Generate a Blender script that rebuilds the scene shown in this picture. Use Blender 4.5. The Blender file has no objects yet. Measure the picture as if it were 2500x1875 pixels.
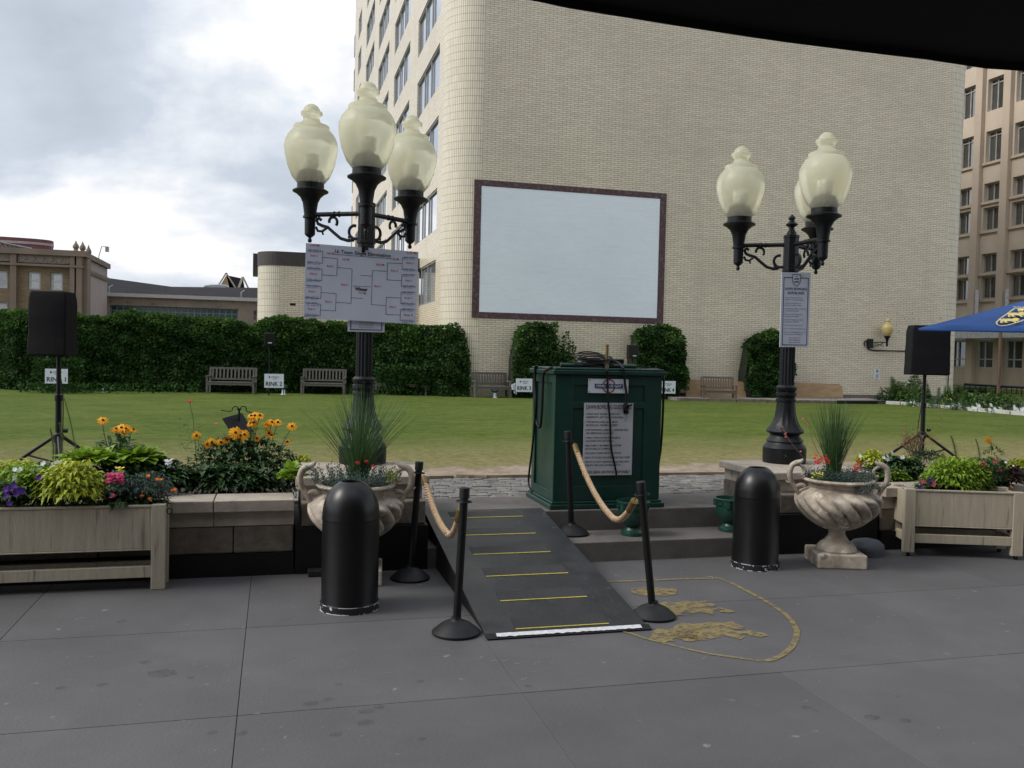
import bpy, bmesh, math, random
from math import sin, cos, tan, pi, radians, atan2, sqrt
from mathutils import Vector, Matrix, noise
random.seed(7)
rnd = random.random
def U(a, b): return a + (b - a) * rnd()

# ------------------------------------------------------------------ camera, world, sun, exposure
# world axes follow the garden: x along the terrace edge, y towards the office building; metres
FPX, CAMH = 2160.0, 1.7
RHO, PIT, YAW = 0.0229, 0.0326, 0.2626
_r0 = Vector((cos(YAW), -sin(YAW), 0)); _h = Vector((sin(YAW), cos(YAW), 0)); _z = Vector((0, 0, 1))
CF = _h * cos(PIT) - _z * sin(PIT); _u0 = _z * cos(PIT) + _h * sin(PIT)
CR = _r0 * cos(RHO) + _u0 * sin(RHO); CU = _u0 * cos(RHO) - _r0 * sin(RHO)
CAM = Vector((0, 0, CAMH))
sc = bpy.context.scene
col = sc.collection
cd = bpy.data.cameras.new('camera'); cam = bpy.data.objects.new('camera', cd); col.objects.link(cam)
cd.sensor_width = 36; cd.sensor_fit = 'HORIZONTAL'; cd.lens = 36 * FPX / 2500
cd.clip_end = 2000; cd.clip_start = 0.05
cam.matrix_world = Matrix(((CR.x, CU.x, -CF.x, CAM.x), (CR.y, CU.y, -CF.y, CAM.y), (CR.z, CU.z, -CF.z, CAM.z), (0, 0, 0, 1)))
sc.camera = cam
sc.view_settings.view_transform = 'Standard'; sc.view_settings.look = 'None'
sc.view_settings.exposure = 0.0; sc.view_settings.gamma = 1.0
SUN_AZ, SUN_EL = radians(-90), radians(42)      # azimuth measured from +y towards +x
W = bpy.data.worlds.new("World"); sc.world = W; W.use_nodes = True
def build_world():
    nt = W.node_tree; N = nt.nodes; L = nt.links
    bg = N['Background']; bg.inputs['Strength'].default_value = 1.0
    sky = N.new('ShaderNodeTexSky'); sky.sky_type = 'NISHITA'; sky.sun_disc = False
    sky.sun_elevation = SUN_EL; sky.sun_rotation = SUN_AZ
    tc = N.new('ShaderNodeTexCoord')
    sx = N.new('ShaderNodeSeparateXYZ'); L.new(tc.outputs['Generated'], sx.inputs[0])
    ad = N.new('ShaderNodeMath'); ad.operation = 'ADD'; ad.inputs[1].default_value = 0.40; L.new(sx.outputs['Z'], ad.inputs[0])
    mx = N.new('ShaderNodeMath'); mx.operation = 'MAXIMUM'; mx.inputs[1].default_value = 0.15; L.new(ad.outputs[0], mx.inputs[0])
    dv = N.new('ShaderNodeVectorMath'); dv.operation = 'DIVIDE'
    cb = N.new('ShaderNodeCombineXYZ')
    for i in range(3): L.new(mx.outputs[0], cb.inputs[i])
    L.new(tc.outputs['Generated'], dv.inputs[0]); L.new(cb.outputs[0], dv.inputs[1])
    def nz(scale, detail, off, rough=.55, dist=0):
        mp = N.new('ShaderNodeMapping'); mp.inputs['Location'].default_value = off
        L.new(dv.outputs[0], mp.inputs[0])
        n = N.new('ShaderNodeTexNoise'); n.inputs['Scale'].default_value = scale; n.inputs['Detail'].default_value = detail
        n.inputs['Roughness'].default_value = rough; n.inputs['Distortion'].default_value = dist
        L.new(mp.outputs[0], n.inputs['Vector']); return n.outputs[0]
    def ramp(v, stops):
        r = N.new('ShaderNodeValToRGB'); e = r.color_ramp.elements
        e[0].position, e[0].color = stops[0][0], (*stops[0][1], 1); e[1].position, e[1].color = stops[1][0], (*stops[1][1], 1)
        for p, c in stops[2:]:
            x = e.new(p); x.color = (*c, 1)
        L.new(v, r.inputs[0]); return r.outputs[0]
    shade = ramp(nz(1.5, 8, (4.4, 13.0, 0), .54, .15), [(0.43, (1.05, 1.05, 1.05)), (0.72, (.44, .48, .56)), (0.475, (.84, .88, .94)), (0.54, (.60, .67, .77))])
    cover = ramp(nz(1.8, 6, (2.3, 7.2, 2), .5), [(0.30, (0, 0, 0)), (0.42, (1, 1, 1))])
    sc_ = N.new('ShaderNodeMixRGB'); sc_.blend_type = 'MULTIPLY'; sc_.inputs[0].default_value = 1
    sc_.inputs[2].default_value = (.20, .19, .18, 1); L.new(sky.outputs[0], sc_.inputs[1])
    m = N.new('ShaderNodeMixRGB'); L.new(cover, m.inputs[0]); L.new(sc_.outputs[0], m.inputs[1]); L.new(shade, m.inputs[2])
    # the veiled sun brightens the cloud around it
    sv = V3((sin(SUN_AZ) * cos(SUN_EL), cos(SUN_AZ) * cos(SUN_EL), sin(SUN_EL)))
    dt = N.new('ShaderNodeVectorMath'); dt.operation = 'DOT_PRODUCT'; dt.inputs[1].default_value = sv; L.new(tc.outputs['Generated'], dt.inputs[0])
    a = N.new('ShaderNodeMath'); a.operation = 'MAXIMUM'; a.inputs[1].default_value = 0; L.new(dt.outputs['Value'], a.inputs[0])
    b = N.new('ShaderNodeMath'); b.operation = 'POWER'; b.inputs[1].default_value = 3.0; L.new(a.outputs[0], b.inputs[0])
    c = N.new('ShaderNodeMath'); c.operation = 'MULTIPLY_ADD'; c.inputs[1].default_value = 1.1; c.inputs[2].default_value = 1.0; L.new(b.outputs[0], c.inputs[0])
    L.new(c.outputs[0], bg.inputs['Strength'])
    L.new(m.outputs[0], bg.inputs[0])
V3 = tuple
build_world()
sd = bpy.data.lights.new('sun', 'SUN'); sd.energy = 2.4; sd.angle = radians(20); sd.color = (1, .95, .86)
so = bpy.data.objects.new('sun', sd); col.objects.link(so)
_sd = Vector((sin(SUN_AZ) * cos(SUN_EL), cos(SUN_AZ) * cos(SUN_EL), sin(SUN_EL)))
so.rotation_euler = _sd.to_track_quat('Z', 'Y').to_euler(); so.location = (-20, 10, 30)

# ------------------------------------------------------------------ picture-to-place helpers (px in the 2500 x 1875 photograph)
def ray(x, y): return CF + CR * ((x - 1250) / FPX) - CU * ((y - 937.5) / FPX)
def gz(x, y, z=0.0):
    d = ray(x, y); return CAM + d * ((z - CAM.z) / d.z)
def gt(x, y, t):
    d = ray(x, y); return CAM + d * (t / d.y)
def gs(x, y, s):
    d = ray(x, y); return CAM + d * (s / d.x)
def gp(x, y, p0, n):
    d = ray(x, y); return CAM + d * ((Vector(p0) - CAM).dot(n) / d.dot(n))
def zz(X, Y, s, ox, oy): return ox + X / s, oy + Y / s

# ------------------------------------------------------------------ materials
MATS = {}
def srgb(r, g, b):
    f = lambda c: c / 12.92 if c <= .04045 else ((c + .055) / 1.055) ** 2.4
    return tuple(f(v / 255) for v in (r, g, b))
def base_mat(name):
    m = bpy.data.materials.new(name); m.use_nodes = True
    return m, m.node_tree.nodes, m.node_tree.links, m.node_tree.nodes['Principled BSDF']
def M(name, c, c2=None, rough=.6, scale=6, bump=0, bscale=40, metal=0, stretch=(1, 1, 1), spots=None, lo=.35, hi=.65, detail=5, spec=.5, coord='Object', coat=0):
    if name in MATS: return MATS[name]
    m, N, L, P = base_mat(name)
    tc = N.new('ShaderNodeTexCoord'); mp = N.new('ShaderNodeMapping'); mp.inputs['Scale'].default_value = stretch
    L.new(tc.outputs[coord], mp.inputs[0])
    n = N.new('ShaderNodeTexNoise'); n.inputs['Scale'].default_value = scale; n.inputs['Detail'].default_value = detail; n.inputs['Roughness'].default_value = .6
    L.new(mp.outputs[0], n.inputs['Vector'])
    r = N.new('ShaderNodeValToRGB'); e = r.color_ramp.elements
    c2 = c2 or tuple(v * .72 for v in c)
    e[0].position = lo; e[1].position = hi; e[0].color = (*c2, 1); e[1].color = (*c, 1)
    L.new(n.outputs[0], r.inputs[0]); out = r.outputs[0]
    if spots:  # (colour, scale, threshold, softness)
        for sc_, ss, th, so_ in spots:
            n2 = N.new('ShaderNodeTexNoise'); n2.inputs['Scale'].default_value = ss; n2.inputs['Detail'].default_value = 4
            L.new(mp.outputs[0], n2.inputs['Vector'])
            r2 = N.new('ShaderNodeValToRGB'); r2.color_ramp.elements[0].position = th; r2.color_ramp.elements[1].position = th + so_
            L.new(n2.outputs[0], r2.inputs[0])
            mx = N.new('ShaderNodeMixRGB'); L.new(r2.outputs[0], mx.inputs[0]); L.new(out, mx.inputs[1]); mx.inputs[2].default_value = (*sc_, 1)
            out = mx.outputs[0]
    L.new(out, P.inputs['Base Color'])
    P.inputs['Roughness'].default_value = rough; P.inputs['Metallic'].default_value = metal
    P.inputs['Specular IOR Level'].default_value = spec; P.inputs['Coat Weight'].default_value = coat
    if bump:
        b = N.new('ShaderNodeBump'); b.inputs['Strength'].default_value = bump; b.inputs['Distance'].default_value = .01
        n3 = N.new('ShaderNodeTexNoise'); n3.inputs['Scale'].default_value = bscale; n3.inputs['Detail'].default_value = 6
        L.new(mp.outputs[0], n3.inputs['Vector']); L.new(n3.outputs[0], b.inputs['Height']); L.new(b.outputs[0], P.inputs['Normal'])
    MATS[name] = m; return m
def leafmat(name, cols, rough=.5, trans=.25):
    if name in MATS: return MATS[name]
    m, N, L, P = base_mat(name)
    g = N.new('ShaderNodeNewGeometry'); r = N.new('ShaderNodeValToRGB'); e = r.color_ramp.elements
    e[0].position = 0; e[0].color = (*cols[0], 1); e[1].position = 1; e[1].color = (*cols[-1], 1)
    for i, c in enumerate(cols[1:-1]):
        x = e.new((i + 1) / (len(cols) - 1)); x.color = (*c, 1)
    L.new(g.outputs['Random Per Island'], r.inputs[0]); L.new(r.outputs[0], P.inputs['Base Color'])
    P.inputs['Roughness'].default_value = rough; P.inputs['Specular IOR Level'].default_value = .35 if rough < .7 else .12
    t = N.new('ShaderNodeBsdfTranslucent'); L.new(r.outputs[0], t.inputs[0])
    mx = N.new('ShaderNodeMixShader'); mx.inputs[0].default_value = trans
    L.new(P.outputs[0], mx.inputs[1]); L.new(t.outputs[0], mx.inputs[2]); L.new(mx.outputs[0], N['Material Output'].inputs[0])
    MATS[name] = m; return m
def brickmat(name, c1, c2, mortar, bw, rh, ms, offset=.5, stain=(.5, .5), rough=.35, stainc=(.25, .24, .2), bump=.3, streaks=0):
    m, N, L, P = base_mat(name)
    tc = N.new('ShaderNodeTexCoord'); b = N.new('ShaderNodeTexBrick')
    L.new(tc.outputs['UV'], b.inputs['Vector'])
    b.offset = offset; b.inputs['Scale'].default_value = 1; b.inputs['Brick Width'].default_value = bw; b.inputs['Row Height'].default_value = rh
    b.inputs['Mortar Size'].default_value = ms; b.inputs['Mortar Smooth'].default_value = .1; b.inputs['Bias'].default_value = -.1
    b.inputs['Color1'].default_value = (*c1, 1); b.inputs['Color2'].default_value = (*c2, 1); b.inputs['Mortar'].default_value = (*mortar, 1)
    out = b.outputs[0]
    for scl, st, th, amt, cc in ((.22, (1, 1.6, 1), .45, stain[0], stainc), (1.6, (.25, 5, 1), .55, stain[1], stainc), (9, (1, 1, 1), .5, .25, (.62, .58, .48))) + (((1.1, (1, .05, 1), .55, streaks, (.30, .27, .22)), (.9, (.06, 1.6, 1), .60, streaks, (.22, .20, .16))) if streaks else ()):
        mp = N.new('ShaderNodeMapping'); mp.inputs['Scale'].default_value = st; L.new(tc.outputs['UV'], mp.inputs[0])
        n = N.new('ShaderNodeTexNoise'); n.inputs['Scale'].default_value = scl; n.inputs['Detail'].default_value = 8; n.inputs['Roughness'].default_value = .65
        L.new(mp.outputs[0], n.inputs['Vector'])
        r = N.new('ShaderNodeValToRGB'); r.color_ramp.elements[0].position = th; r.color_ramp.elements[1].position = th + .3
        r.color_ramp.elements[1].color = (amt, amt, amt, 1); L.new(n.outputs[0], r.inputs[0])
        mx = N.new('ShaderNodeMixRGB'); L.new(r.outputs[0], mx.inputs[0]); L.new(out, mx.inputs[1]); mx.inputs[2].default_value = (*cc, 1); out = mx.outputs[0]
    L.new(out, P.inputs['Base Color']); P.inputs['Roughness'].default_value = rough
    if bump:
        bm_ = N.new('ShaderNodeBump'); bm_.inputs['Strength'].default_value = bump; bm_.inputs['Distance'].default_value = .01; bm_.invert = True
        L.new(b.outputs['Fac'], bm_.inputs['Height']); L.new(bm_.outputs[0], P.inputs['Normal'])
    MATS[name] = m; return m
def glassmat(name, c=(.02, .03, .035), rough=.04, metal=.0, spec=1.0):
    if name in MATS: return MATS[name]
    m, N, L, P = base_mat(name)
    tc = N.new('ShaderNodeTexCoord'); n = N.new('ShaderNodeTexNoise'); n.inputs['Scale'].default_value = .9; n.inputs['Detail'].default_value = 3
    L.new(tc.outputs['Object'], n.inputs['Vector'])
    r = N.new('ShaderNodeValToRGB'); r.color_ramp.elements[0].color = (*[v * .5 for v in c], 1); r.color_ramp.elements[1].color = (*[v * 1.5 for v in c], 1)
    L.new(n.outputs[0], r.inputs[0]); L.new(r.outputs[0], P.inputs['Base Color'])
    P.inputs['Roughness'].default_value = rough; P.inputs['IOR'].default_value = 1.9; P.inputs['Specular IOR Level'].default_value = spec; P.inputs['Metallic'].default_value = metal
    b = N.new('ShaderNodeBump'); b.inputs['Strength'].default_value = .06; b.inputs['Distance'].default_value = .05
    L.new(n.outputs[0], b.inputs['Height']); L.new(b.outputs[0], P.inputs['Normal'])
    MATS[name] = m; return m

# ------------------------------------------------------------------ mesh builder
class MB:
    def __init__(s): s.v = []; s.f = []; s.mi = []; s.uv = {}; s.cur = 0
    def add(s, vs, fs, uvs=None):
        o = len(s.v); s.v += [tuple(v) for v in vs]
        for k, f in enumerate(fs):
            s.f.append(tuple(i + o for i in f)); s.mi.append(s.cur)
            if uvs: s.uv[len(s.f) - 1] = uvs[k]
    def box(s, x0, x1, y0, y1, z0, z1): s.obox(((x0 + x1) / 2, (y0 + y1) / 2, (z0 + z1) / 2), (x1 - x0, y1 - y0, z1 - z0))
    def obox(s, c, d, R=None, ch=0):
        hx, hy, hz = d[0] / 2, d[1] / 2, d[2] / 2; vs = []
        for z in (-hz, hz):
            for x, y in ((-hx, -hy), (hx, -hy), (hx, hy), (-hx, hy)):
                p = Vector((x, y, z)); vs.append((R @ p if R else p) + Vector(c))
        s.add(vs, [(0, 3, 2, 1), (4, 5, 6, 7), (0, 1, 5, 4), (1, 2, 6, 5), (2, 3, 7, 6), (3, 0, 4, 7)])
    def bar(s, a, b, w, h):
        a = Vector(a); b = Vector(b); d = b - a; q = d.to_track_quat('Z', 'Y').to_matrix()
        s.obox((a + b) / 2, (w, h, d.length), q)
    def tube(s, pts, r, n=8, caps=True, closed=False):
        pts = [Vector(p) for p in pts]; k = len(pts); rs = r if isinstance(r, (list, tuple)) else [r] * k
        vs = []; up = None
        for i, p in enumerate(pts):
            if closed: d = pts[(i + 1) % k] - pts[i - 1]
            else: d = pts[min(i + 1, k - 1)] - pts[max(i - 1, 0)]
            if d.length < 1e-9: d = Vector((0, 0, 1))
            d.normalize()
            if up is None: up = d.orthogonal().normalized()
            else:
                up = up - d * up.dot(d)
                up = up.normalized() if up.length > 1e-6 else d.orthogonal().normalized()
            w = d.cross(up)
            for j in range(n):
                a = 2 * pi * j / n; vs.append(p + (up * cos(a) + w * sin(a)) * rs[i])
        fs = []
        for i in range(k if closed else k - 1):
            for j in range(n):
                i2 = (i + 1) % k; fs.append((i * n + j, i * n + (j + 1) % n, i2 * n + (j + 1) % n, i2 * n + j))
        if caps and not closed: fs += [tuple(range(n))[::-1], tuple((k - 1) * n + j for j in range(n))]
        s.add(vs, fs)
    def lathe(s, prof, c=(0, 0, 0), n=24, R=None, mod=None, uvr=None):
        c = Vector(c); vs = []
        for r, z in prof:
            for j in range(n):
                a = 2 * pi * j / n; rr = mod(r, z, a) if mod else r
                p = Vector((rr * cos(a), rr * sin(a), z)); vs.append((R @ p if R else p) + c)
        fs = []
        for i in range(len(prof) - 1):
            for j in range(n): fs.append((i * n + j, i * n + (j + 1) % n, (i + 1) * n + (j + 1) % n, (i + 1) * n + j))
        if prof[0][0] > 1e-4: fs.append(tuple(range(n))[::-1])
        if prof[-1][0] > 1e-4: fs.append(tuple((len(prof) - 1) * n + j for j in range(n)))
        s.add(vs, fs)
    def poly(s, pts): s.add(pts, [tuple(range(len(pts)))])
    def slab(s, pts, th, d=None):      # polygon given thickness th along d
        pts = [Vector(p) for p in pts]; k = len(pts)
        if d is None: d = (pts[1] - pts[0]).cross(pts[2] - pts[1]).normalized()
        lo = [p - d * th for p in pts]
        s.add(pts + lo, [tuple(range(k)), tuple(range(2 * k - 1, k - 1, -1))] + [(i, i + k, (i + 1) % k + k, (i + 1) % k) for i in range(k)])
    def leaf(s, p, d, L_, W_, up=Vector((0, 0, 1)), droop=.2, fold=.15):
        p = Vector(p); d = d.normalized(); sd = d.cross(up)
        if sd.length < 1e-4: sd = Vector((1, 0, 0))
        sd.normalize(); nr = sd.cross(d)
        m = p + d * L_ * .5 - nr * 0 ; tip = p + d * L_ - Vector((0, 0, droop * L_))
        a = m + sd * W_ / 2 + nr * fold * W_; b = m - sd * W_ / 2 + nr * fold * W_
        s.add([p, a, tip, b, m], [(0, 1, 4), (1, 2, 4), (2, 3, 4), (3, 0, 4)])
    def text(s, t, o, xd, yd, h, w=None, align='L', bold=0.0, off=0.002, spacing=1.0):
        vs, fs, (x0, x1, y0, y1) = glyphs(t, bold, spacing)
        if not fs: return
        sy = h / .70; sx = sy
        if w: sx = w / max(1e-6, (x1 - x0))
        o = Vector(o); xd = Vector(xd).normalized(); yd = Vector(yd).normalized(); n = xd.cross(yd)
        wd = (x1 - x0) * sx; sh = {'L': 0, 'C': -wd / 2, 'R': -wd}[align]
        s.add([o + xd * ((v[0] - x0) * sx + sh) + yd * (v[1] * sy) + n * off for v in vs], fs)
    def build(s, name, mat, parent=None, smooth=False, local=True, bevel=0, double=False):
        me = bpy.data.meshes.new(name)
        vs = s.v
        if parent is not None and not local:
            inv = parent_mat(parent).inverted(); vs = [tuple(inv @ Vector(v)) for v in vs]
        me.from_pydata(vs, [], s.f)
        mats = mat if isinstance(mat, (list, tuple)) else [mat]
        for m in mats: me.materials.append(m)
        for i, p in enumerate(me.polygons):
            p.material_index = s.mi[i] if i < len(s.mi) else 0
            p.use_smooth = bool(smooth)
        if s.uv:
            ul = me.uv_layers.new(name='UVMap')
            for i, p in enumerate(me.polygons):
                if i in s.uv:
                    for k, li in enumerate(p.loop_indices): ul.data[li].uv = s.uv[i][k]
        me.validate(); me.update()
        if smooth: 
            try: me.set_sharp_from_angle(angle=radians(smooth if smooth is not True else 42))
            except Exception: pass
        o = bpy.data.objects.new(name, me); col.objects.link(o)
        if parent is not None: o.parent = parent
        if bevel:
            b = o.modifiers.new('bevel', 'BEVEL'); b.width = bevel; b.segments = 2; b.limit_method = 'ANGLE'; b.angle_limit = radians(35)
        return o
_gl = {}
def glyphs(t, bold, spacing):
    k = (t, bold, spacing)
    if k in _gl: return _gl[k]
    c = bpy.data.curves.new('t', 'FONT'); c.body = t; c.size = 1; c.offset = bold; c.space_character = spacing; c.resolution_u = 2
    o = bpy.data.objects.new('t', c); col.objects.link(o)
    dg = bpy.context.evaluated_depsgraph_get(); dg.update()
    me = bpy.data.meshes.new_from_object(o.evaluated_get(dg))
    vs = [tuple(v.co) for v in me.vertices]; fs = [tuple(p.vertices) for p in me.polygons]
    col.objects.unlink(o); bpy.data.objects.remove(o); bpy.data.meshes.remove(me); bpy.data.curves.remove(c)
    xs = [v[0] for v in vs] or [0, 1]; ys = [v[1] for v in vs] or [0, 1]
    _gl[k] = (vs, fs, (min(xs), max(xs), min(ys), max(ys))); return _gl[k]
def parent_mat(p):
    m = Matrix.Translation(p.location) @ p.rotation_euler.to_matrix().to_4x4()
    return (parent_mat(p.parent) @ m) if p.parent else m
def tag(o, label=None, cat=None, group=None, kind=None):
    if label: o['label'] = label
    if cat: o['category'] = cat
    if group: o['group'] = group
    if kind: o['kind'] = kind
    return o
def thing(name, label, cat, loc=(0, 0, 0), rz=0, group=None):
    o = bpy.data.objects.new(name, None); col.objects.link(o); o.empty_display_size = .1
    o.location = loc; o.rotation_euler = (0, 0, rz); return tag(o, label, cat, group)
def dup(root, loc, rz=0, label=None, group=None, scale=None):
    r = root.copy(); col.objects.link(r); r.location = loc; r.rotation_euler = (0, 0, rz)
    if scale: r.scale = (scale,) * 3
    if label: r['label'] = label
    if group: r['group'] = group
    for ch in list(root.children):
        c = ch.copy(); col.objects.link(c); c.parent = r
        for g in list(ch.children):
            d = g.copy(); col.objects.link(d); d.parent = c
    return r
def struct(mb, name, mat, **k): return tag(mb.build(name, mat, **k), kind='structure')
V = Vector

# ------------------------------------------------------------------ common materials
m_black = M('black_paint', (.007, .007, .008), (.004, .004, .005), spec=.3, rough=.42, scale=9, bump=.08, bscale=60)
m_iron = M('cast_iron_paint', (.007, .008, .010), (.004, .005, .007), spec=.28, rough=.42, scale=14, bump=.25, bscale=45, spots=[((.10, .10, .10), 30, .70, .08)])
m_rubber = M('black_rubber', (.012, .012, .014), (.008, .008, .009), spec=.35, rough=.55, scale=12, bump=.1)
m_white = M('white_board', (.50, .54, .64), (.45, .49, .58), rough=.45, scale=3)
m_navy = M('navy_ink', (.02, .03, .10), rough=.6)
m_ink = M('black_ink', (.02, .02, .025), rough=.6)
m_red = M('red_ink', (.5, .02, .04), rough=.6)
m_blueink = M('blue_ink', (.03, .04, .30), rough=.6)
m_stone = M('cap_limestone', (.40, .345, .285), (.28, .24, .20), rough=.8, scale=5, bump=.35, bscale=70, spots=[((.16, .14, .12), 9, .62, .12)])
m_rough = M('split_face_stone', (.17, .14, .11), (.075, .062, .05), rough=.9, scale=7, bump=1.0, bscale=22, lo=.3, hi=.7)
m_skirt = M('black_skirting', (.006, .006, .007), (.004, .004, .004), rough=.6, scale=4, spec=.25)
m_wood = M('weathered_teak', (.135, .122, .108), (.07, .063, .056), rough=.8, scale=8, stretch=(1, 1, 8), bump=.3)
m_brownwood = M('brown_teak', (.13, .10, .078), (.07, .054, .042), rough=.8, scale=8, stretch=(1, 1, 8), bump=.3)
m_cord = M('black_cable', (.005, .005, .006), rough=.5, spec=.3)
m_fabric = M('black_fabric_cover', (.0045, .0045, .006), (.003, .003, .004), spec=.2, rough=.8, scale=7, bump=.5, bscale=9)
m_stem = M('green_stem', (.06, .12, .03), (.04, .08, .02), rough=.6)
m_metal = M('dull_steel', (.3, .3, .3), (.2, .2, .2), rough=.35, metal=.8)
m_brass = M('aged_brass', (.30, .20, .07), (.16, .11, .05), rough=.4, metal=.7, scale=20)

# ------------------------------------------------------------------ setting: ground, pavement, steps, lawn
Z1, Z2 = .165, .348
mb = MB(); mb.poly([(-600, -400, -.03), (600, -400, -.03), (600, 800, -.03), (-600, 800, -.03)])
struct(mb, 'ground', M('ground_dirt', (.16, .15, .13), scale=.4, rough=.95))
def pavement():
    m = M('pavement_concrete', (.100, .096, .099), (.072, .070, .073), rough=.62, scale=1.3, bump=.25, bscale=55, detail=9, lo=.3, hi=.72,
          spots=[((.078, .074, .075), 1.9, .52, .2), ((.07, .066, .067), 4.2, .72, .05), ((.21, .20, .205), 11, .69, .07), ((.23, .22, .225), 38, .735, .03)])
    N, L = m.node_tree.nodes, m.node_tree.links; P = N['Principled BSDF']; src = P.inputs['Base Color'].links[0].from_socket
    g_ = N.new('ShaderNodeNewGeometry'); r_ = N.new('ShaderNodeMapRange'); r_.inputs['To Min'].default_value = .93; r_.inputs['To Max'].default_value = 1.06; L.new(g_.outputs['Random Per Island'], r_.inputs['Value'])
    v_ = N.new('ShaderNodeVectorMath'); v_.operation = 'SCALE'; L.new(src, v_.inputs[0]); L.new(r_.outputs[0], v_.inputs['Scale']); L.new(v_.outputs[0], P.inputs['Base Color'])
    xs = [-9.5, -8.1, -6.75, -5.4, -4.2, -2.85, -1.5, -.145, 1.23, 2.70, 4.15, 5.5, 6.85, 8.2, 9.6]
    ys = [-5.2, -3.85, -2.5, -1.2, .2, 1.55, 2.9, 4.235, 5.575, 7.0]
    mb = MB(); gx = lambda x: .0007 if x > 1 else .0017
    for i in range(len(xs) - 1):
        for j in range(len(ys) - 1):
            mb.box(xs[i] + gx(xs[i]), xs[i + 1] - gx(xs[i + 1]), ys[j] + .0028, ys[j + 1] - .0028, -.06, U(-.0003, .0003))
    struct(mb, 'pavement', m, bevel=.002)
    mb = MB(); mb.poly([(-9.6, -5.3, -.012), (9.7, -5.3, -.012), (9.7, 7.1, -.012), (-9.6, 7.1, -.012)])
    struct(mb, 'pavement_joint_bed', M('joint_grime', (.065, .062, .063), rough=.9))
pavement()
# pale scratches and the small cracks on the slabs
mb = MB()
def streak(mb, pts, w, z=.003):
    for a, b in zip(pts, pts[1:]):
        a, b = V((a[0], a[1], z)), V((b[0], b[1], z)); n = (b - a).cross(V((0, 0, 1))).normalized() * w * U(.4, 1.2)
        mb.poly([a - n * U(.3, 1), a + n * U(.3, 1), b + n * U(.3, 1), b - n * U(.3, 1)])
for (x0, y0, x1, y1, k) in [(1120, 1615, 1350, 1622, 7), (1500, 1618, 1800, 1605, 6), (1950, 1610, 2290, 1560, 8), (2030, 1530, 2100, 1510, 2), (2330, 1460, 2370, 1478, 2), (1150, 1585, 1500, 1560, 3), (700, 1620, 1000, 1650, 4), (1260, 1665, 1300, 1640, 2), (2060, 1560, 2200, 1500, 6)]:
    for i in range(k):
        f = (i + U(0, .7)) / k; p = gz(x0 + (x1 - x0) * f, y0 + (y1 - y0) * f + U(-5, 5)); L_ = U(.008, .04); a = U(-.25, .35)
        streak(mb, [(p.x, p.y), (p.x + L_ * cos(a), p.y + L_ * sin(a)), (p.x + L_ * 1.6 * cos(a + .3), p.y + L_ * 1.6 * sin(a + .3))], .0022)
for (x0, y0, n_) in ((2330, 1455, 7), (1310, 1690, 6), (620, 1560, 5), (1760, 1590, 6), (1050, 1585, 8)):
    p = gz(x0, y0); a = U(-.6, .6); pts = [(p.x, p.y)]
    for i in range(n_): a += U(-.7, .7); pts.append((pts[-1][0] + .022 * cos(a), pts[-1][1] + .022 * sin(a)))
    streak(mb, pts, .0011)
struct(mb, 'pavement_scuffs', M('scuff', (.33, .33, .34), (.20, .20, .21), rough=.7, scale=60))
mb = MB()
for (x, y, r) in [(298, 1518, .035), (355, 1617, .035), (395, 1645, .075), (465, 1655, .02), (250, 1672, .03), (757, 1719, .04), (800, 1708, .03), (820, 1793, .03), (893, 1737, .04), (925, 1727, .03), (893, 1765, .04), (519, 1789, .025), (1027, 1664, .022), (2128, 1752, .04), (1970, 1728, .03), (1990, 1735, .02), (2210, 1760, .03), (2190, 1700, .015), (588, 1790, .03), (827, 1672, .02), (1290, 1675, .02), (1330, 1610, .02), (150, 1680, .03), (1030, 1805, .02)]:
    p = gz(x, y); n = 22
    mb.poly([(p.x + r * (1 + .4 * noise.noise(V((x, 0, k * .6)))) * cos(2 * pi * k / n), p.y + r * .8 * (1 + .45 * noise.noise(V((x, 5, k * .7)))) * sin(2 * pi * k / n), .0032) for k in range(n)])
def stainmat(name, c, scale, lo, hi, amax=.8):
    m, N, L, P = base_mat(name); P.inputs['Base Color'].default_value = (*c, 1); P.inputs['Roughness'].default_value = .6
    tc = N.new('ShaderNodeTexCoord'); n = N.new('ShaderNodeTexNoise'); n.inputs['Scale'].default_value = scale; n.inputs['Detail'].default_value = 7; n.inputs['Roughness'].default_value = .7
    L.new(tc.outputs['Object'], n.inputs['Vector'])
    r = N.new('ShaderNodeValToRGB'); r.color_ramp.elements[0].position = lo; r.color_ramp.elements[1].position = hi; r.color_ramp.elements[1].color = (amax,) * 3 + (1,)
    L.new(n.outputs[0], r.inputs[0]); L.new(r.outputs[0], P.inputs['Alpha'])
    n2 = N.new('ShaderNodeTexNoise'); n2.inputs['Scale'].default_value = scale * 3
    r2 = N.new('ShaderNodeValToRGB'); r2.color_ramp.elements[0].color = (*[v * .7 for v in c], 1); r2.color_ramp.elements[1].color = (*[v * 1.3 for v in c], 1)
    L.new(n2.outputs[0], r2.inputs[0]); L.new(r2.outputs[0], P.inputs['Base Color']); return m
struct(mb, 'pavement_stains', stainmat('dark_stain', (.04, .038, .038), 14, .34, .64, .30))
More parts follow.
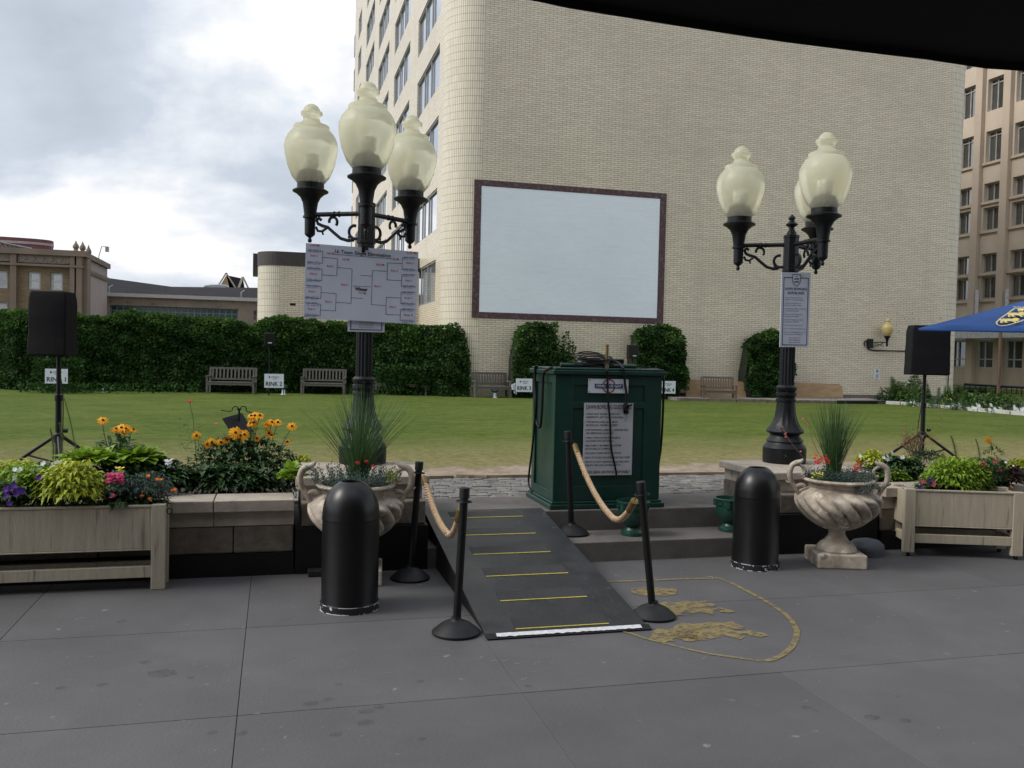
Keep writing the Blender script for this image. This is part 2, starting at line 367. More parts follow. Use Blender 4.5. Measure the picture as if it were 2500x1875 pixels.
# crest painted on the pavement
mb = MB()
zc = lambda X, Y: gz(*zz(X, Y, 3.881, 1450, 1380), .0045)
def ribbon(mb, px, w):
    pts = [zc(*p) for p in px]; L_, R_ = [], []
    for i, p in enumerate(pts):
        d = pts[min(i + 1, len(pts) - 1)] - pts[max(i - 1, 0)]; n = V((-d.y, d.x, 0)).normalized() * (w[i] if isinstance(w, list) else w) / 2
        L_.append(p + n); R_.append(p - n)
    for i in range(len(pts) - 1): mb.poly([L_[i], R_[i], R_[i + 1], L_[i + 1]])
ribbon(mb, [(-600, 190), (160, 153), (500, 143), (850, 128), (1180, 120), (1300, 165), (1420, 228), (1560, 300), (1700, 380), (1800, 450), (1880, 530), (1925, 620), (1915, 700), (1870, 780), (1800, 840), (1700, 890), (1600, 908)], .036)
ribbon(mb, [(1600, 908), (1400, 880), (1100, 838), (900, 795), (700, 745), (500, 695), (380, 655), (200, 600), (0, 510), (-200, 400), (-400, 280), (-600, 190)], .026)
def blob(mb, px): mb.poly([zc(*p) for p in px])
blob(mb, [(340, 235), (380, 215), (500, 210), (600, 212), (740, 215), (790, 235), (780, 275), (680, 290), (540, 292), (440, 285), (375, 265)])
def lion(mb, ox, oy, k):
    P = [(0, 40), (60, 12), (180, 20), (300, 6), (420, 12), (500, 0), (520, 18), (560, 30), (600, 44), (560, 62), (500, 56), (520, 78), (600, 74), (650, 66), (680, 80), (740, 84), (800, 110), (760, 112), (740, 122), (690, 112), (640, 108), (620, 92), (560, 96), (600, 118), (560, 140), (520, 124), (430, 112), (360, 124), (300, 108), (240, 122), (280, 142), (220, 140), (160, 154), (90, 150), (20, 120), (-60, 120), (-20, 90)]
    blob(mb, [(ox + x * k[0], oy + y * k[1]) for x, y in P])
lion(mb, 600, 332, (.93, 1.0)); lion(mb, 760, 530, (1.12, 1.25)); lion(mb, 560, 590, (.75, .9))
tag(mb.build('painted_crest', stainmat('worn_gold_paint', (.24, .185, .080), 17, .34, .54, .85)), 'worn gold shield with two lions painted on the grey paving', 'floor marking')

mb = MB(); mb.box(.9, 4.6, 6.86, 8.13, -.05, Z2 - .001); m_ter = M('terrace_concrete', (.135, .120, .110), (.090, .081, .075), rough=.75, scale=3, bump=.3, spots=[((.08, .074, .068), 4, .6, .1)])
mb = MB(); mb.box(.95, 4.55, 6.86, 7.34, -.05, Z1); mb.box(.95, 4.55, 7.335, 8.12, -.05, Z2)
struct(mb, 'terrace_steps', m_ter, bevel=.008)
# cobbled path between the terrace and the green
def cobbles():
    mb = MB(); y = 8.14; r = 0
    while y < 9.32:
        d = U(.09, .13); x = -12 + U(0, .2)
        while x < 16:
            w = U(.10, .26); h = Z2 + U(-.006, .005)
            mb.obox((x + w / 2, y + d / 2, h - .05), (w - .012, d - .012, .1), Matrix.Rotation(U(-.04, .04), 3, 'Z') @ Matrix.Rotation(U(-.03, .03), 3, 'X'))
            x += w
        y += d
    struct(mb, 'cobbled_path', M('cobble_granite', (.20, .19, .175), (.10, .096, .09), rough=.85, scale=6, bump=.5, bscale=30, spots=[((.27, .255, .23), 7, .62, .1)]), bevel=.006)
    mb = MB(); mb.box(-14, 18, 8.12, 9.40, -.02, Z2 - .035)
    struct(mb, 'path_bed', M('mossy_sand', (.14, .135, .11), (.09, .095, .06), rough=.95, scale=5))
cobbles()
mb = MB()
for a, b in ((-14, 1.9), (2.05, 16)): mb.box(a, b, 9.40, 9.45, .2, Z2 + .03)
mb.obox((2.1, 9.44, Z2 + .02), (.34, .06, .03), Matrix.Rotation(-.35, 3, 'Z'))
struct(mb, 'edging_board', M('edging_timber', (.30, .25, .17), (.14, .115, .08), rough=.85, scale=8, stretch=(.3, 1, 1), bump=.3))
def lawn():
    m, N, L, P = base_mat('bowling_green'); tc = N.new('ShaderNodeTexCoord')
    def nz(s, st=(1, 1, 1), d=6, rough=.6):
        mp = N.new('ShaderNodeMapping'); mp.inputs['Scale'].default_value = st; L.new(tc.outputs['Object'], mp.inputs[0])
        n = N.new('ShaderNodeTexNoise'); n.inputs['Scale'].default_value = s; n.inputs['Detail'].default_value = d; n.inputs['Roughness'].default_value = rough; L.new(mp.outputs[0], n.inputs['Vector']); return n.outputs[0]
    def rp(v, a, b, ca, cb):
        r = N.new('ShaderNodeValToRGB'); e = r.color_ramp.elements; e[0].position = a; e[1].position = b; e[0].color = (*ca, 1); e[1].color = (*cb, 1); L.new(v, r.inputs[0]); return r.outputs[0]
    def mix(f, a, b, mode='MIX'):
        x = N.new('ShaderNodeMixRGB'); x.blend_type = mode; x.use_clamp = False
        for i, v in enumerate((f, a, b)):
            if isinstance(v, (int, float)): x.inputs[i].default_value = v
            else: L.new(v, x.inputs[i])
        return x.outputs[0]
    g1 = rp(nz(.55, (1, 1.7, 1), 8), .35, .66, (.050, .090, .014), (.112, .145, .032))
    g2 = rp(nz(26, (1, 1, 1), 5, .75), .36, .64, (.034, .066, .012), (.135, .165, .052))
    g = mix(.42, g1, g2)
    g5 = rp(nz(5.5, (1, 2.2, 1), 7, .7), .38, .66, (.55, .60, .50), (1.35, 1.30, 1.25)); g = mix(.75, g, g5, 'MULTIPLY')
    g3 = rp(nz(2.2, (1, 5, 1), 6), .50, .70, (0, 0, 0), (.7, .7, .7)); yel = N.new('ShaderNodeRGB'); yel.outputs[0].default_value = (.165, .165, .05, 1)
    g = mix(g3, g, yel.outputs[0])
    # bare, sandy margin next to the path: a real strip of ground, ragged edge
    sx = N.new('ShaderNodeSeparateXYZ'); L.new(tc.outputs['Object'], sx.inputs[0])
    def mth(op, a, b=0, cl=False):
        x = N.new('ShaderNodeMath'); x.operation = op; x.use_clamp = cl
        for i, v in enumerate((a, b)):
            if isinstance(v, (int, float)): x.inputs[i].default_value = v
            else: L.new(v, x.inputs[i])
        return x.outputs[0]
    wv = mth('MULTIPLY', mth('SUBTRACT', nz(1.6, (1, .5, 1), 8, .7), .5), 2.2)
    edge = mth('ADD', mth('MULTIPLY', mth('ADD', sx.outputs['X'], -2.5), .04), 10.75)
    f = mth('MULTIPLY', mth('SUBTRACT', mth('ADD', edge, wv), sx.outputs['Y']), 1.6, True)
    sand = rp(nz(7, (1, 1, 1), 9, .75), .35, .68, (.20, .155, .115), (.40, .325, .255))
    g = mix(f, g, sand)
    f2 = mth('MULTIPLY', mth('SUBTRACT', mth('ADD', mth('ADD', edge, 3.6), mth('MULTIPLY', wv, 1.2)), sx.outputs['Y']), .28, True)
    straw = rp(nz(9, (1, 1, 1), 7, .7), .35, .65, (.13, .125, .042), (.28, .23, .125)); g = mix(mth('MULTIPLY', f2, mth('SUBTRACT', .92, mth('MULTIPLY', f, .9))), g, straw)
    pat = rp(nz(.75, (.8, 1.3, 1), 5), .62, .70, (0, 0, 0), (.6, .6, .6))
    nearm = mth('MULTIPLY', mth('SUBTRACT', 14.5, sx.outputs['Y']), .35, True)
    g = mix(mth('MULTIPLY', pat, nearm), g, sand)
    L.new(g, P.inputs['Base Color']); P.inputs['Roughness'].default_value = .95; P.inputs['Specular IOR Level'].default_value = .05
    b = N.new('ShaderNodeBump'); b.inputs['Strength'].default_value = .6; b.inputs['Distance'].default_value = .02; L.new(nz(60, (1, 1, 1), 4, .7), b.inputs['Height']); L.new(b.outputs[0], P.inputs['Normal'])
    mb = MB(); nx, ny = 60, 40; x0, x1, y0, y1 = -30, 46, 9.45, 60; vs = []
    for j in range(ny + 1):
        for i in range(nx + 1):
            x = x0 + (x1 - x0) * i / nx; y = y0 + (y1 - y0) * (j / ny) ** 1.6
            vs.append((x, y, Z2 + .012 * noise.noise(V((x * .5, y * .5, 0)))))
    mb.add(vs, [(j * (nx + 1) + i, j * (nx + 1) + i + 1, (j + 1) * (nx + 1) + i + 1, (j + 1) * (nx + 1) + i) for j in range(ny) for i in range(nx)])
    struct(mb, 'lawn', m, smooth=True)
    mb = MB()    # short ragged tufts where the grass gives out towards the sand
    for i in range(2600):
        x = U(-7, 11); y = 10.2 + rnd() ** 1.5 * 3.4 + .04 * (x - 2.5)
        if noise.noise(V((x * 1.4, y * 1.4, 3))) < -.05 + (11.3 - y) * .35: continue
        a = U(0, pi); h = U(.008, .018); w = U(.004, .009); z = Z2 - .004 + .012 * noise.noise(V((x * .5, y * .5, 0)))
        mb.add([(x - cos(a) * w, y - sin(a) * w, z), (x + cos(a) * w, y + sin(a) * w, z), (x + U(-.012, .012), y + U(-.012, .012), z + h)], [(0, 1, 2)])
    tag(mb.build('grass_tufts', leafmat('tuft', [(.10, .14, .035), (.16, .19, .06), (.24, .22, .09)], .8, .2)), kind='stuff')
lawn()

# ------------------------------------------------------------------ facades with real openings
def facade(mb, o, ud, length, z0, z1, openings, depth=.18, n=None):
    """wall sheet from o along ud with rectangular holes (u0,u1,z0,z1) and reveals going inwards (-n)"""
    o = V(o); ud = V(ud).normalized(); n = V(n) if n is not None else ud.cross(V((0, 0, 1))); zd = V((0, 0, 1))
    us = sorted({0, length} | {u for q in openings for u in q[:2]}); zs = sorted({z0, z1} | {z for q in openings for z in q[2:]})
    us = [u for u in us if 0 <= u <= length]; zs = [z for z in zs if z0 <= z <= z1]
    P = lambda u, z, d=0: o + ud * u + zd * (z - o.z) - n * d
    for i in range(len(us) - 1):
        for j in range(len(zs) - 1):
            a, b, c, d = us[i], us[i + 1], zs[j], zs[j + 1]; mu, mz = (a + b) / 2, (c + d) / 2
            if any(q[0] < mu < q[1] and q[2] < mz < q[3] for q in openings): continue
            mb.add([P(a, c), P(b, c), P(b, d), P(a, d)], [(0, 1, 2, 3)], [[(a, c), (b, c), (b, d), (a, d)]])
    for a, b, c, d in openings:
        for (u0, w0, u1, w1) in ((a, c, b, c), (b, c, b, d), (b, d, a, d), (a, d, a, c)):
            L_ = abs(u1 - u0) + abs(w1 - w0)
            if u0 == u1: uv = [(0, w0), (0, w1), (depth, w1), (depth, w0)]
            else: uv = [(u0, w0), (u1, w0), (u1, w0 + depth), (u0, w0 + depth)]
            mb.add([P(u0, w0), P(u1, w1), P(u1, w1, depth), P(u0, w0, depth)], [(0, 1, 2, 3)], [uv])
def window(parent, o, ud, q, n, depth, fm, gm, vbars=(), hbars=(), fw=.06, name='window', inner=None):
    """frame mesh as part, pane as its child"""
    o = V(o); ud = V(ud).normalized(); n = V(n); zd = V((0, 0, 1)); a, b, c, d = q
    R = Matrix((ud, -n, zd)).transposed()
    P = lambda u, z, dd: o + ud * u + zd * (z - o.z) - n * dd
    mb = MB(); t = .06; dd = depth - t / 2 - .005
    mb.obox(P(a + fw / 2, (c + d) / 2, dd), (fw, t, d - c), R); mb.obox(P(b - fw / 2, (c + d) / 2, dd), (fw, t, d - c), R)
    mb.obox(P((a + b) / 2, c + fw / 2, dd), (b - a - 2 * fw, t, fw), R); mb.obox(P((a + b) / 2, d - fw / 2, dd), (b - a - 2 * fw, t, fw), R)
    for v in vbars: mb.obox(P(a + (b - a) * v, (c + d) / 2, dd - .004), (fw * .9, t, d - c - 2 * fw), R)
    for h in hbars: mb.obox(P((a + b) / 2, c + (d - c) * h, dd + .003), (b - a - 2 * fw, t * .8, fw * .8), R)
    f = mb.build(name, fm, parent)
    g = MB(); g.obox(P((a + b) / 2, (c + d) / 2, depth + .012), (b - a, .02, d - c), R); g.build('pane', gm, f)
    return f

# ------------------------------------------------------------------ office building of cream glazed brick
m_brick = brickmat('cream_glazed_brick', (.69, .605, .465), (.58, .505, .385), (.19, .162, .13), .262, .0665, .0068, stain=(.35, .22), stainc=(.33, .285, .215), streaks=.42)
m_stack = brickmat('cream_stack_tile', (.68, .61, .48), (.60, .54, .42), (.15, .13, .105), .072, .235, .006, offset=0, stain=(.25, .15), stainc=(.30, .28, .24))
m_alum = M('grey_aluminium', (.30, .30, .30), (.24, .24, .24), rough=.45, scale=3)
m_skyglass = glassmat('window_glass_bright', (.10, .12, .15), rough=.05)
m_skyglass.node_tree.nodes['Principled BSDF'].inputs['Metallic'].default_value = .85
for n_ in m_skyglass.node_tree.nodes:
    if n_.type == 'VALTORGB':
        n_.color_ramp.elements[0].color = (.55, .60, .68, 1); n_.color_ramp.elements[1].color = (.85, .88, .93, 1)
RB = 1.115; TF = 27.6; SX0 = 6.30; SL = SX0 - RB; TL0 = TF + RB; TL1 = 64.0; SR = 25.07
ZTOP = gs(847, 63, SL).z
BT = thing('office_building', 'tall cream glazed brick office block with rounded corners, blank end wall and banks of windows', 'office building', (14, 32, 0))
mb = MB()
facade(mb, (SX0, TF, 0), (1, 0, 0), SR - RB - SX0, .2, ZTOP, [], n=(0, -1, 0))
mb.build('end_wall', m_brick, BT, local=False)
zb = [gs(1067, y, SL).z for y in (48, 224, 398, 569, 735)]; ztp = [gs(1067, y, SL).z for y in (118, 294, 468, 639)]
step = (zb[0] - zb[4]) / 4; hwin = sum(ztp[i] - zb[i + 1] for i in range(4)) / 4
rows = [(zb[4] + step * k, zb[4] + step * k + hwin) for k in range(-1, 30) if zb[4] + step * k + hwin < ZTOP - 1.2]
cols = []
for xa, xb in ((846.5, 858.5), (868.5, 875.7), (888, 907), (918, 943.7), (956.7, 994.3), (1013.6, 1066.5)):
    cols.append((TL1 - gs(xa, 500, SL).y, TL1 - gs(xb, 500, SL).y))
cols = [(max(a, .15), b) for a, b in cols]
ops = [(a, b, c, d) for a, b in cols for c, d in rows]
mb = MB(); facade(mb, (SL, TL1, 0), (0, -1, 0), TL1 - TL0, 0, ZTOP, ops, depth=.10, n=(-1, 0, 0)); mb.build('side_wall', m_brick, BT, local=False)
inv = BT.location
def win_at(o, *a, **k): return window(BT, V(o) - V(inv), *a, **k)
for q in ops:
    w = q[1] - q[0]; vb = (.33, .62) if w > 1.6 else (.5,)
    win_at((SL, TL1, 0), (0, -1, 0), (q[0], q[1], q[2], q[3]), (-1, 0, 0), .10, m_alum, m_skyglass, vbars=vb, fw=.055)
def corner(mb, cx, cy, r, a0, a1, z0, z1, n=18):
    for i in range(n):
        p, q = a0 + (a1 - a0) * i / n, a0 + (a1 - a0) * (i + 1) / n; u0, u1 = r * abs(p - a0), r * abs(q - a0)
        A = [(cx + r * cos(t), cy + r * sin(t)) for t in (p, q)]
        k = 1
        mb.add([(*A[0], z0), (*A[1], z0), (*A[1], z1), (*A[0], z1)], [(0, 1, 2, 3)], [[(u0, z0), (u1, z0), (u1, z1), (u0, z1)]])
mb = MB(); corner(mb, SX0, TF + RB, RB, pi, 1.5 * pi, 0, ZTOP); mb.build('rounded_corner', m_stack, BT, local=False, smooth=True)
mb = MB(); corner(mb, SR - RB, TF + RB, RB, 1.5 * pi, 2 * pi, 0, ZTOP); mb.build('rounded_corner', m_stack, BT, local=False, smooth=True)
mb = MB(); facade(mb, (SR, TF + RB, 0), (0, 1, 0), 30, 0, ZTOP, [], n=(1, 0, 0)); facade(mb, (SR, TL1, 0), (-1, 0, 0), SR - SL, 0, ZTOP, [], n=(0, 1, 0)); mb.build('rear_wall', m_brick, BT, local=False)
mb = MB(); mb.box(SL - .12, SR + .1, TF - .1, TL1 + .1, ZTOP + .003, ZTOP + .35); mb.build('roof', M('roof_metal', (.10, .10, .105), rough=.5), BT, local=False)
ft = [gz(x, y, Z2) for x, y in ((1660, 979), (1800, 981.5), (1950, 984), (2060, 985.5), (2168, 984))]
mb = MB(); top = [V((p.x, p.y + .22, .44)) for p in ft] + [V((ft[-1].x + .3, TF - .004, .44)), V((ft[0].x, TF - .004, .44))]
mb.slab(top, .2, V((0, 0, 1))); struct(mb, 'wall_footing', M('footing_concrete', (.26, .24, .22), (.17, .155, .14), rough=.9, scale=3, bump=.3))
mb = MB(); mb.box(SX0 + 2.6, SR - .3, TF - .10, TF - .004, .2, .56); mb.build('plinth_course', brickmat('grey_plinth_brick', (.30, .28, .25), (.25, .23, .2), (.10, .09, .08), .2, .07, .007), BT, local=False)
mb = MB()
for a, b in zip(ft, ft[1:]):
    k = 0; L_ = (b - a).length; n_ = max(1, int(L_ / .75)); d = (b - a) / n_
    for i in range(n_):
        c_ = a + d * (i + .5); mb.obox((c_.x, c_.y + .10, Z2 + .035), (d.length - .03, .20, .12 + U(-.02, .02)), Matrix.Rotation(atan2(d.y, d.x) + U(-.02, .02), 3, 'Z'))
tag(mb.build('border_curb', m_rough, bevel=.012), 'low rough stone curb along the foot of the cream brick wall', 'curb')
mb = MB(); a = gz(2044, 986, Z2); b = gz(2140, 986.5, Z2); mb.obox((a + b) / 2 + V((0, -.02, .05)), ((b - a).length, .10, .13), Matrix.Rotation(atan2(b.y - a.y, b.x - a.x), 3, 'Z'))
tag(mb.build('dark_drain_box', m_black, bevel=.01), 'long black drain box at the foot of the brick wall left of the flower border', 'drain')
# screen painted on the wall
S0 = thing('projection_screen', 'large pale blue grey rectangle with maroon border on the brick end wall', 'screen', (8.95, TF, 2.8))
c = [gt(x, y, TF - .02) for x, y in ((1158, 438), (1626, 472.5), (1620.5, 792), (1152, 774))]; x0 = (c[0].x + c[3].x) / 2; x1 = (c[1].x + c[2].x) / 2; z1 = (c[0].z + c[1].z) / 2; z0 = (c[2].z + c[3].z) / 2
m_scr = brickmat('screen_paint', (.74, .80, .87), (.71, .77, .84), (.67, .73, .80), .262, .0665, .004, stain=(.2, .3), stainc=(.40, .45, .52), rough=.7, bump=.25)
mb = MB(); t = .235
def uvbox(mb, xa, xb, za, zb, y):
    mb.add([(xa, y, za), (xb, y, za), (xb, y, zb), (xa, y, zb)], [(0, 1, 2, 3)], [[(xa, za), (xb, za), (xb, zb), (xa, zb)]])
    for (p, q) in (((xa, za), (xb, za)), ((xb, za), (xb, zb)), ((xb, zb), (xa, zb)), ((xa, zb), (xa, za))):
        mb.add([(p[0], y, p[1]), (p[0], TF + .0, p[1]), (q[0], TF + .0, q[1]), (q[0], y, q[1])], [(0, 1, 2, 3)], [[(0, 0), (.02, 0), (.02, .1), (0, .1)]])
uvbox(mb, x0 + t, x1 - t, z0 + t * .8, z1 - t * .8, TF - .018); mb.build('screen_surface', m_scr, S0, local=False)
mb = MB()
for q in ((x0, x0 + t, z0, z1), (x1 - t, x1, z0, z1), (x0 + t, x1 - t, z0, z0 + t * .8), (x0 + t, x1 - t, z1 - t * .8, z1)): uvbox(mb, *q, TF - .024)
mb.build('screen_border', brickmat('maroon_paint', (.065, .026, .033), (.060, .024, .031), (.055, .023, .029), .262, .0665, .004, stain=(.2, .1), stainc=(.07, .03, .036), rough=.6, bump=.25), S0, local=False)

# ------------------------------------------------------------------ low brick wing with dark parapet
TW = 33.0
a = gt(628, 700, TW); b = gt(748, 700, TW); zt = gt(690, 614, TW).z; zm = gt(690, 648, TW).z
WG = thing('low_brick_wing', 'low cream brick wing with rounded corner and dark brown parapet behind the ivy', 'building', (a.x, TW, 0))
mb = MB(); r = .8; corner(mb, a.x + r, TW + r, r, pi, 1.5 * pi, 0, zm)
mb.build('rounded_corner', m_stack, WG, local=False, smooth=True)
ventq = (gt(708, 741, TW).x - a.x - r, gt(722, 741, TW).x - a.x - r, gt(715, 746.5, TW).z, gt(715, 740.5, TW).z)
mb = MB(); facade(mb, (a.x + r, TW, 0), (1, 0, 0), SL - a.x - r, 0, zm, [ventq], n=(0, -1, 0), depth=.1); facade(mb, (a.x, TW + 8, 0), (0, -1, 0), 8 - r, 0, zm, [], n=(-1, 0, 0)); mb.build('wall', m_brick, WG, local=False)
mb = MB(); mb.box(a.x + r + ventq[0], a.x + r + ventq[1], TW + .08, TW + .1, ventq[2], ventq[3]); mb.build('vent', m_ink, WG, local=False)
m_par = M('brown_parapet', (.045, .036, .030), (.032, .026, .022), rough=.6)
mb = MB(); mb.lathe([(.82, zm + .003), (.82, zt)], (a.x + .8, TW + .8, 0), 32); mb.box(a.x + .8, SL - .01, TW - .02, TW + 3, zm + .003, zt); mb.box(a.x - .02, a.x + 3, TW + .8, TW + 6, zm + .003, zt - .002); mb.build('parapet', m_par, WG, local=False)
p = gt(618.5, 621, TW + 2); q = gt(628, 675, TW + 2)
mb = MB(); mb.box(p.x, a.x - .021, TW + 1.6, TW + 2.2, q.z, p.z); mb.build('roof_scupper', m_par, WG, local=False)

# ------------------------------------------------------------------ brown brick building at the left with finials
TB = 70.0
z1f = lambda X, Y: zz(X, Y, 3.4563, 0, 540)
def B(X, Y, t=TB): return gt(*z1f(X, Y), t)
m_bb = brickmat('tan_brown_brick', (.22, .15, .085), (.15, .105, .065), (.17, .14, .10), .45, .15, .012, stain=(.3, .2), stainc=(.12, .085, .06), rough=.85)
m_lime = M('brown_limestone', (.20, .155, .12), (.155, .12, .095), rough=.85, scale=.6)
m_stucco = M('pale_stucco', (.36, .31, .29), (.31, .27, .255), rough=.9, scale=.3)
m_winwhite = M('white_sash', (.55, .58, .62), rough=.5)
m_paleglass = glassmat('curtained_glass', (.16, .19, .22), rough=.1)
m_darkglass = glassmat('dark_glass', (.02, .025, .03), rough=.05)
sR = B(700, 400).x; ztopb = B(350, 247).z; sL_ = B(0, 400).x - 9
BB = thing('brown_brick_building', 'brown brick building with stone pilasters, sash windows and three corner finials', 'building', (sR, TB, 0))
O = (sL_, TB, 0)
def uq(X0, Y0, X1, Y1): return (B(X0, Y0).x - sL_, B(X1, Y0).x - sL_, B(X0, Y1).z, B(X0, Y0).z)
q1 = uq(237, 425, 342, 573); q2 = uq(425, 432, 527, 580); per = q2[0] - q1[0]; w1 = q1[1] - q1[0]; q0 = uq(-45, 415, 60, 562)
wz = (q1[2], q1[3]); hh = wz[1] - wz[0]; fl = B(0, 415).z - B(0, 682).z
ops = []
for u in (q1[0], q2[0], q0[0], q0[0] - per): 
    for k in (0, 1, 2): 
        if wz[0] - fl * k > .5: ops.append((u, u + w1, wz[0] - fl * k, wz[1] - fl * k))
mb = MB(); facade(mb, O, (1, 0, 0), sR - sL_, 0, ztopb, ops, depth=.25, n=(0, -1, 0)); mb.build('front_wall', m_bb, BB, local=False)
for i, q in enumerate(ops):
    window(BB, V(O) - BB.location, (1, 0, 0), q, (0, -1, 0), .25, m_winwhite, m_paleglass if q[0] > q0[1] else m_darkglass, hbars=(.52,), fw=.14)
mb = MB()
for X0, X1 in ((100, 152), (600, 640), (655, 700)):
    mb.box(B(X0, 300).x, B(X1, 300).x, TB - .45, TB - .003, 0, ztopb - .36)
mb.build('pilaster', m_lime, BB, local=False)
mb = MB()
mb.box(sL_, sR + .3, TB - .6, TB + .6, ztopb - .35, ztopb + .05); mb.box(sL_, sR + .1, TB - .5, TB - .004, B(350, 275).z + .1, B(350, 262).z + .05)
mb.box(sL_, sR + .1, TB - .52, TB - .005, B(350, 384).z, B(350, 366).z); mb.build('cornice', m_lime, BB, local=False)
mb = MB(); mb.box(B(157, 300).x, B(605, 300).x, TB - .2, TB - .006, B(350, 356).z, B(350, 284).z); mb.box(sL_, B(95, 300).x, TB - .2, TB - .006, B(50, 338).z, B(50, 270).z)
for i in range(6):
    x = B(195 + i * 77, 320).x; mb.obox((x, TB - .22, B(350, 320).z), (.4, .05, .4), Matrix.Rotation(pi / 4, 3, 'Y'))
    mb.box(x + .9, x + 1.0, TB - .25, TB - .19, B(350, 352).z, B(350, 288).z)
mb.build('carved_panel', M('carved_stone', (.27, .235, .20), (.20, .17, .145), rough=.9, scale=1.5), BB, local=False)
sideT = gs(*z1f(905, 480), sR).y
mb = MB(); facade(mb, (sR, TB, 0), (0, 1, 0), sideT - TB, 0, ztopb, [], n=(1, 0, 0)); mb.build('side_wall', m_stucco, BB, local=False)
mb = MB(); mb.box(sR + .003, sR + .25, TB + .61, sideT, ztopb - .35, ztopb + .04)
zz1, zz2 = gs(*z1f(830, 370), sR).z, gs(*z1f(830, 470), sR).z
mb.box(sR + .003, sR + .15, TB + .6, sideT, zz1 - .9, zz1 - .7); mb.box(sR + .003, sR + .12, TB + .6, sideT, zz2 - .1, zz2 + .15); mb.box(sR + .003, sR + .3, TB, TB + 1.2, 0, ztopb - .41); mb.build('side_trim', m_lime, BB, local=False)
mb = MB(); mb.box(sL_, sR - .01, TB + .3, sideT, ztopb - 1.2, ztopb - 1.0); mb.build('roof', m_par, BB, local=False)
for X, Yt, tt in ((640, 178, TB - .1), (697, 186, TB + 1.2), (747, 216, TB + 5)):
    p = gt(*z1f(X, 260), tt); zt_ = gt(*z1f(X, Yt), tt).z; zb_ = ztopb - .25; h = zt_ - zb_
    mb = MB(); mb.lathe([(.36, 0), (.36, h * .32), (.15, h * .38), (.14, h * .5), (.20, h * .55), (.22, h * .66), (.18, h * .8), (.09, h * .92), (.02, h * 1.12)], (p.x, p.y, zb_), 10)
    mb.build('finial', m_lime, BB, local=False, smooth=True)
p = B(255, 330, TB + 10); q = gt(*z1f(888, 345), TB + 16)
mb = MB(); mb.tube([(sR - .3, sideT - 2, ztopb + .3), (sR - .3, sideT - 2, q.z - .3), (sR - .1, sideT - 2, q.z + .5), (sR + .35, sideT - 2, q.z + .5)], .035, 6); mb.box(sR + .2, sR + .45, sideT - 2.2, sideT - 1.9, q.z + .1, q.z + .5)
mb.build('roof_antenna', m_metal, BB, local=False)
# maroon drum building behind
TD = 95.0
RD = thing('round_drum_building', 'maroon round cornered building with pale band far behind the brown brick building', 'building', gt(*z1f(0, 300), TD) * 1)
e = gt(*z1f(403, 200), TD).x; zt_, zm_, zbb = gt(*z1f(300, 143), TD).z, gt(*z1f(300, 172), TD).z, gt(*z1f(300, 192), TD).z
RD.location = (e - 9, TD + 6, 0)
def rblock(z0_, z1_, g, name, m):
    mb = MB(); n_ = 48; sp_ = lambda v, e_: abs(v) ** e_ * (1 if v > 0 else -1); pts = [(1 + (8 + g) * sp_(cos(2 * pi * i / n_), .7), -4 + (2 + g) * sp_(sin(2 * pi * i / n_), .7)) for i in range(n_)]
    mb.slab([(x, y, z1_) for x, y in pts], z1_ - z0_, V((0, 0, 1))); mb.build(name, m, RD)
m_mar = M('maroon_cladding', (.15, .055, .06), rough=.6)
rblock(0, zbb, 0, 'wall', m_mar); rblock(zbb, zm_, .05, 'pale_band', M('pale_band', (.46, .36, .34), rough=.7)); rblock(zm_, zt_, .03, 'parapet', m_mar)
mb = MB()
for x in (1.0, 1.8): mb.lathe([(.25, zt_), (.25, zt_ + .4), (.35, zt_ + .45), (.35, zt_ + .7)], (x, -5, 0), 8)
mb.build('roof_vent', m_metal, RD)
# sloping steel frame left of drum (behind parapet)
mb = MB(); P_ = [gt(*z1f(X, Y), 80) for X, Y in ((-40, 170), (90, 200), (270, 235))]
mb.tube(P_, .10, 6); P2 = [p + V((0, 0, -1.0)) for p in P_]; mb.tube(P2, .07, 6)
for i in range(9):
    f = i / 8; a_ = P_[0].lerp(P_[2], f); mb.tube([a_, a_ + V((.6, 0, -1.0))], .07, 5)
tag(mb.build('roof_truss', m_metal), 'pale sloping steel truss on the roof of the brown brick building', 'truss')

# ------------------------------------------------------------------ grey roofed hall with glass band
TH = sideT + 1.5
H_ = lambda X, Y, t=TH: gt(*z1f(X, Y), t)
m_slate = M('grey_slate', (.036, .035, .038), (.024, .023, .026), spec=.05, rough=.9, scale=.8, stretch=(1, 1, 12))
HL = thing('glass_fronted_hall', 'low pale stone hall with dark grey roof and a long blue green window band', 'building', (H_(905, 700).x, TH, 0))
xl = H_(905, 700).x - 6; xr = H_(2160, 700).x + 4; ze = H_(1500, 655).z
u = lambda X: H_(X, 740).x - xl
band = (H_(925, 740).x - xl, H_(2008, 760).x - xl, H_(1500, 855).z, H_(1500, 725).z)
m_sand = M('tan_stone', (.26, .22, .175), (.19, .155, .12), rough=.85, scale=.9, spots=[((.12, .09, .065), 1.6, .62, .1)])
sq = (H_(2140, 760).x - xl, H_(2165, 760).x - xl, H_(2140, 835).z, H_(2140, 755).z)
mb = MB(); facade(mb, (xl, TH, 0), (1, 0, 0), xr - xl, 0, ze, [band, sq], depth=.4, n=(0, -1, 0)); mb.build('wall', m_sand, HL, local=False)
nb = 20
window(HL, V((xl, TH, 0)) - HL.location, (1, 0, 0), band, (0, -1, 0), .4, M('teal_frame', (.16, .24, .26), rough=.5), glassmat('teal_glass', (.02, .05, .06), rough=.2, spec=.3), vbars=[i / nb for i in range(1, nb)], hbars=(.33, .66), fw=.1)
window(HL, V((xl, TH, 0)) - HL.location, (1, 0, 0), sq, (0, -1, 0), .4, m_alum, m_darkglass, hbars=(.5,), fw=.1)
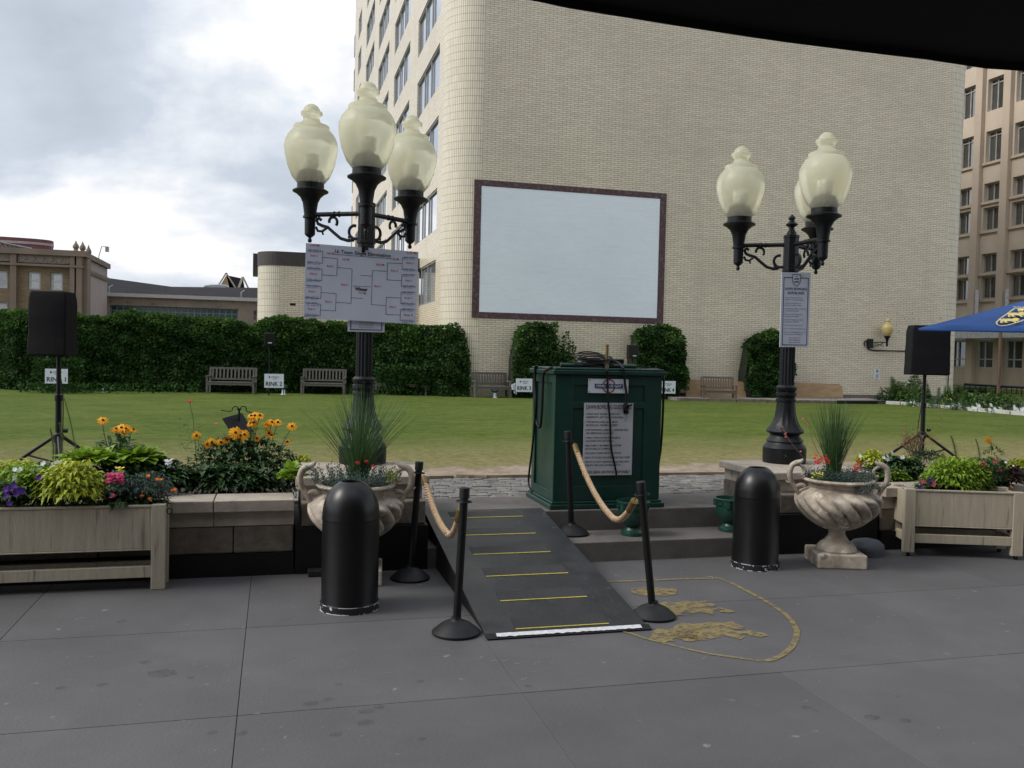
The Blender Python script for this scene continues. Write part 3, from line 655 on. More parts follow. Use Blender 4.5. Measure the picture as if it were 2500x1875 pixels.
mb = MB(); mb.box(xl, xr, TH - .35, TH + .5, ze + .003, ze + .3); mb.build('cornice', M('pale_coping', (.45, .43, .41), rough=.7), HL, local=False)
ra, rb, rc = gt(*z1f(905, 478), TH + 14), gt(*z1f(1450, 553), TH + 14), gt(*z1f(2200, 562), TH + 14); r0_ = ra + (ra - rb) * .4
mb = MB(); y0 = TH + .6; zeh = ze + .1
mb.add([(xl, y0, zeh), (rb.x * .93, y0, zeh), (xr, y0, zeh), tuple(r0_), tuple(ra), tuple(rb), tuple(rc + (rc - rb) * .3)], [(0, 1, 5, 4, 3), (1, 2, 6, 5)]); mb.build('roof', m_slate, HL, local=False)
mb = MB()
for X in (1310, 1480, 1650, 1840):
    a_ = H_(X - 30, 640, TH + 2.2); b_ = H_(X + 60, 655, TH + 1.2); mb.poly([a_, a_ + V((.6, 0, 0)), b_ + V((.8, 0, -.05)), b_]); mb.poly([a_ + V((0, .3, -.2)), b_ + V((0, .3, -.2)), b_, a_])
mb.build('skylight', M('skylight_white', (.7, .72, .75), rough=.3), HL, local=False)
mb = MB()
for X, Y in ((920, 610), (2035, 650)):
    p = H_(X, Y, TH + 1); mb.tube([(p.x, p.y, ze), (p.x, p.y, p.z + .5), (p.x + .3, p.y, p.z + .7)], .07, 6)
mb.build('roof_pipe', m_metal, HL, local=False)
TG = 135.0
g_ = lambda X, Y, t=TG: gt(*z1f(X, Y), t)
GH = thing('gabled_house', 'tan gabled roof peaks showing above the grey roof of the hall', 'house', (g_(1910, 560).x, TG, 0))
a_, b_, c_ = g_(1840, 575), g_(1910, 455), g_(1982, 575)
mb = MB(); mb.slab([(a_.x, TG, 0), (c_.x, TG, 0), (c_.x, TG, c_.z), (b_.x, TG, b_.z), (a_.x, TG, a_.z)], .5, V((0, -1, 0))); mb.build('gable_wall', M('ochre_render', (.40, .30, .17), rough=.85), GH, local=False)
m_trim = M('cream_trim', (.38, .34, .28), rough=.7)
mb = MB(); mb.bar(a_ + V((-.3, -.3, -.1)), b_ + V((0, -.3, .3)), .15, .2); mb.bar(c_ + V((.3, -.3, -.1)), b_ + V((0, -.3, .3)), .15, .2)
d_, e_, f_ = g_(2050, 483), g_(2098, 570), g_(2010, 570); mb.bar(e_, d_ + V((0, -.3, .2)), .15, .2); mb.bar(f_, d_ + V((0, -.2, .2)), .2, .3); mb.build('bargeboard', m_trim, GH, local=False)
mb = MB(); mb.add([tuple(b_), tuple(c_ + V((0, 0, -3))), tuple(e_ + V((0, 0, -3))), tuple(d_ + V((0, .4, 0)))], [(0, 1, 2, 3)]); mb.add([tuple(b_), tuple(d_ + V((0, .4, 0))), (d_.x, TG + 9, d_.z - 6), (b_.x, TG + 9, b_.z - 6)], [(0, 1, 2, 3)]); mb.build('roof', m_slate, GH, local=False)
mb = MB(); pts = [gt(*z1f(X, Y), 122) for X, Y in ((1720, 558), (1730, 547), (1780, 541), (1850, 540), (1905, 545), (1930, 556))]
mb.tube(pts, .12, 6); mb.tube([p + V((0, 0, -.7)) for p in pts], .1, 6); mb.poly([p for p in pts] + [p + V((0, 0, -3)) for p in pts[::-1]])
tag(mb.build('glass_roof_dome', glassmat('dome_glass', (.25, .28, .31), rough=.2)), 'low rounded glass rooflight beside the tan gable', 'rooflight')

# ------------------------------------------------------------------ tan stone office building on the right
SB = 42.0
z5 = lambda X, Y: zz(X, Y, 1.843, 2300, 0)
def RBp(X, Y): return gs(*z5(X, Y), SB)
m_tan = M('tan_stone_cladding', (.50, .41, .325), (.44, .36, .285), rough=.8, scale=.5)
m_tan2 = M('tan_stone_panel', (.56, .475, .385), (.49, .415, .335), rough=.8, scale=.7)
yb0, yb1 = RBp(285, 400).y, RBp(207, 400).y           # near and far side of window column
pil = RBp(185, 640).y - RBp(312, 640).y; ww = yb1 - yb0
OY = yb1 + 8 * pil; u_of = lambda y: OY - y
rz = [(RBp(245, a2).z, RBp(245, b2).z) for a2, b2 in ((490, 345), (720, 580), (898, 815), (1030, 925), (1222, 1135), (1342, 1240))]
dz_ = rz[0][0] - rz[1][0]
for k in range(1, 4): rz.append((rz[0][0] + dz_ * k, rz[0][1] + dz_ * k))
zgr = (gs(*zz(1560, 825, 4.148, 2000, 700), SB).z, gs(*zz(1560, 545, 4.148, 2000, 700), SB).z); rz.append(zgr)
TBg = thing('tan_stone_office', 'tan stone office block with paired windows between pilasters beyond the cream brick wall', 'office building', (SB, 44, 0))
ops = []
for k in range(-4, 6):
    ua = u_of(yb1) + k * pil; ops += [(ua, ua + ww, a2, b2) for a2, b2 in rz]
ops = [q for q in ops if q[0] > .2]
mb = MB(); facade(mb, (SB, OY, 0), (0, -1, 0), OY - 34, 0, rz[8][1] + 2, ops, depth=.3, n=(-1, 0, 0)); mb.build('wall', m_tan2, TBg, local=False)
m_rglass = glassmat('tan_building_glass', (.05, .06, .06), rough=.05)
for q in ops:
    g2 = q[3] - q[2] > 1.7
    window(TBg, V((SB, OY, 0)) - TBg.location, (0, -1, 0), q, (-1, 0, 0), .3 if q[2] != zgr[0] else .12, m_winwhite if q[2] == zgr[0] else M('pale_window_frame', (.40, .38, .36), rough=.5), m_rglass, vbars=(.42,), hbars=(.85,) if g2 and q[2] != zgr[0] else ((.33,) if q[2] == zgr[0] else ()), fw=.09)
mb = MB()
for k in range(-4, 6):
    yc = yb1 - k * pil + (pil - ww) / 2; w_ = (pil - ww) * .33
    mb.box(SB - .3, SB - .003, yc - w_, yc + w_, 0, rz[8][1] + 2)
mb.build('pilaster', m_tan, TBg, local=False, bevel=.03)
for a2, b2 in rz:
    if a2 == zgr[0] or a2 > 17: continue
    for k in range(-1, 4):
        y1_ = yb1 - k * pil; mb = MB(); mb.box(SB - .12, SB - .002, y1_ - ww - .12, y1_ + .12, a2 - .17, a2 - .02); mb.build('sill', m_tan, TBg, local=False)
wz0, wz1 = gs(*zz(1560, 530, 4.148, 2000, 700), SB).z, gs(*zz(1560, 452, 4.148, 2000, 700), SB).z
mb = MB(); mb.box(SB - 1.2, SB - .31, 34, OY, wz0, wz1); mb.build('white_fascia', M('white_fascia', (.60, .60, .64), rough=.6), TBg, local=False)
mb = MB()
for X in (1592, 1897):
    p = gs(*zz(X, 180, 4.148, 2000, 700), SB - .35); mb.box(SB - .36, SB - .305, p.y - .12, p.y + .12, p.z - 1.6, p.z + .9)
mb.build('white_downpipe', M('white_fascia', (.42, .42, .45)), TBg, local=False)
# terrace awning, railing, and orange glow of umbrellas under it (far right)
mb = MB(); p = gt(2355, 938, 33.0); q = gt(2520, 948, 33.0)
mb.tube([p, q], .05, 6)
for i in range(14):
    a_ = p.lerp(q, i / 13); mb.tube([a_, (a_.x, a_.y, Z2)], .02, 5)
mb.tube([p - V((0, 0, .9)), q - V((0, 0, .9))], .03, 6)
tag(mb.build('iron_railing', m_iron), 'dark iron railing behind the flower border at the right', 'railing')
mb = MB(); zs = gt(2400, 941, 36).z; mb.box(p.x - .2, q.x + 3, 36, 38, zs - .12, zs); mb.box(p.x, q.x + 3, 37.9, 38, Z2 - .2, zs - .121)
tag(mb.build('shop_front', m_darkglass), 'dark glazed ground floor front behind the iron railing', 'shop front')
p = gt(2443, 808, 24); q = gt(2441, 966, 24)
mb = MB(); mb.tube([(p.x, 24, Z2), (p.x, 24, p.z + .1)], .055, 10); mb.lathe([(.11, 0), (.11, .05), (.06, .07)], (p.x, 24, Z2), 12)
tag(mb.build('rusty_post', M('rusty_steel', (.10, .058, .036), (.07, .04, .026), rough=.7), smooth=True), 'slim rusty brown post rising to the blue umbrella', 'post')

# ------------------------------------------------------------------ wall lamp, conduit, notice, boards
m_globe, N_, L_n, P_n = base_mat('frosted_cream_globe')
def globe_nodes():
    N, L, P = N_, L_n, P_n
    P.inputs['Base Color'].default_value = (.9, .87, .66, 1); P.inputs['Roughness'].default_value = .28
    tc = N.new('ShaderNodeTexCoord'); n = N.new('ShaderNodeTexNoise'); n.inputs['Scale'].default_value = 6; L.new(tc.outputs['Object'], n.inputs['Vector'])
    r = N.new('ShaderNodeValToRGB'); r.color_ramp.elements[0].color = (.92, .89, .72, 1); r.color_ramp.elements[1].color = (.99, .98, .88, 1); L.new(n.outputs[0], r.inputs[0]); L.new(r.outputs[0], P.inputs['Base Color'])
    t = N.new('ShaderNodeBsdfTranslucent'); L.new(r.outputs[0], t.inputs[0])
    m1 = N.new('ShaderNodeMixShader'); m1.inputs[0].default_value = .62; L.new(P.outputs[0], m1.inputs[1]); L.new(t.outputs[0], m1.inputs[2])
    rf = N.new('ShaderNodeBsdfRefraction'); rf.inputs['IOR'].default_value = 1.25; rf.inputs['Roughness'].default_value = .24; rf.inputs['Color'].default_value = (.95, .93, .80, 1)
    m2 = N.new('ShaderNodeMixShader'); m2.inputs[0].default_value = .46; L.new(m1.outputs[0], m2.inputs[1]); L.new(rf.outputs[0], m2.inputs[2])
    L.new(m2.outputs[0], N['Material Output'].inputs[0])
globe_nodes()
GP = [(.112, 0), (.158, .055), (.196, .15), (.216, .24), (.222, .30), (.217, .345), (.196, .395), (.168, .432), (.148, .446), (.150, .474), (.143, .482), (.095, .497), (.075, .515), (.067, .535), (.072, .555), (.089, .572), (.092, .588), (.088, .597), (.070, .605), (.066, .622), (.050, .645), (.026, .660), (.004, .666)]
HP = [(.001, -.235), (.014, -.232), (.018, -.215), (.014, -.20), (.010, -.195), (.030, -.18), (.044, -.165), (.046, -.03), (.060, -.028), (.060, -.012), (.050, -.008), (.054, .03), (.064, .10), (.085, .145), (.118, .175), (.148, .19), (.150, .20), (.125, .215), (.112, .222), (.112, .262), (.08, .262)]
def lamp_head(root, loc, s=1.06):
    """holder part with globe and ballast; z=0 is the arm height"""
    mb = MB(); mb.lathe([(r * s, z * s) for r, z in HP], loc, 28)
    h = mb.build('lamp_holder', m_iron, root, smooth=True)
    l2 = V(loc) + V((0, 0, .262 * s))
    mb = MB(); mb.lathe([(r * s, z * s) for r, z in GP], l2, 36); g = mb.build('globe', m_globe, root, smooth=30)
    mb = MB(); mb.lathe([(.100 * s, .002 * s), (.100 * s, .06 * s), (.075 * s, .115 * s), (.02 * s, .135 * s)], l2, 16); mb.build('lamp_socket', m_ink, g, smooth=True)
    mb = MB(); mb.lathe([(.030 * s, .125 * s), (.052 * s, .15 * s), (.056 * s, .24 * s), (.040 * s, .25 * s)], l2, 18); mb.build('lamp_reflector', M('reflector_white', (.80, .82, .78), rough=.4), g, smooth=True)
def scroll(mb, R, base, L_, flip=1):
    P = lambda x, z: base + R @ V((x, 0, z))
    def arc(cx, cz, r0, r1, a0, a1, n=14): return [P(cx + (r0 + (r1 - r0) * i / n) * cos(a0 + (a1 - a0) * i / n), cz + (r0 + (r1 - r0) * i / n) * sin(a0 + (a1 - a0) * i / n)) for i in range(n + 1)]
    # big c-scroll at the post, wave along, small scroll at the holder
    k = L_
    mb.tube(arc(.20 * k, -.17, .045, .085, pi * .55, -pi * 1.15 + pi * 0, 16)[::1], 0.014, 6)
    mb.tube([P(.22 * k, -.25), P(.32 * k, -.255), P(.45 * k, -.235), P(.58 * k, -.18), P(.68 * k, -.135), P(.78 * k, -.12), P(.86 * k, -.10), P(.88 * k, -.07), P(.84 * k, -.05), P(.80 * k, -.07)], .015, 6)
    mb.tube(arc(.60 * k, -.085, .03, .05, -pi * .1, pi * 1.25, 12), .013, 6)
    mb.tube([P(.70 * k, -.14), P(.78 * k, -.17), P(.86 * k, -.165), P(.89 * k, -.13)], .012, 6)
    mb.tube([P(.30 * k, -.255), P(.31 * k, -.215)], .008, 5); mb.tube([P(.79 * k, -.16), P(.76 * k, -.20)], .009, 5)
def lamppost(name, label, base, ztop_arm, angles, L_=.47, leanfix=0):
    root = thing(name, label, 'lamp post', base, 0, None)
    h = ztop_arm - base[2]; mb = MB()
    n = 20; fl = lambda r, z, a: r * (1 + .035 * cos(n * a)) if .44 < z < h - .45 else r
    prof = [(.205, 0), (.208, .03), (.208, .15), (.190, .175), (.176, .19), (.168, .205), (.180, .215), (.165, .235), (.148, .26), (.140, .275), (.150, .285), (.178, .30), (.182, .312), (.172, .325), (.150, .35), (.120, .40), (.102, .46), (.092, .53), (.088, .60), (.098, .605), (.098, .625), (.084, .635), (.088, .655), (.100, .665), (.100, .69), (.084, .70), (.092, .71), (.100, .725), (.099, .745), (.080, .765)]
    mb.lathe(prof, (0, 0, 0), 48, mod=lambda r, z, a: r * (1 + (.03 * cos(16 * a) if .32 < z < .59 else 0))); mb.build('post_base', m_iron, root, smooth=35)
    mb = MB(); prof = [(.070, .76), (.068, h - .42)]
    mb.lathe(prof, (0, 0, 0), 80, mod=lambda r, z, a: r * (1 + .06 * cos(16 * a))); mb.build('shaft', m_iron, root, smooth=True)
    mb = MB(); mb.lathe([(.072, h - .42), (.072, h - .27), (.082, h - .262), (.082, h - .24), (.076, h - .235), (.074, h + .06), (.078, h + .065), (.078, h + .09), (.05, h + .10), (.046, h + .12), (.028, h + .145), (.026, h + .17), (.058, h + .19), (.060, h + .20), (.03, h + .225), (.022, h + .24), (.036, h + .255), (.034, h + .265), (.016, h + .285), (.002, h + .30)], (0, 0, 0), 8); mb.build('post_head', m_iron, root, smooth=20)
    for a in angles:
        R = Matrix.Rotation(a, 3, 'Z'); mb = MB(); b0 = V((0, 0, h))
        mb.tube([b0 + R @ V((.06, 0, 0)), b0 + R @ V((L_ - .04, 0, 0))], .021, 10)
        for x in (.22, .26): mb.lathe([(.024, 0), (.027, .004), (.027, .012), (.024, .016)], b0 + R @ V((x * L_ / .47, 0, 0)), 8, R @ Matrix.Rotation(pi / 2, 3, 'Y'))
        scroll(mb, R, b0 + V((0, 0, .02)), L_); mb.build('arm', m_iron, root, smooth=True)
        lamp_head(root, b0 + R @ V((L_, 0, 0)))
    return root
pbL = gz(885, 1130, .715); pbR = gz(1914, 1129, .70)
zaL = gt(889, 521, pbL.y).z; zaR = gt(1935, 598, pbR.y).z
camang = lambda p: atan2(-p.y, -p.x)          # direction from p to the camera
aL = camang(pbL)
LPL = lamppost('lamp_post', 'black three globe lamp post carrying the tournament bracket board', (pbL.x, pbL.y, .716), zaL, [aL - .01, aL + 2.33, aL - 2.0], .55)
aR = camang(pbR)
LPR = lamppost('lamp_post', 'black three globe lamp post carrying the narrow guidelines sign', (pbR.x, pbR.y, .701), zaR, [aR + .60, aR - 1.55, aR + 2.62], .50)
# old fixing holes in the wall round the lamp
mb = MB()
for (X, Y) in ((745, 180), (695, 260), (790, 270), (728, 327), (865, 325), (902, 320), (955, 322), (1010, 325), (880, 350), (710, 385), (785, 385), (742, 447), (803, 450), (660, 512), (698, 518), (1230, 322), (945, 270), (690, 455)):
    p = gt(*zz(X, Y, 4.148, 2000, 700), TF); mb.lathe([(.028, 0), (.022, .006)], (p.x, TF - .0005, p.z), 8, Matrix.Rotation(pi / 2, 3, 'X'))
tag(mb.build('wall_fixings', m_metal), kind='stuff')
# wall lamp
pw = gt(2141, 836, TF - .02)
WL = thing('wall_lantern', 'small black wall lamp with cream globe on the brick wall', 'wall lamp', (pw.x - .32, TF, pw.z))
mb = MB(); mb.box(-.10, .10, -.12, -.003, -.22, .12); mb.build('back_box', m_iron, WL, bevel=.01)
mb = MB(); mb.tube([(.08, -.09, .0), (.50, -.30, .0)], .02, 6); mb.tube([(.1, -.09, -.14), (.25, -.16, -.12), (.40, -.25, -.03)], .015, 6); mb.tube([(.15, -.1, -.05), (.3, -.2, -.08), (.42, -.26, -.14)], .012, 6); mb.build('bracket', m_iron, WL)
s_ = .92
mb = MB(); mb.lathe([(r * s_ * .9, z * s_) for r, z in HP if z > -.19], (.52, -.31, .02), 20); mb.build('lamp_holder', m_iron, WL, smooth=True)
mb = MB(); mb.lathe([(r * s_, z * s_) for r, z in GP], (.52, -.31, .262 * s_), 24); g = mb.build('globe', M('amber_globe', (.50, .40, .17), (.42, .33, .14), rough=.4), WL, smooth=True)
mb = MB(); pc = [gt(*zz(X, Y, 4.148, 2000, 700), TF - .03) for X, Y in ((462, 600), (456, 560), (470, 548), (484, 560), (488, 610), (505, 636), (560, 645), (870, 652), (1000, 655), (1290, 660))]
mb.tube(pc, .022, 6); pe = pc[-1]; mb.tube([pe, pe + V((.12, 0, -.1)), (pe.x + .12, pe.y, .5)], .022, 6)
tag(mb.build('electrical_conduit', m_rubber), 'thin dark conduit running along the brick wall from the wall lamp', 'conduit')
p = gt(2134, 901, TF - .02); q = gt(2148, 926, TF - .02)
NT = thing('paper_notice', 'white paper notice taped to the cream brick wall', 'notice', (p.x, TF, q.z)); mb = MB(); mb.box(0, q.x - p.x, -.018, -.004, 0, p.z - q.z); mb.build('sheet', M('paper_white', (.62, .62, .66), rough=.7), NT)
mb = MB(); mb.obox(((q.x - p.x) / 2, -.021, .30 * 1), (.05, .003, .10)); 
for k in range(7): mb.obox(((q.x - p.x) / 2, -.021, .04 + k * .024), (.11, .003, .006))
mb.build('lettering', m_ink, NT)
m_ply = M('plywood', (.33, .22, .115), (.25, .16, .08), rough=.75, scale=2.2, stretch=(1, 1, 3.5), detail=8)
for (xa, xb, ya, yb, lab) in ((1670, 1811, 927, 970, 'plywood sheet on the brick wall behind the right hand bench'), (1930, 2047, 934, 970, 'long plywood sheet leaning on the wall right of the lamp post')):
    a_, b_ = gt(xa, ya, TF - .3), gt(xb, yb, TF - .3); mb = MB()
    mb.slab([(a_.x, TF - .40, a_.z + .02), (a_.x, TF - .50, b_.z - .05), (b_.x + .06, TF - .50, b_.z), (b_.x + .04, TF - .42, b_.z + (a_.z - b_.z) * .8), (b_.x - .05, TF - .40, a_.z - .03)], .02, V((0, -1, 0)))
    tag(mb.build('plywood_board', m_ply), lab, 'plywood board', 'plywood boards at the wall')

# ------------------------------------------------------------------ ivy
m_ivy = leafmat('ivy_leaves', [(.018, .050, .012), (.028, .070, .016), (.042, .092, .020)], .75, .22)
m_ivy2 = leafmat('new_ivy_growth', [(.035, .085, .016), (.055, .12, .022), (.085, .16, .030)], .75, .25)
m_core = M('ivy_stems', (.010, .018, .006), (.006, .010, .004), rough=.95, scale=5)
def leaf4(mb, p, d, s, t): # small ivy leaf, two triangles pairs around a folded midrib
    d = d.normalized(); w = d.cross(V((rnd() - .5, rnd() - .5, rnd() - .5))).normalized(); m = p + d * s * .5
    mb.add([p, m + w * t * s, p + d * s - V((0, 0, .1 * s)), m - w * t * s], [(0, 1, 2), (0, 2, 3)])
def ivy(name, label, path, prof, n, thick, leafs=(.06, .13), group=None):
    """path(u)->(x,y) front line, prof(u)->(zlo,zhi); u in metres along"""
    L_ = path[-1][0] - path[0][0]
    def front(x):
        for (xa, ya), (xb, yb) in zip(path, path[1:]):
            if xa <= x <= xb: return ya + (yb - ya) * (x - xa) / (xb - xa)
        return path[-1][1]
    root = thing(name, label, 'ivy', (path[0][0], path[0][1], Z2), 0, group)
    bulge = lambda x, z: .22 * noise.noise(V((x * .9, z * 1.1, 1))) + .20 * noise.noise(V((x * 2.0, z * 2.8 + x, 5))) + .06 * noise.noise(V((x * 6, z * 6, 9)))
    mb = MB(); i0, i1 = path[0][0], path[-1][0]; step_ = .16; cnt = 0; tries = 0
    while cnt < n and tries < n * 8:
        tries += 1
        x = U(i0, i1); zl, zh = prof(x); 
        if zh <= zl + .02: continue
        top = rnd() < .16
        b_ = bulge(x, 0) ; zh2 = zh + .10 * noise.noise(V((x * 3, 0, 3))) + .07 * noise.noise(V((x * 8, 0, 7)))
        if top:
            z = zh2 + U(-.05, .05); y = front(x) + thick * rnd() * .9
        else:
            z = zl + (zh2 - zl) * rnd(); rr = max(0, (z - (zh2 - .35)) / .35); y = front(x) - bulge(x, z) + rr * rr * .18 + U(-.05, .03)
        s = U(*leafs); d = V((U(-1, 1), U(-1.1, .0), U(-.9, .5)))
        if top: d.z = U(-.1, 1)
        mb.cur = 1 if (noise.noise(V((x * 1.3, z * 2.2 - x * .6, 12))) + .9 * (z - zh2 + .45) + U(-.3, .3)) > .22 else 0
        leaf4(mb, V((x, y, z)), d, s, U(.38, .55)); cnt += 1
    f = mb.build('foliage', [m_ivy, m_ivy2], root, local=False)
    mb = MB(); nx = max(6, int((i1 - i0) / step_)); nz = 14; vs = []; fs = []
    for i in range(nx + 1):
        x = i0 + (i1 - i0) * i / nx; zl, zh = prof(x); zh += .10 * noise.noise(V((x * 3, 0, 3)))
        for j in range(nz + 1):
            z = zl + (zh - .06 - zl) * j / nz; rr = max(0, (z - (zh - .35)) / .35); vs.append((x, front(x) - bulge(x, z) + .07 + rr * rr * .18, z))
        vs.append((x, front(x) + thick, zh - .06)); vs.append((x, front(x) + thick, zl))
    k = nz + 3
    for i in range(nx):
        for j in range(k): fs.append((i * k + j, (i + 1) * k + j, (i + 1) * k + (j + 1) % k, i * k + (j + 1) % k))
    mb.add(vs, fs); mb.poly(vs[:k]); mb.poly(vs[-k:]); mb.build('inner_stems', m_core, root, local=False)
    return root
def interp(tab):
    def f(x):
        if x <= tab[0][0]: return tab[0][1]
        for (a, b), (c, d) in zip(tab, tab[1:]):
            if a <= x <= c: return b + (d - b) * (x - a) / (c - a)
        return tab[-1][1]
    return f
D_ = 2500 / 2212
hedge_front = [(gz(-60, 953, Z2).x, gz(-60, 953, Z2).y + 1.4), (gz(0, 957, Z2).x, gz(0, 957, Z2).y + 1.4), (gz(700, 965.5, Z2).x, gz(700, 965.5, Z2).y + 1.5), (gz(850, 967, Z2).x, gz(850, 967, Z2).y + 1.6), (4.6, 28.15), (5.3, 27.6), (5.98, 27.35)]
hf = lambda px, py: gt(px * D_, py * D_, 28.5)
tops = interp([(hf(x, y).x, hf(x, y).z) for x, y in ((-60, 670), (0, 674), (60, 670), (110, 672), (160, 683), (230, 686), (260, 674), (330, 680), (420, 688), (500, 692), (545, 706), (560, 695), (600, 685), (650, 690), (700, 698), (780, 700), (860, 700), (900, 706), (940, 708), (975, 706))] + [(gt(x * D_, y * D_, 27.4).x, gt(x * D_, y * D_, 27.4).z) for x, y in ((990, 706), (1002, 712), (1010, 735), (1016, 780), (1018, 800))])
def hedge_bottom(x): return Z2 - .02, tops(x)
ivy('ivy_hedge', 'long dark ivy covered wall along the far left side of the green', [(a - 0, b) for a, b in hedge_front], hedge_bottom, 46000, 1.1, (.05, .10))
for i, (pts, lab) in enumerate((
    ([(1104, 770), (1106, 745), (1112, 720), (1130, 706), (1160, 702), (1200, 702), (1222, 712), (1233, 735), (1236, 760), (1228, 785), (1205, 800)], 'broad ivy clump on the brick wall left of the green podium'),
    ([(1362, 770), (1366, 735), (1378, 716), (1400, 708), (1430, 705), (1458, 712), (1472, 730), (1477, 770), (1474, 800)], 'ivy clump on the brick wall beside the small speaker'),
    ([(1604, 800), (1606, 755), (1612, 740), (1640, 722), (1665, 717), (1686, 722), (1696, 740), (1702, 770), (1700, 800)], 'ivy clump on the brick wall behind the right lamp post'))):
    q = [gt(x * D_, y * D_, TF - .3) for x, y in pts]
    tp = interp([(v.x, v.z) for v in q if True]); xa, xb = q[0].x, max(v.x for v in q)
    zc_ = lambda x, xa=xa, xb=xb: Z2 + (0.0 if xa + .15 < x < xb - .25 else .35)
    mono = sorted([(v.x, v.z) for v in q]); tp = interp(mono)
    ivy('wall_ivy', lab, [(xa, TF - .62), (xb, TF - .62)], lambda x, tp=tp, zc_=zc_: (zc_(x), tp(x)), 5200, .6, (.05, .10), group='ivy clumps on the brick wall')

# ------------------------------------------------------------------ benches on the far side
def bench(name, label, pl, pr, w=None, zbase=Z2, parts=True):
    """pl, pr: front foot positions"""
    pl, pr = V(pl), V(pr); d = pr - pl; W_ = d.length; a = atan2(d.y, d.x); root = thing(name, label, 'bench', pl, a, 'teak benches round the green')
    t = .055; m = m_brownwood if 'brown' in label else m_wood
    for x in (0, W_ - t):
        mb = MB(); mb.box(x, x + t, 0, .07, 0, .50); mb.build('leg', m, root)
        mb = MB(); mb.bar((x + t / 2, .44, 0), (x + t / 2, .54, .78), t, .06); mb.build('leg', m, root)
        mb = MB(); mb.box(x - .01, x + t + .01, -.04, .50, .503, .53); mb.build('armrest', m, root)
    mb = MB()
    for k in range(5): mb.box(.0, W_, .0 + k * .095, .08 + k * .095, .33, .355)
    mb.box(t, W_ - t, .01, .04, .26, .329); mb.build('seat', m, root)
    mb = MB(); mb.obox((W_ / 2, .53, .76), (W_ - 2 * t, .035, .06)); mb.obox((W_ / 2, .475, .43), (W_ - 2 * t, .035, .05))
    k = 12
    for i in range(k):
        x = .10 + (W_ - .20) * i / (k - 1); mb.bar((x, .482, .455), (x, .522, .735), .048, .018)
    mb.build('backrest', m, root)
    mb = MB()
    for sx_ in (0, 1):
        x = t if sx_ == 0 else W_ - t; s2 = 1 if sx_ == 0 else -1
        mb.add([(x, .02, .30), (x, .02, .18), (x + s2 * .03, .02, .24), (x + s2 * .12, .02, .30), (x, .05, .30), (x, .05, .18), (x + s2 * .03, .05, .24), (x + s2 * .12, .05, .30)], [(0, 1, 2, 3), (7, 6, 5, 4), (0, 4, 5, 1), (1, 5, 6, 2), (2, 6, 7, 3), (3, 7, 4, 0)])
    mb.build('corner_brace', m, root); return root
def fg(x, y, z=Z2): return gz(x, y, z)
for (xa, ya, xb, yb, lab, dy) in (
    (80, 952, 190, 954, 'teak bench nearly swallowed by ivy behind the first rink sign', .35),
    (502, 960.5, 620, 962.5, 'grey teak bench against the ivy left of the second rink sign', 0),
    (733, 962.5, 841, 964.5, 'grey teak bench against the ivy just left of the lamp post', 0),
    (918, 964, 1046, 967, 'teak bench overgrown by ivy with only its seat edge showing', .35),
    (1148, 968.5, 1247, 971.5, 'mossy teak bench between the ivy and the third rink sign', 0),
    (1716, 979, 1799, 981, 'brown teak bench in front of plywood right of the podium', 0)):
    A_, B_ = fg(xa, ya), fg(xb, yb); A_.y += dy; B_.y += dy
    if xa >= 1148: A_.y = min(A_.y, TF - .78); B_.y = min(B_.y, TF - .70)
    bench('park_bench', lab, A_, B_)
# ivy spilling over the overgrown benches
mb = MB()
for (xa, xb, k) in ((85, 200, 420), (925, 1050, 420), (30, 480, 900), (640, 720, 200), (860, 1120, 620)):
    for i in range(k):
        p = gz(U(xa, xb), U(962, 967) if xa > 800 else U(957, 962), Z2); p.y += U(.0, .9); p.z = Z2 + U(0, .26)
        leaf4(mb, p, V((U(-1, 1), U(-1, .2), U(-.3, .9))), U(.05, .10), .48)
for xa, xb in ((85, 200), (925, 1050)):
    for i in range(900):
        p = gz(U(xa - 8, xb), 961.5 if xa < 800 else 966.5, Z2); p.z = Z2 + U(.40, .98); p.y += U(.1, .34); leaf4(mb, p, V((U(-1, 1), U(-1, .2), U(-.7, .6))), U(.05, .11), .48)
tag(mb.build('ground_ivy', m_ivy), kind='stuff')

# ------------------------------------------------------------------ rink signs, markers, small speakers
m_paper = M('sign_white', (.62, .66, .72), (.57, .61, .67), rough=.5)
def rink(n, px, lab, flagside):
    (x0, y0), (x1, y1) = px; T = 26.0 if n > 3 else 26.6
    a, b = gt(x0, y0, T), gt(x1, y1, T); w, h = b.x - a.x, a.z - b.z
    root = thing('rink_sign', lab, 'sign', (a.x, T, Z2), 0, 'numbered rink signs')
    mb = MB(); mb.box(0, w, -.01, .01, b.z - Z2, a.z - Z2); mb.build('sign_panel', m_paper, root)
    mb = MB(); zb_ = b.z - Z2
    mb.text('RINK %d' % n, (w / 2, -.011, zb_ + h * .14), (1, 0, 0), (0, 0, 1), h * .30, w * .84, 'C', bold=.02, off=.004)
    mb.text('MSDA', (w * .36, -.011, zb_ + h * .72), (1, 0, 0), (0, 0, 1), h * .11, w * .40, 'L', off=.004)
    mb.obox((w * .26, -.013, zb_ + h * .77), (w * .06, .004, h * .14)); mb.obox((w * .55, -.013, zb_ + h * .64), (w * .24, .004, h * .025)); mb.build('lettering', m_ink, root)
    mb = MB(); xp = w * .98 if flagside > 0 else w * .0
    mb.tube([(xp, .02, 0), (xp, .02, a.z - Z2 + .10)], .012, 6); mb.lathe([(.001, -.03), (.03, 0), (.001, .03)], (xp, .02, a.z - Z2 + .12), 8); mb.tube([(xp, .02, a.z - Z2 + .02), (xp - flagside * w * .96, .02, a.z - Z2 + .012)], .008, 5); mb.build('stake', m_iron, root)
rink(1, ((110, 900), (165.5, 936.5)), 'white sign reading RINK 1 half hidden by the left speaker pole', 1)
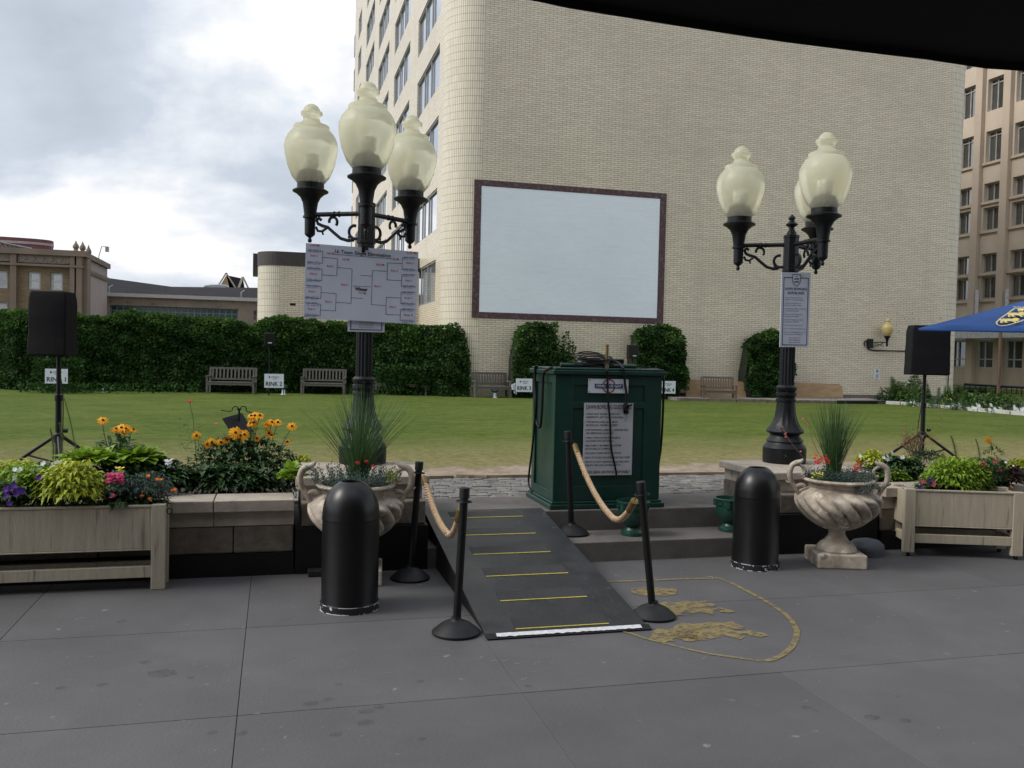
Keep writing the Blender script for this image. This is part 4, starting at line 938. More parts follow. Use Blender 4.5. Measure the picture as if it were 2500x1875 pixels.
rink(2, ((645.5, 912.5), (692.5, 947)), 'white sign reading RINK 2 between two benches', 1)
rink(3, ((1260, 924), (1299, 957)), 'white sign reading RINK 3 left of the green podium', -1)
rink(4, ((1611, 930), (1648.5, 961)), 'white sign reading RINK 4 right of the green podium', -1)
def marker(px, py, lab):
    p = gz(px, py, Z2); root = thing('rink_marker', lab, 'marker', (p.x, p.y - .05, Z2), 0, 'little white markers at the edge of the green')
    mb = MB(); mb.lathe([(.085, 0), (.05, .03), (.045, .18), (.001, .19)], (0, 0, 0), 8); mb.build('white_foot', m_paper, root)
    mb = MB(); mb.lathe([(.05, .16), (.13, .22), (.12, .27), (.04, .32)], (0, 0, 0), 10); mb.build('green_cap', M('dark_green_paint', (.01, .05, .035), rough=.5), root, smooth=True)
marker(692, 963.5, 'white and green marker under the RINK 2 sign'); marker(1207, 971, 'white and green marker in front of the mossy bench'); marker(1617, 973, 'white marker beneath the RINK 4 sign')
p = gz(249, 958, Z2); mb = MB(); mb.add([(p.x, p.y, Z2), (p.x + .14, p.y, Z2), (p.x, p.y, Z2 + .12), (p.x, p.y + .1, Z2), (p.x + .14, p.y + .1, Z2), (p.x, p.y + .1, Z2 + .12)], [(0, 1, 2), (3, 5, 4), (0, 3, 4, 1), (1, 4, 5, 2), (0, 2, 5, 3)])
tag(mb.build('corner_marker', m_paper), 'tiny white wedge marker on the lawn edge under the ivy', 'marker')
for (x, y, lab, w_, h_) in ((655, 958.5, 'pale pinkish stone by the foot of the RINK 2 sign', .34, .12), (447, 953, 'reddish stone under the ivy left of the second bench', .3, .14), (1267, 968, 'small red brown stone under the RINK 3 sign', .16, .14), (1405, 972, 'flat grey stone at the wall foot', .3, .08)):
    p = gz(x, y, Z2); mb = MB(); mb.lathe([(w_ / 2 * .9, 0), (w_ / 2, h_ * .4), (w_ / 2 * .85, h_ * .85), (w_ / 2 * .4, h_)], (p.x, p.y, Z2), 10, mod=lambda r, z, a: r * (1 + .15 * sin(3 * a + z * 20)))
    tag(mb.build('border_stone', M('border_stone', (.30, .23, .19), (.2, .15, .12), rough=.9, scale=9)), lab, 'stone', 'stones along the border')
def minispeaker(px0, py0, px1, py1, T, lab):
    a, b = gt(px0, py0, T), gt(px1, py1, T); root = thing('small_speaker', lab, 'speaker', ((a.x + b.x) / 2, T, Z2), 0, 'small black garden speakers'); w = b.x - a.x; z0_, z1_ = b.z - Z2, a.z - Z2
    mb = MB(); mb.box(-w / 2, w / 2, -.12, .12, z0_, z1_); mb.build('cabinet', m_black, root, bevel=.02)
    mb = MB(); mb.box(-w * .12, w * .22, -.128, -.121, z0_ + .08, z0_ + .105); mb.build('badge', m_paper, root)
    mb = MB(); mb.tube([(0, 0, 0), (0, 0, z0_)], .02, 8); mb.build('stand_pole', m_iron, root)
minispeaker(645, 812.5, 671, 845, 27.0, 'small black speaker against the ivy above the RINK 2 sign')
minispeaker(1533, 842, 1556, 876, 25.7, 'small black speaker on a thin stand right of the podium')
p = gt(1250, 940, 26.8); mb = MB(); mb.slab([(p.x, 26.8, p.z), (p.x + .14, 26.8, p.z + .06), (p.x + .15, 26.8, p.z - .18), (p.x + .03, 26.8, p.z - .15)], .25, V((0, -1, 0)))
mb.slab([(p.x + .08, 26.8, p.z - .20), (p.x + .16, 26.8, p.z - .20), (p.x + .16, 26.8, p.z - .30), (p.x + .10, 26.8, p.z - .26)], .1, V((0, -1, 0)))
tag(mb.build('white_storage_box', m_paper), 'white plastic box partly behind the RINK 3 sign', 'box')

# ------------------------------------------------------------------ low garden walls and plinths
def low_wall(label, x0, x1, joints):
    root = thing('garden_wall', label, 'wall', ((x0 + x1) / 2, 7.0, 0))
    def blocks(za, zb_, js, ya, yb_, m, name, gap=.004, bev=.004, jit=0):
        mb = MB(); e = [x0] + js + [x1]
        for a, b in zip(e, e[1:]): mb.box(a + gap / 2, b - gap / 2, ya - U(0, jit), yb_, za, zb_)
        return mb.build(name, m, root, local=False, bevel=bev)
    blocks(0, .168, [], 6.86, 7.12, m_skirt, 'skirting', 0, 0)
    blocks(.17, .375, [j + .14 for j in joints], 6.885, 7.12, m_rough, 'split_stone_course', .006, .012, .012)
    blocks(.377, .488, joints, 6.875, 7.12, m_stone, 'smooth_course', .004, .003)
    blocks(.49, .576, joints, 6.82, 7.165, m_stone, 'coping', .007, .006)
    mb = MB(); mb.box(x0, x1, 6.90, 7.10, .01, .48); mb.build('wall_core', m_skirt, root, local=False)
low_wall('low stone wall with pale coping in front of the left flower bed', -9.0, .16, [-7.6, -6.2, -4.85, -3.5, -2.2, -1.35, -.42])
low_wall('low stone wall with pale coping in front of the right flower bed', 5.36, 14, [6.2, 7.5, 9, 10.5, 12])
def plinth(label, x0, x1, zt, y0=7.0):
    root = thing('lamp_plinth', label, 'plinth', ((x0 + x1) / 2, y0 + .47, 0), 0, 'stone plinths under the lamp posts')
    mb = MB(); mb.box(x0, x1, y0, y0 + .95, zt - .068, zt); mb.build('cap_slab', m_stone, root, local=False, bevel=.008)
    mb = MB(); mb.box(x0 + .05, x1 - .05, y0 + .05, y0 + .92, zt - .18, zt - .07); mb.build('smooth_course', m_stone, root, local=False, bevel=.004)
    mb = MB(); mb.box(x0 + .045, x1 - .045, 6.90, y0 + .93, .352, zt - .182); mb.build('split_stone_course', m_rough, root, local=False, bevel=.01)
    mb = MB(); mb.box(x0 + .0, x1 - .03, 6.85, y0 + .93, 0, .35); mb.build('skirting', m_skirt, root, local=False)
plinth('pale stone plinth carrying the left lamp post', .17, 1.215, .716)
plinth('pale stone plinth carrying the right lamp post', 4.29, 5.34, .701)
mb = MB(); mb.box(-9, .16, 7.16, 8.11, .1, .50); mb.box(5.36, 14, 7.16, 8.11, .1, .50)
struct(mb, 'flower_bed_soil', M('dark_soil', (.035, .026, .018), (.02, .015, .01), rough=.95, scale=20, bump=.8, bscale=40))

# ------------------------------------------------------------------ tournament board on the left lamp post
def board(x0, y0, x1, y1, T): pass
TBd = pbL.y - .12
z4 = lambda X, Y: zz(X, Y, 5.925, 700, 560)
c_tl, c_tr, c_bl, c_br = [gt(*z4(X, Y), TBd) for X, Y in ((280, 198), (1905, 325), (240, 1275), (1870, 1370))]
xdir = ((c_tr - c_tl) + (c_br - c_bl)).normalized(); ydir = V((0, 0, 1)); ydir = ((c_tl - c_bl) + (c_tr - c_br)).normalized()
o0 = (c_bl + c_tl + c_br + c_tr) / 4; bw = ((c_tr - c_tl).length + (c_br - c_bl).length) / 2; bh = ((c_tl - c_bl).length + (c_tr - c_br).length) / 2
BRD = thing('bracket_board', 'white tournament bracket board headed 16 Team Single Elimination on the left lamp post', 'board', o0)
Rb = Matrix((xdir, -xdir.cross(ydir), xdir.cross(xdir.cross(ydir)) * -1)).transposed()
nrm = xdir.cross(ydir)
mb = MB(); P0 = lambda u, v: xdir * ((u - .5) * bw) + ydir * ((v - .5) * bh)
mb.slab([P0(0, 0), P0(1, 0), P0(1, 1), P0(.55, 1.0), P0(.55, .965), P0(.485, .965), P0(.485, 1), P0(0, 1)], .006, nrm); mb.build('foam_board', m_white, BRD)
def bp(X, Y):     # board pixel -> local
    p = gt(*z4(X, Y), TBd) - o0; return p + nrm * .002
lines = MB()
def ln(mb, pts, w=.0035):
    for a, b in zip(pts, pts[1:]):
        a, b = bp(*a), bp(*b); d = (b - a).normalized(); n = nrm.cross(d) * w / 2; e = d * w / 2; mb.poly([a - n - e, b - n + e, b + n + e, a + n - e])
# left side brackets
for pts in ([(305, 305), (520, 318), (515, 490), (300, 480)], [(300, 560), (512, 573), (505, 742), (290, 730)], [(290, 815), (500, 829), (492, 998), (270, 985)], [(275, 1065), (490, 1083), (483, 1250), (262, 1240)],
            [(520, 404), (735, 423), (723, 672), (510, 658)], [(497, 912), (715, 930), (705, 1180), (487, 1166)], [(733, 550), (945, 572), (930, 1070), (710, 1053)], [(935, 990), (1100, 998)],
            [(1880, 415), (1672, 410), (1668, 578), (1875, 590)], [(1868, 662), (1665, 660), (1658, 822), (1865, 832)], [(1860, 915), (1655, 910), (1650, 1075), (1855, 1082)], [(1850, 1162), (1645, 1158), (1640, 1322), (1845, 1330)],
            [(1668, 494), (1458, 485), (1450, 730), (1660, 741)], [(1650, 992), (1440, 983), (1432, 1226), (1640, 1240)], [(1455, 606), (1240, 597), (1222, 1087), (1435, 1103)], [(1068, 664), (1235, 675)], [(962, 818), (1210, 832)], [(692, 362), (1500, 422)]): ln(lines, pts)
lines.build('bracket_lines', m_navy, BRD)
tx = MB(); xdT = (bp(1500, 395) - bp(695, 330)).normalized()
tx.text('16 Team Single Elimination', bp(695, 340), xdT, nrm.cross(xdT), (bp(695, 290) - bp(695, 340)).length, (bp(1503, 400) - bp(693, 340)).length, 'L', bold=.012)
tx.text('Winner', bp(985, 880), xdT, nrm.cross(xdT), .0085 * 3.2, (bp(1170, 890) - bp(985, 880)).length, 'L', bold=.04); tx.build('title_lettering', m_ink, BRD)
rd = MB(); bl = MB()
def wr(mb, t, X, Y, W_, h=.016):
    xd = (bp(X + W_, Y + W_ * .06) - bp(X, Y)); w = xd.length; xd.normalize(); mb.text(t, bp(X, Y), xd, nrm.cross(xd), h, w, 'L', bold=.012)
for t, X, Y, w in (('5:45 PM', 340, 240, 130), ('7:45 PM', 575, 358, 110), ('8:30 PM', 805, 445, 95), ('6:30 PM', 1740, 350, 135), ('7:45 PM', 1512, 440, 105), ('8:30 PM', 1295, 520, 115), ('9:15 PM', 1030, 930, 115),
                   ('Rink 2', 345, 390, 100), ('Rink 4', 580, 540, 90), ('Rink 2', 335, 650, 100), ('Rink 3', 318, 908, 95), ('Rink 4', 308, 1160, 95), ('Rink 3', 556, 1055, 100), ('Rink 2', 785, 810, 100),
                   ('Rink 1', 1732, 495, 100), ('Rink 2', 1510, 608, 95), ('Rink 2', 1718, 750, 92), ('Rink 3', 1265, 832, 95), ('Rink 1', 1705, 1000, 105), ('Rink 2', 1487, 1130, 95), ('Rink 4', 1697, 1248, 120)): wr(rd, t, X, Y, w)
def scrib(mb, X, Y, W_, sl=.05):
    x = X; pts = []; k = 0
    while x < X + W_:
        L_ = U(50, 95); n = int(L_ / 5)
        for i in range(n):
            xx = x + i * L_ / n; 
            if xx > X + W_: break
            ln(mb, [(xx, Y + (xx - X) * sl + U(-8, 8)), (xx + U(1, 5), Y + (xx - X) * sl + U(-8, 8))], .0016)
        x += L_ + 14
for X, Y in ((308, 288), (308, 322), (298, 463), (295, 496), (296, 548), (296, 578), (285, 715), (285, 745), (280, 803), (282, 838), (275, 970), (262, 1000), (272, 1055), (282, 1095), (268, 1225), (255, 1256)): scrib(bl, X, Y, 185)
for X, Y in ((1685, 400), (1685, 430), (1685, 570), (1685, 600), (1680, 650), (1680, 682), (1678, 812), (1678, 845), (1672, 900), (1672, 932), (1668, 1062), (1665, 1094), (1665, 1145), (1662, 1178), (1660, 1308), (1664, 1342)): scrib(bl, X, Y, 165, .03)
rd.build('red_handwriting', m_red, BRD); bl.build('blue_handwriting', m_blueink, BRD)
mb = MB(); q = bp(1108, 290); mb.obox(q + nrm * .012, (.03, .03, .05)); mb.tube([q + V((-.012, -.02, .02)), q + V((-.012, -.03, .05)), q + V((.012, -.03, .05)), q + V((.012, -.02, .02))], .003, 5); mb.build('binder_clip', m_black, BRD)
# tall guideline signs on both posts
GUIDE = ['\u2022 ONLY FLAT SOLED SHOES OR', '  BAREFOOT. (AT YOUR OWN RISK)', '\u2022 THE BOWLS AND JACK MUST', '  BE ROLLED, NEVER TOSSED!', '\u2022 NO RUNNING, JUMPING, ACROBATICS', '  OR WRESTLING ALLOWED.', '\u2022 ONLY THE ACTIVE BOWLER IS', '  ALLOWED ON THE GREEN.', '\u2022 MATS MUST BE REMOVED AFTER', '  EACH END IS COMPLETE.', '\u2022 FOLLOW STAFF INSTRUCTIONS!', '\u2022 PLAY AT YOUR OWN RISK AND PLAY NICE!', "\u2022 BRIT'S IS NOT RESPONSIBLE FOR ANY", '  INJURY OR LOSS OF PROPERTY.']
def shield(mb, c, xd, yd, w, h, n, lw, off=.003):
    P = [(-.5, .5), (.5, .5), (.5, .1), (.46, -.1), (.36, -.27), (.2, -.41), (0, -.5), (-.2, -.41), (-.36, -.27), (-.46, -.1), (-.5, .1)]
    pts = [c + xd * (x * w) + yd * (y * h) + n * off for x, y in P]
    for i in range(len(pts)):
        a, b = pts[i], pts[(i + 1) % len(pts)]; m_ = (b - a).normalized(); k = n.cross(m_) * lw / 2; e = m_ * lw / 2; mb.poly([a - k - e, b - k + e, b + k + e, a + k - e])
LION = [(-.50, .02), (-.44, .16), (-.30, .12), (-.34, .26), (-.20, .20), (-.05, .24), (.12, .18), (.22, .30), (.34, .34), (.46, .26), (.50, .10), (.40, .06), (.42, -.06), (.50, -.14), (.40, -.18), (.30, -.10), (.30, -.24), (.42, -.34), (.26, -.36), (.18, -.20), (.06, -.12), (-.10, -.14), (-.12, -.28), (.0, -.36), (-.20, -.36), (-.24, -.20), (-.32, -.16), (-.34, -.30), (-.22, -.38), (-.42, -.38), (-.44, -.2), (-.40, -.06)]
def lionf(mb, c, xd, yd, w, h, n, off=.003, flip=1): mb.poly([c + xd * (x * w * flip) + yd * (y * h) + n * off for x, y in (LION if flip > 0 else LION[::-1])])
def tallsign(label, bl_, br_, tl_, extra=True, T=0):
    xd = (br_ - bl_); w = xd.length; xd.normalize(); yd = (tl_ - bl_); h = yd.length; yd.normalize(); n = xd.cross(yd)
    root = thing('guidelines_sign', label, 'sign', bl_, 0, 'lawn bowling guideline signs'); P = lambda u, v: xd * (u * w) + yd * (v * h)
    mb = MB(); mb.slab([P(0, 0), P(1, 0), P(1, 1), P(0, 1)], .008, n); mb.build('sign_panel', M('sign_pale_blue', (.50, .53, .62), (.46, .49, .57), rough=.4), root)
    mb = MB(); lw = w * .022
    def seg(a, b):
        a, b = a + n * .002, b + n * .002; m_ = (b - a).normalized(); k = n.cross(m_) * lw / 2; e = m_ * lw / 2; mb.poly([a - k - e, b - k + e, b + k + e, a + k - e])
    seg(P(.08, .03), P(.92, .03)); seg(P(.92, .03), P(.92, .93)); seg(P(.08, .03), P(.08, .93)); seg(P(.08, .93), P(.36, .93)); seg(P(.66, .93), P(.92, .93))
    shield(mb, P(.51, .895), xd, yd, w * .28, h * .155, n, lw * .8)
    for k, v in ((0, .915), (0, .875)): lionf(mb, P(.51, v), xd, yd, w * .17, h * .034, n)
    mb.obox(P(.51, .947) + n * .003, (w * .03, .002, h * .01)); mb.build('border_and_crest', m_navy, root)
    mb = MB(); yd_ = yd
    mb.text('LAWN BOWLING', P(.5, .765), xd, yd, h * .034, w * .76, 'C', bold=.015); mb.text('GUIDELINES', P(.5, .71), xd, yd, h * .034, w * .58, 'C', bold=.015)
    v = .655; 
    for i, t in enumerate(GUIDE):
        ww_ = w * .0232 * len(t.strip()); x0_ = .115 if t[0] != ' ' else .14; mb.text(t.strip(), P(x0_, v), xd, yd, h * .0135, min(ww_, w * .76), 'L'); v -= .028 if (i % 2 == 0 and i < 10) or i == 12 else .046
    for i, t in enumerate(('PLEASE DRINK AND', 'BOWL RESPONSIBLY', 'AND HAVE FUN!')): mb.text(t, P(.5, .118 - i * .031), xd, yd, h * .0135, w * .40, 'C')
    mb.build('lettering', m_navy, root); return root
z2s = lambda X, Y: zz(X, Y, 7.543, 1860, 640)
TS = pbR.y - .085
b1, b2_, t1_ = gt(*z2s(330, 1562), TS), gt(*z2s(862, 1568), TS), gt(*z2s(368, 182), TS)
tallsign('narrow pale guidelines sign with crest on the right lamp post', b1, b2_, t1_)
TS = pbL.y - .09
b1, b2_ = gt(*z4(882, 1478), TS), gt(*z4(1415, 1490), TS); hS = (t1_ - gt(*z2s(330, 1562), pbR.y - .085)).length
tallsign('guidelines sign mostly hidden behind the bracket board', b1, b2_, b1 + V((0.0, 0, .62)))
# ------------------------------------------------------------------ ramp, stanchions, ropes
RAY0, RAY1 = 5.09, 7.42; RX0, RX1 = 1.245, 2.29; RZ1 = Z2 + .012
m_ramp = M('ramp_black_ply', (.026, .027, .029), (.016, .017, .019), rough=.48, scale=5, bump=.2, stretch=(1, 1, 1), spots=[((.085, .088, .095), 16, .66, .12), ((.038, .038, .040), 3, .55, .2)])
RP = thing('wheelchair_ramp', 'black plywood ramp with yellow edged grip strips and a white front lip', 'ramp', (1.75, 5.09, 0))
rn = V((0, -(RZ1 - .012), RAY1 - RAY0)).normalized()
zr = lambda y: .014 + (RZ1 - .014) * (y - RAY0) / (RAY1 - RAY0)
mb = MB(); mb.slab([(RX0, RAY0, zr(RAY0)), (RX1, RAY0, zr(RAY0)), (RX1, RAY1, zr(RAY1)), (RX0, RAY1, zr(RAY1))], .012, rn); mb.build('ramp_deck', m_ramp, RP, local=False)
mb = MB()
for x in (RX0 + .012, RX1 - .03): mb.add([(x, 5.16, .002), (x, 7.30, .002), (x, 7.30, zr(7.30) - .016), (x, 5.16, zr(5.16) - .016), (x + .018, 5.16, .002), (x + .018, 7.30, .002), (x + .018, 7.30, zr(7.30) - .016), (x + .018, 5.16, zr(5.16) - .016)], [(0, 3, 2, 1), (4, 5, 6, 7), (0, 1, 5, 4), (1, 2, 6, 5), (2, 3, 7, 6), (3, 0, 4, 7)])
mb.build('side_panel', m_skirt, RP, local=False)
mb = MB(); strips = MB()
p0 = V((RX0, RAY0, zr(RAY0)))
z8 = lambda X, Y: zz(X, Y, 3.16, 1000, 1150)
for (xa, ya, xb, yb) in ((320, 361, 870, 347), (420, 494, 972, 478), (490, 642, 1087, 621), (590, 812, 1222, 784), (700, 1002, 1367, 966), (820, 1221, 1533, 1172)):
    a = gp(*z8(xa, ya), p0, rn); b = gp(*z8(xb, yb), p0, rn); yy = (a.y + b.y) / 2; up = V((0, RAY1 - RAY0, RZ1 - .012)).normalized()
    a = V((max(a.x, RX0 + .1), yy, zr(yy))); b = V((b.x, yy, zr(yy)))
    strips = MB(); strips.slab([a + rn * .003, b + rn * .003, b + up * .145 + rn * .003, a + up * .145 + rn * .003], .003, rn)
    mb = MB(); mb.slab([a - up * .009 + rn * .0035, b - up * .009 + rn * .0035, b + rn * .0035, a + rn * .0035], .003, rn)
    gs_ = strips.build('grip_strip', M('grip_grey', (.034, .034, .035), rough=.9, scale=200, bump=.4, bscale=300), RP, local=False)
    mb.build('yellow_edge', M('yellow_line', (.62, .50, .08), (.45, .36, .05), rough=.6, scale=30), RP, local=False)
mb = MB()
for i in range(330):
    y = RAY0 + .05 + abs(random.gauss(0, .33)); x = U(RX0 + .03, RX1 - .03)
    if y > RAY1 - .05: continue
    L_ = U(.015, .075); a = U(-.25, .05); w = U(.0005, .0013); q = V((x + L_ * sin(a), y + L_ * cos(a), 0)); e = V((w, 0, 0))
    P3 = lambda v: V((v.x, v.y, zr(v.y) + .0012)); p = V((x, y, 0)); mb.poly([P3(p - e), P3(p + e), P3(q + e), P3(q - e)])
tag(mb.build('scuff_marks', M('ramp_scuff', (.10, .10, .105), (.05, .05, .053), rough=.7, scale=40), RP, local=False), kind='stuff')
mb = MB(); mb.slab([(RX0 - .0, RAY0 - .035, .010), (RX1 + .01, RAY0 - .035, .010), (RX1 + .01, RAY0 + .012, .028), (RX0, RAY0 + .012, .028)], .012); lip = mb.build('front_lip', m_rubber, RP, local=False)
mb = MB(); k = 90; ts = []; bs = []
for i in range(k + 1):
    x = RX0 + .06 + (RX1 - .05 - RX0 - .06) * i / k; j = .007 * noise.noise(V((x * 30, 0, 0))) + .003 * noise.noise(V((x * 90, 0, 0))); f0 = .012; bs.append((x, RAY0 - .025 + j, .0142 + (j + .01) * .4)); ts.append((x, RAY0 + .008 + j * .4, .0292))
for i in range(k): mb.poly([bs[i], bs[i + 1], ts[i + 1], ts[i]])
mb.build('white_paint', M('chipped_white', (.66, .67, .70), (.5, .5, .52), rough=.6, scale=40), RP, local=False)

def stanchion(label, base, top, h):
    base, top = V(base), V(top); root = thing('rope_stanchion', label, 'stanchion', base, 0, 'black rope stanchions')
    mb = MB(); mb.lathe([(.142, 0), (.147, .006), (.147, .016), (.138, .024), (.115, .042), (.09, .062), (.06, .076), (.036, .083), (.030, .09), (.030, .105), (.024, .106)], (0, 0, 0), 40); mb.build('domed_base', m_rubber, root, smooth=True)
    d = (top - base).normalized(); q = V((0, 0, 1)).rotation_difference(d).to_matrix(); L_ = (top - base).length
    mb = MB(); mb.tube([d * .09, d * (L_ - .06)], .0245, 20); mb.build('post', m_black, root, smooth=True)
    mb = MB(); mb.lathe([(.026, L_ - .085), (.026, L_ - .065), (.031, L_ - .062), (.031, L_ - .004), (.027, L_), (.001, L_)], (0, 0, 0), 24, q); mb.build('cap', m_rubber, root, smooth=30)
    ring = [q @ V((.047 * cos(a), .047 * sin(a), L_ - .085)) for a in [2 * pi * i / 28 for i in range(28)]]
    mb = MB(); mb.tube(ring, .004, 6, closed=True)
    for a in (0, pi / 2, pi, 1.5 * pi): mb.tube([q @ V((.024 * cos(a), .024 * sin(a), L_ - .085)), q @ V((.046 * cos(a), .046 * sin(a), L_ - .085))], .003, 5)
    mb.build('hook_ring', m_iron, root, smooth=True); return base + q @ V((0, 0, L_ - .09)), q
def stz(px, py, base): return gt(px, py, base.y)
bA, bB, bC = gz(985 * D_, 1368 * D_, 0), gz(1411 * D_, 1332 * D_, 0), gz(886 * D_, 1250 * D_, 0)
bD = gz(1240 * D_, 1157 * D_, Z1); bD.y = 7.22; bD = V((2.50, 7.20, Z1))
tA, tB, tC, tD = stz(1004 * D_, 1053 * D_, bA), stz(1384 * D_, 1040 * D_, bB), stz(906 * D_, 997 * D_, bC), stz(1227 * D_, 931 * D_, bD)
hA, _ = stanchion('front left stanchion at the foot of the ramp', bA, tA, 0)
hB, _ = stanchion('front right stanchion at the foot of the ramp', bB, tB, 0)
hC, _ = stanchion('rear left stanchion between the ramp and left bin', bC, tC, 0)
hD, _ = stanchion('rear right stanchion on the step before the podium', bD, tD, 0)
m_rope = M('manila_rope', (.50, .36, .23), (.30, .20, .12), rough=.85, scale=60, stretch=(1, 1, 1), bump=.6, bscale=120)
def rope(label, a, b, sag, off=0, skew=.5):
    a, b = V(a), V(b); root = thing('barrier_rope', label, 'rope', a, 0, 'twisted ropes of the ramp barrier'); n = 240; c = []
    for i in range(n + 1):
        f = i / n; p = a.lerp(b, f); s_ = (1 - ((f - skew) / (skew if f < skew else 1 - skew)) ** 2); p.z -= sag * s_; c.append(p)
    # cable path
    fr = []; up = V((0, 0, 1))
    for i, p in enumerate(c):
        d = (c[min(i + 1, n)] - c[max(i - 1, 0)]).normalized(); w = d.cross(V((0, 1, 0))).normalized(); u_ = w.cross(d); fr.append((p, d, w, u_))
    i0, i1 = 14, n - 14
    for k in range(3):
        pts = []; s = 0
        for i in range(i0, i1 + 1):
            if i > i0: s += (c[i] - c[i - 1]).length
            p, d, w, u_ = fr[i]; th = s * 2 * pi / .098 + k * 2 * pi / 3; pts.append(p + (w * cos(th) + u_ * sin(th)) * .0142 - a)
        if k == 0: mb = MB()
        mb.tube(pts, .0093, 8)
    mb.build('rope_strands', m_rope, root, smooth=True)
    for (ia, ib) in ((5, 20), (n - 20, n - 5)):
        mb = MB(); mb.tube([c[i] - a for i in range(ia, ib)], .025, 14); e = mb.build('end_ferrule', m_brass, root, smooth=True)
    mb = MB(); mb.tube([c[i] - a for i in range(0, 6)], .005, 6); mb.tube([c[i] - a for i in range(n - 5, n + 1)], .005, 6); mb.build('end_hook', m_brass, root)
e1_ = V((.045, 0, 0))
rope('left rope slung between the two left stanchions', hC + V((.035, -.03, -.01)), hA + V((-.0, .04, -.01)), .27, skew=.70)
rope('right rope slung between the two right stanchions', hD + V((.045, -.02, -.01)), hB + V((-.02, .04, -.01)), .30, skew=.68)

# ------------------------------------------------------------------ litter bins
def bin_(label, p, rz, H=.86, first=None):
    root = thing('litter_bin', label, 'litter bin', p, rz, 'black domed litter bins'); R_ = .187; zb_ = H * .72
    m_bin = M('bin_black_gloss', (.005, .005, .006), (.003, .003, .004), rough=.34, scale=5, coat=0, spec=.4, bump=.06, bscale=14)
    mb = MB(); mb.lathe([(R_ + .003, .05), (R_, .06), (R_, zb_ - .012), (R_ + .003, zb_ - .008), (R_ + .003, zb_)], (0, 0, 0), 56); mb.build('body', m_bin, root, smooth=30)
    mb = MB(); prof = [(R_ + .002, zb_ + .001)]; 
    for i in range(13):
        a = i / 12 * radians(66); prof.append((R_ * cos(a) + .0, zb_ + .02 + (H - zb_ - .02) * sin(a) / sin(radians(66))))
    rin = prof[-1][0]; prof += [(rin - .004, H + .003), (rin - .012, H), (rin - .014, H - .04)]
    mb.lathe(prof, (0, 0, 0), 56); 
    mb.f.pop(); mb.mi.pop(); mb.build('dome_lid', m_bin, root, smooth=40)
    mb = MB(); mb.lathe([(rin - .02, H - .06), (.001, H - .06)], (0, 0, 0), 24); mb.build('liner', m_ink, root)
    mb = MB(); mb.lathe([(R_ + .008, 0), (R_ + .009, .045), (R_ + .002, .05)], (0, 0, 0), 56); br = mb.build('base_ring', M('chipped_black', (.014, .014, .016), rough=.4, spots=[((.6, .6, .6), 26, .62, .02)], scale=9), root, smooth=30)
    mb = MB(); ring_ = [(cos(2 * pi * i / 90) * (R_ + .010), sin(2 * pi * i / 90) * (R_ + .010)) for i in range(90)]
    for i in range(90):
        if noise.noise(V((i * .23, p[0], 0))) > .05:
            a, b = ring_[i], ring_[(i + 1) % 90]; h = .004 + .006 * abs(noise.noise(V((i * .5, 3, p[0])))); mb.add([(a[0], a[1], .001), (b[0], b[1], .001), (b[0], b[1], h), (a[0], a[1], h)], [(0, 1, 2, 3)])
        if noise.noise(V((i * .31, 7, p[0]))) > .1:
            a, b = ring_[i], ring_[(i + 1) % 90]; mb.add([(a[0], a[1], .046), (b[0], b[1], .046), (b[0], b[1], .050), (a[0], a[1], .050)], [(0, 1, 2, 3)])
    mb.build('worn_edge', m_paper, root)
    return root
pa, pb_ = gz(755 * D_, 1312 * D_), gz(1630.5 * D_, 1223 * D_)
hbA = gt(759 * D_, 1040 * D_, pa.y).z; hbB = gt(1636 * D_, 1010 * D_, pb_.y).z
bin_('glossy black domed litter bin standing before the left urn', pa, 0, hbA); bin_('black domed litter bin standing before the right lamp plinth', pb_, 1.3, hbB)

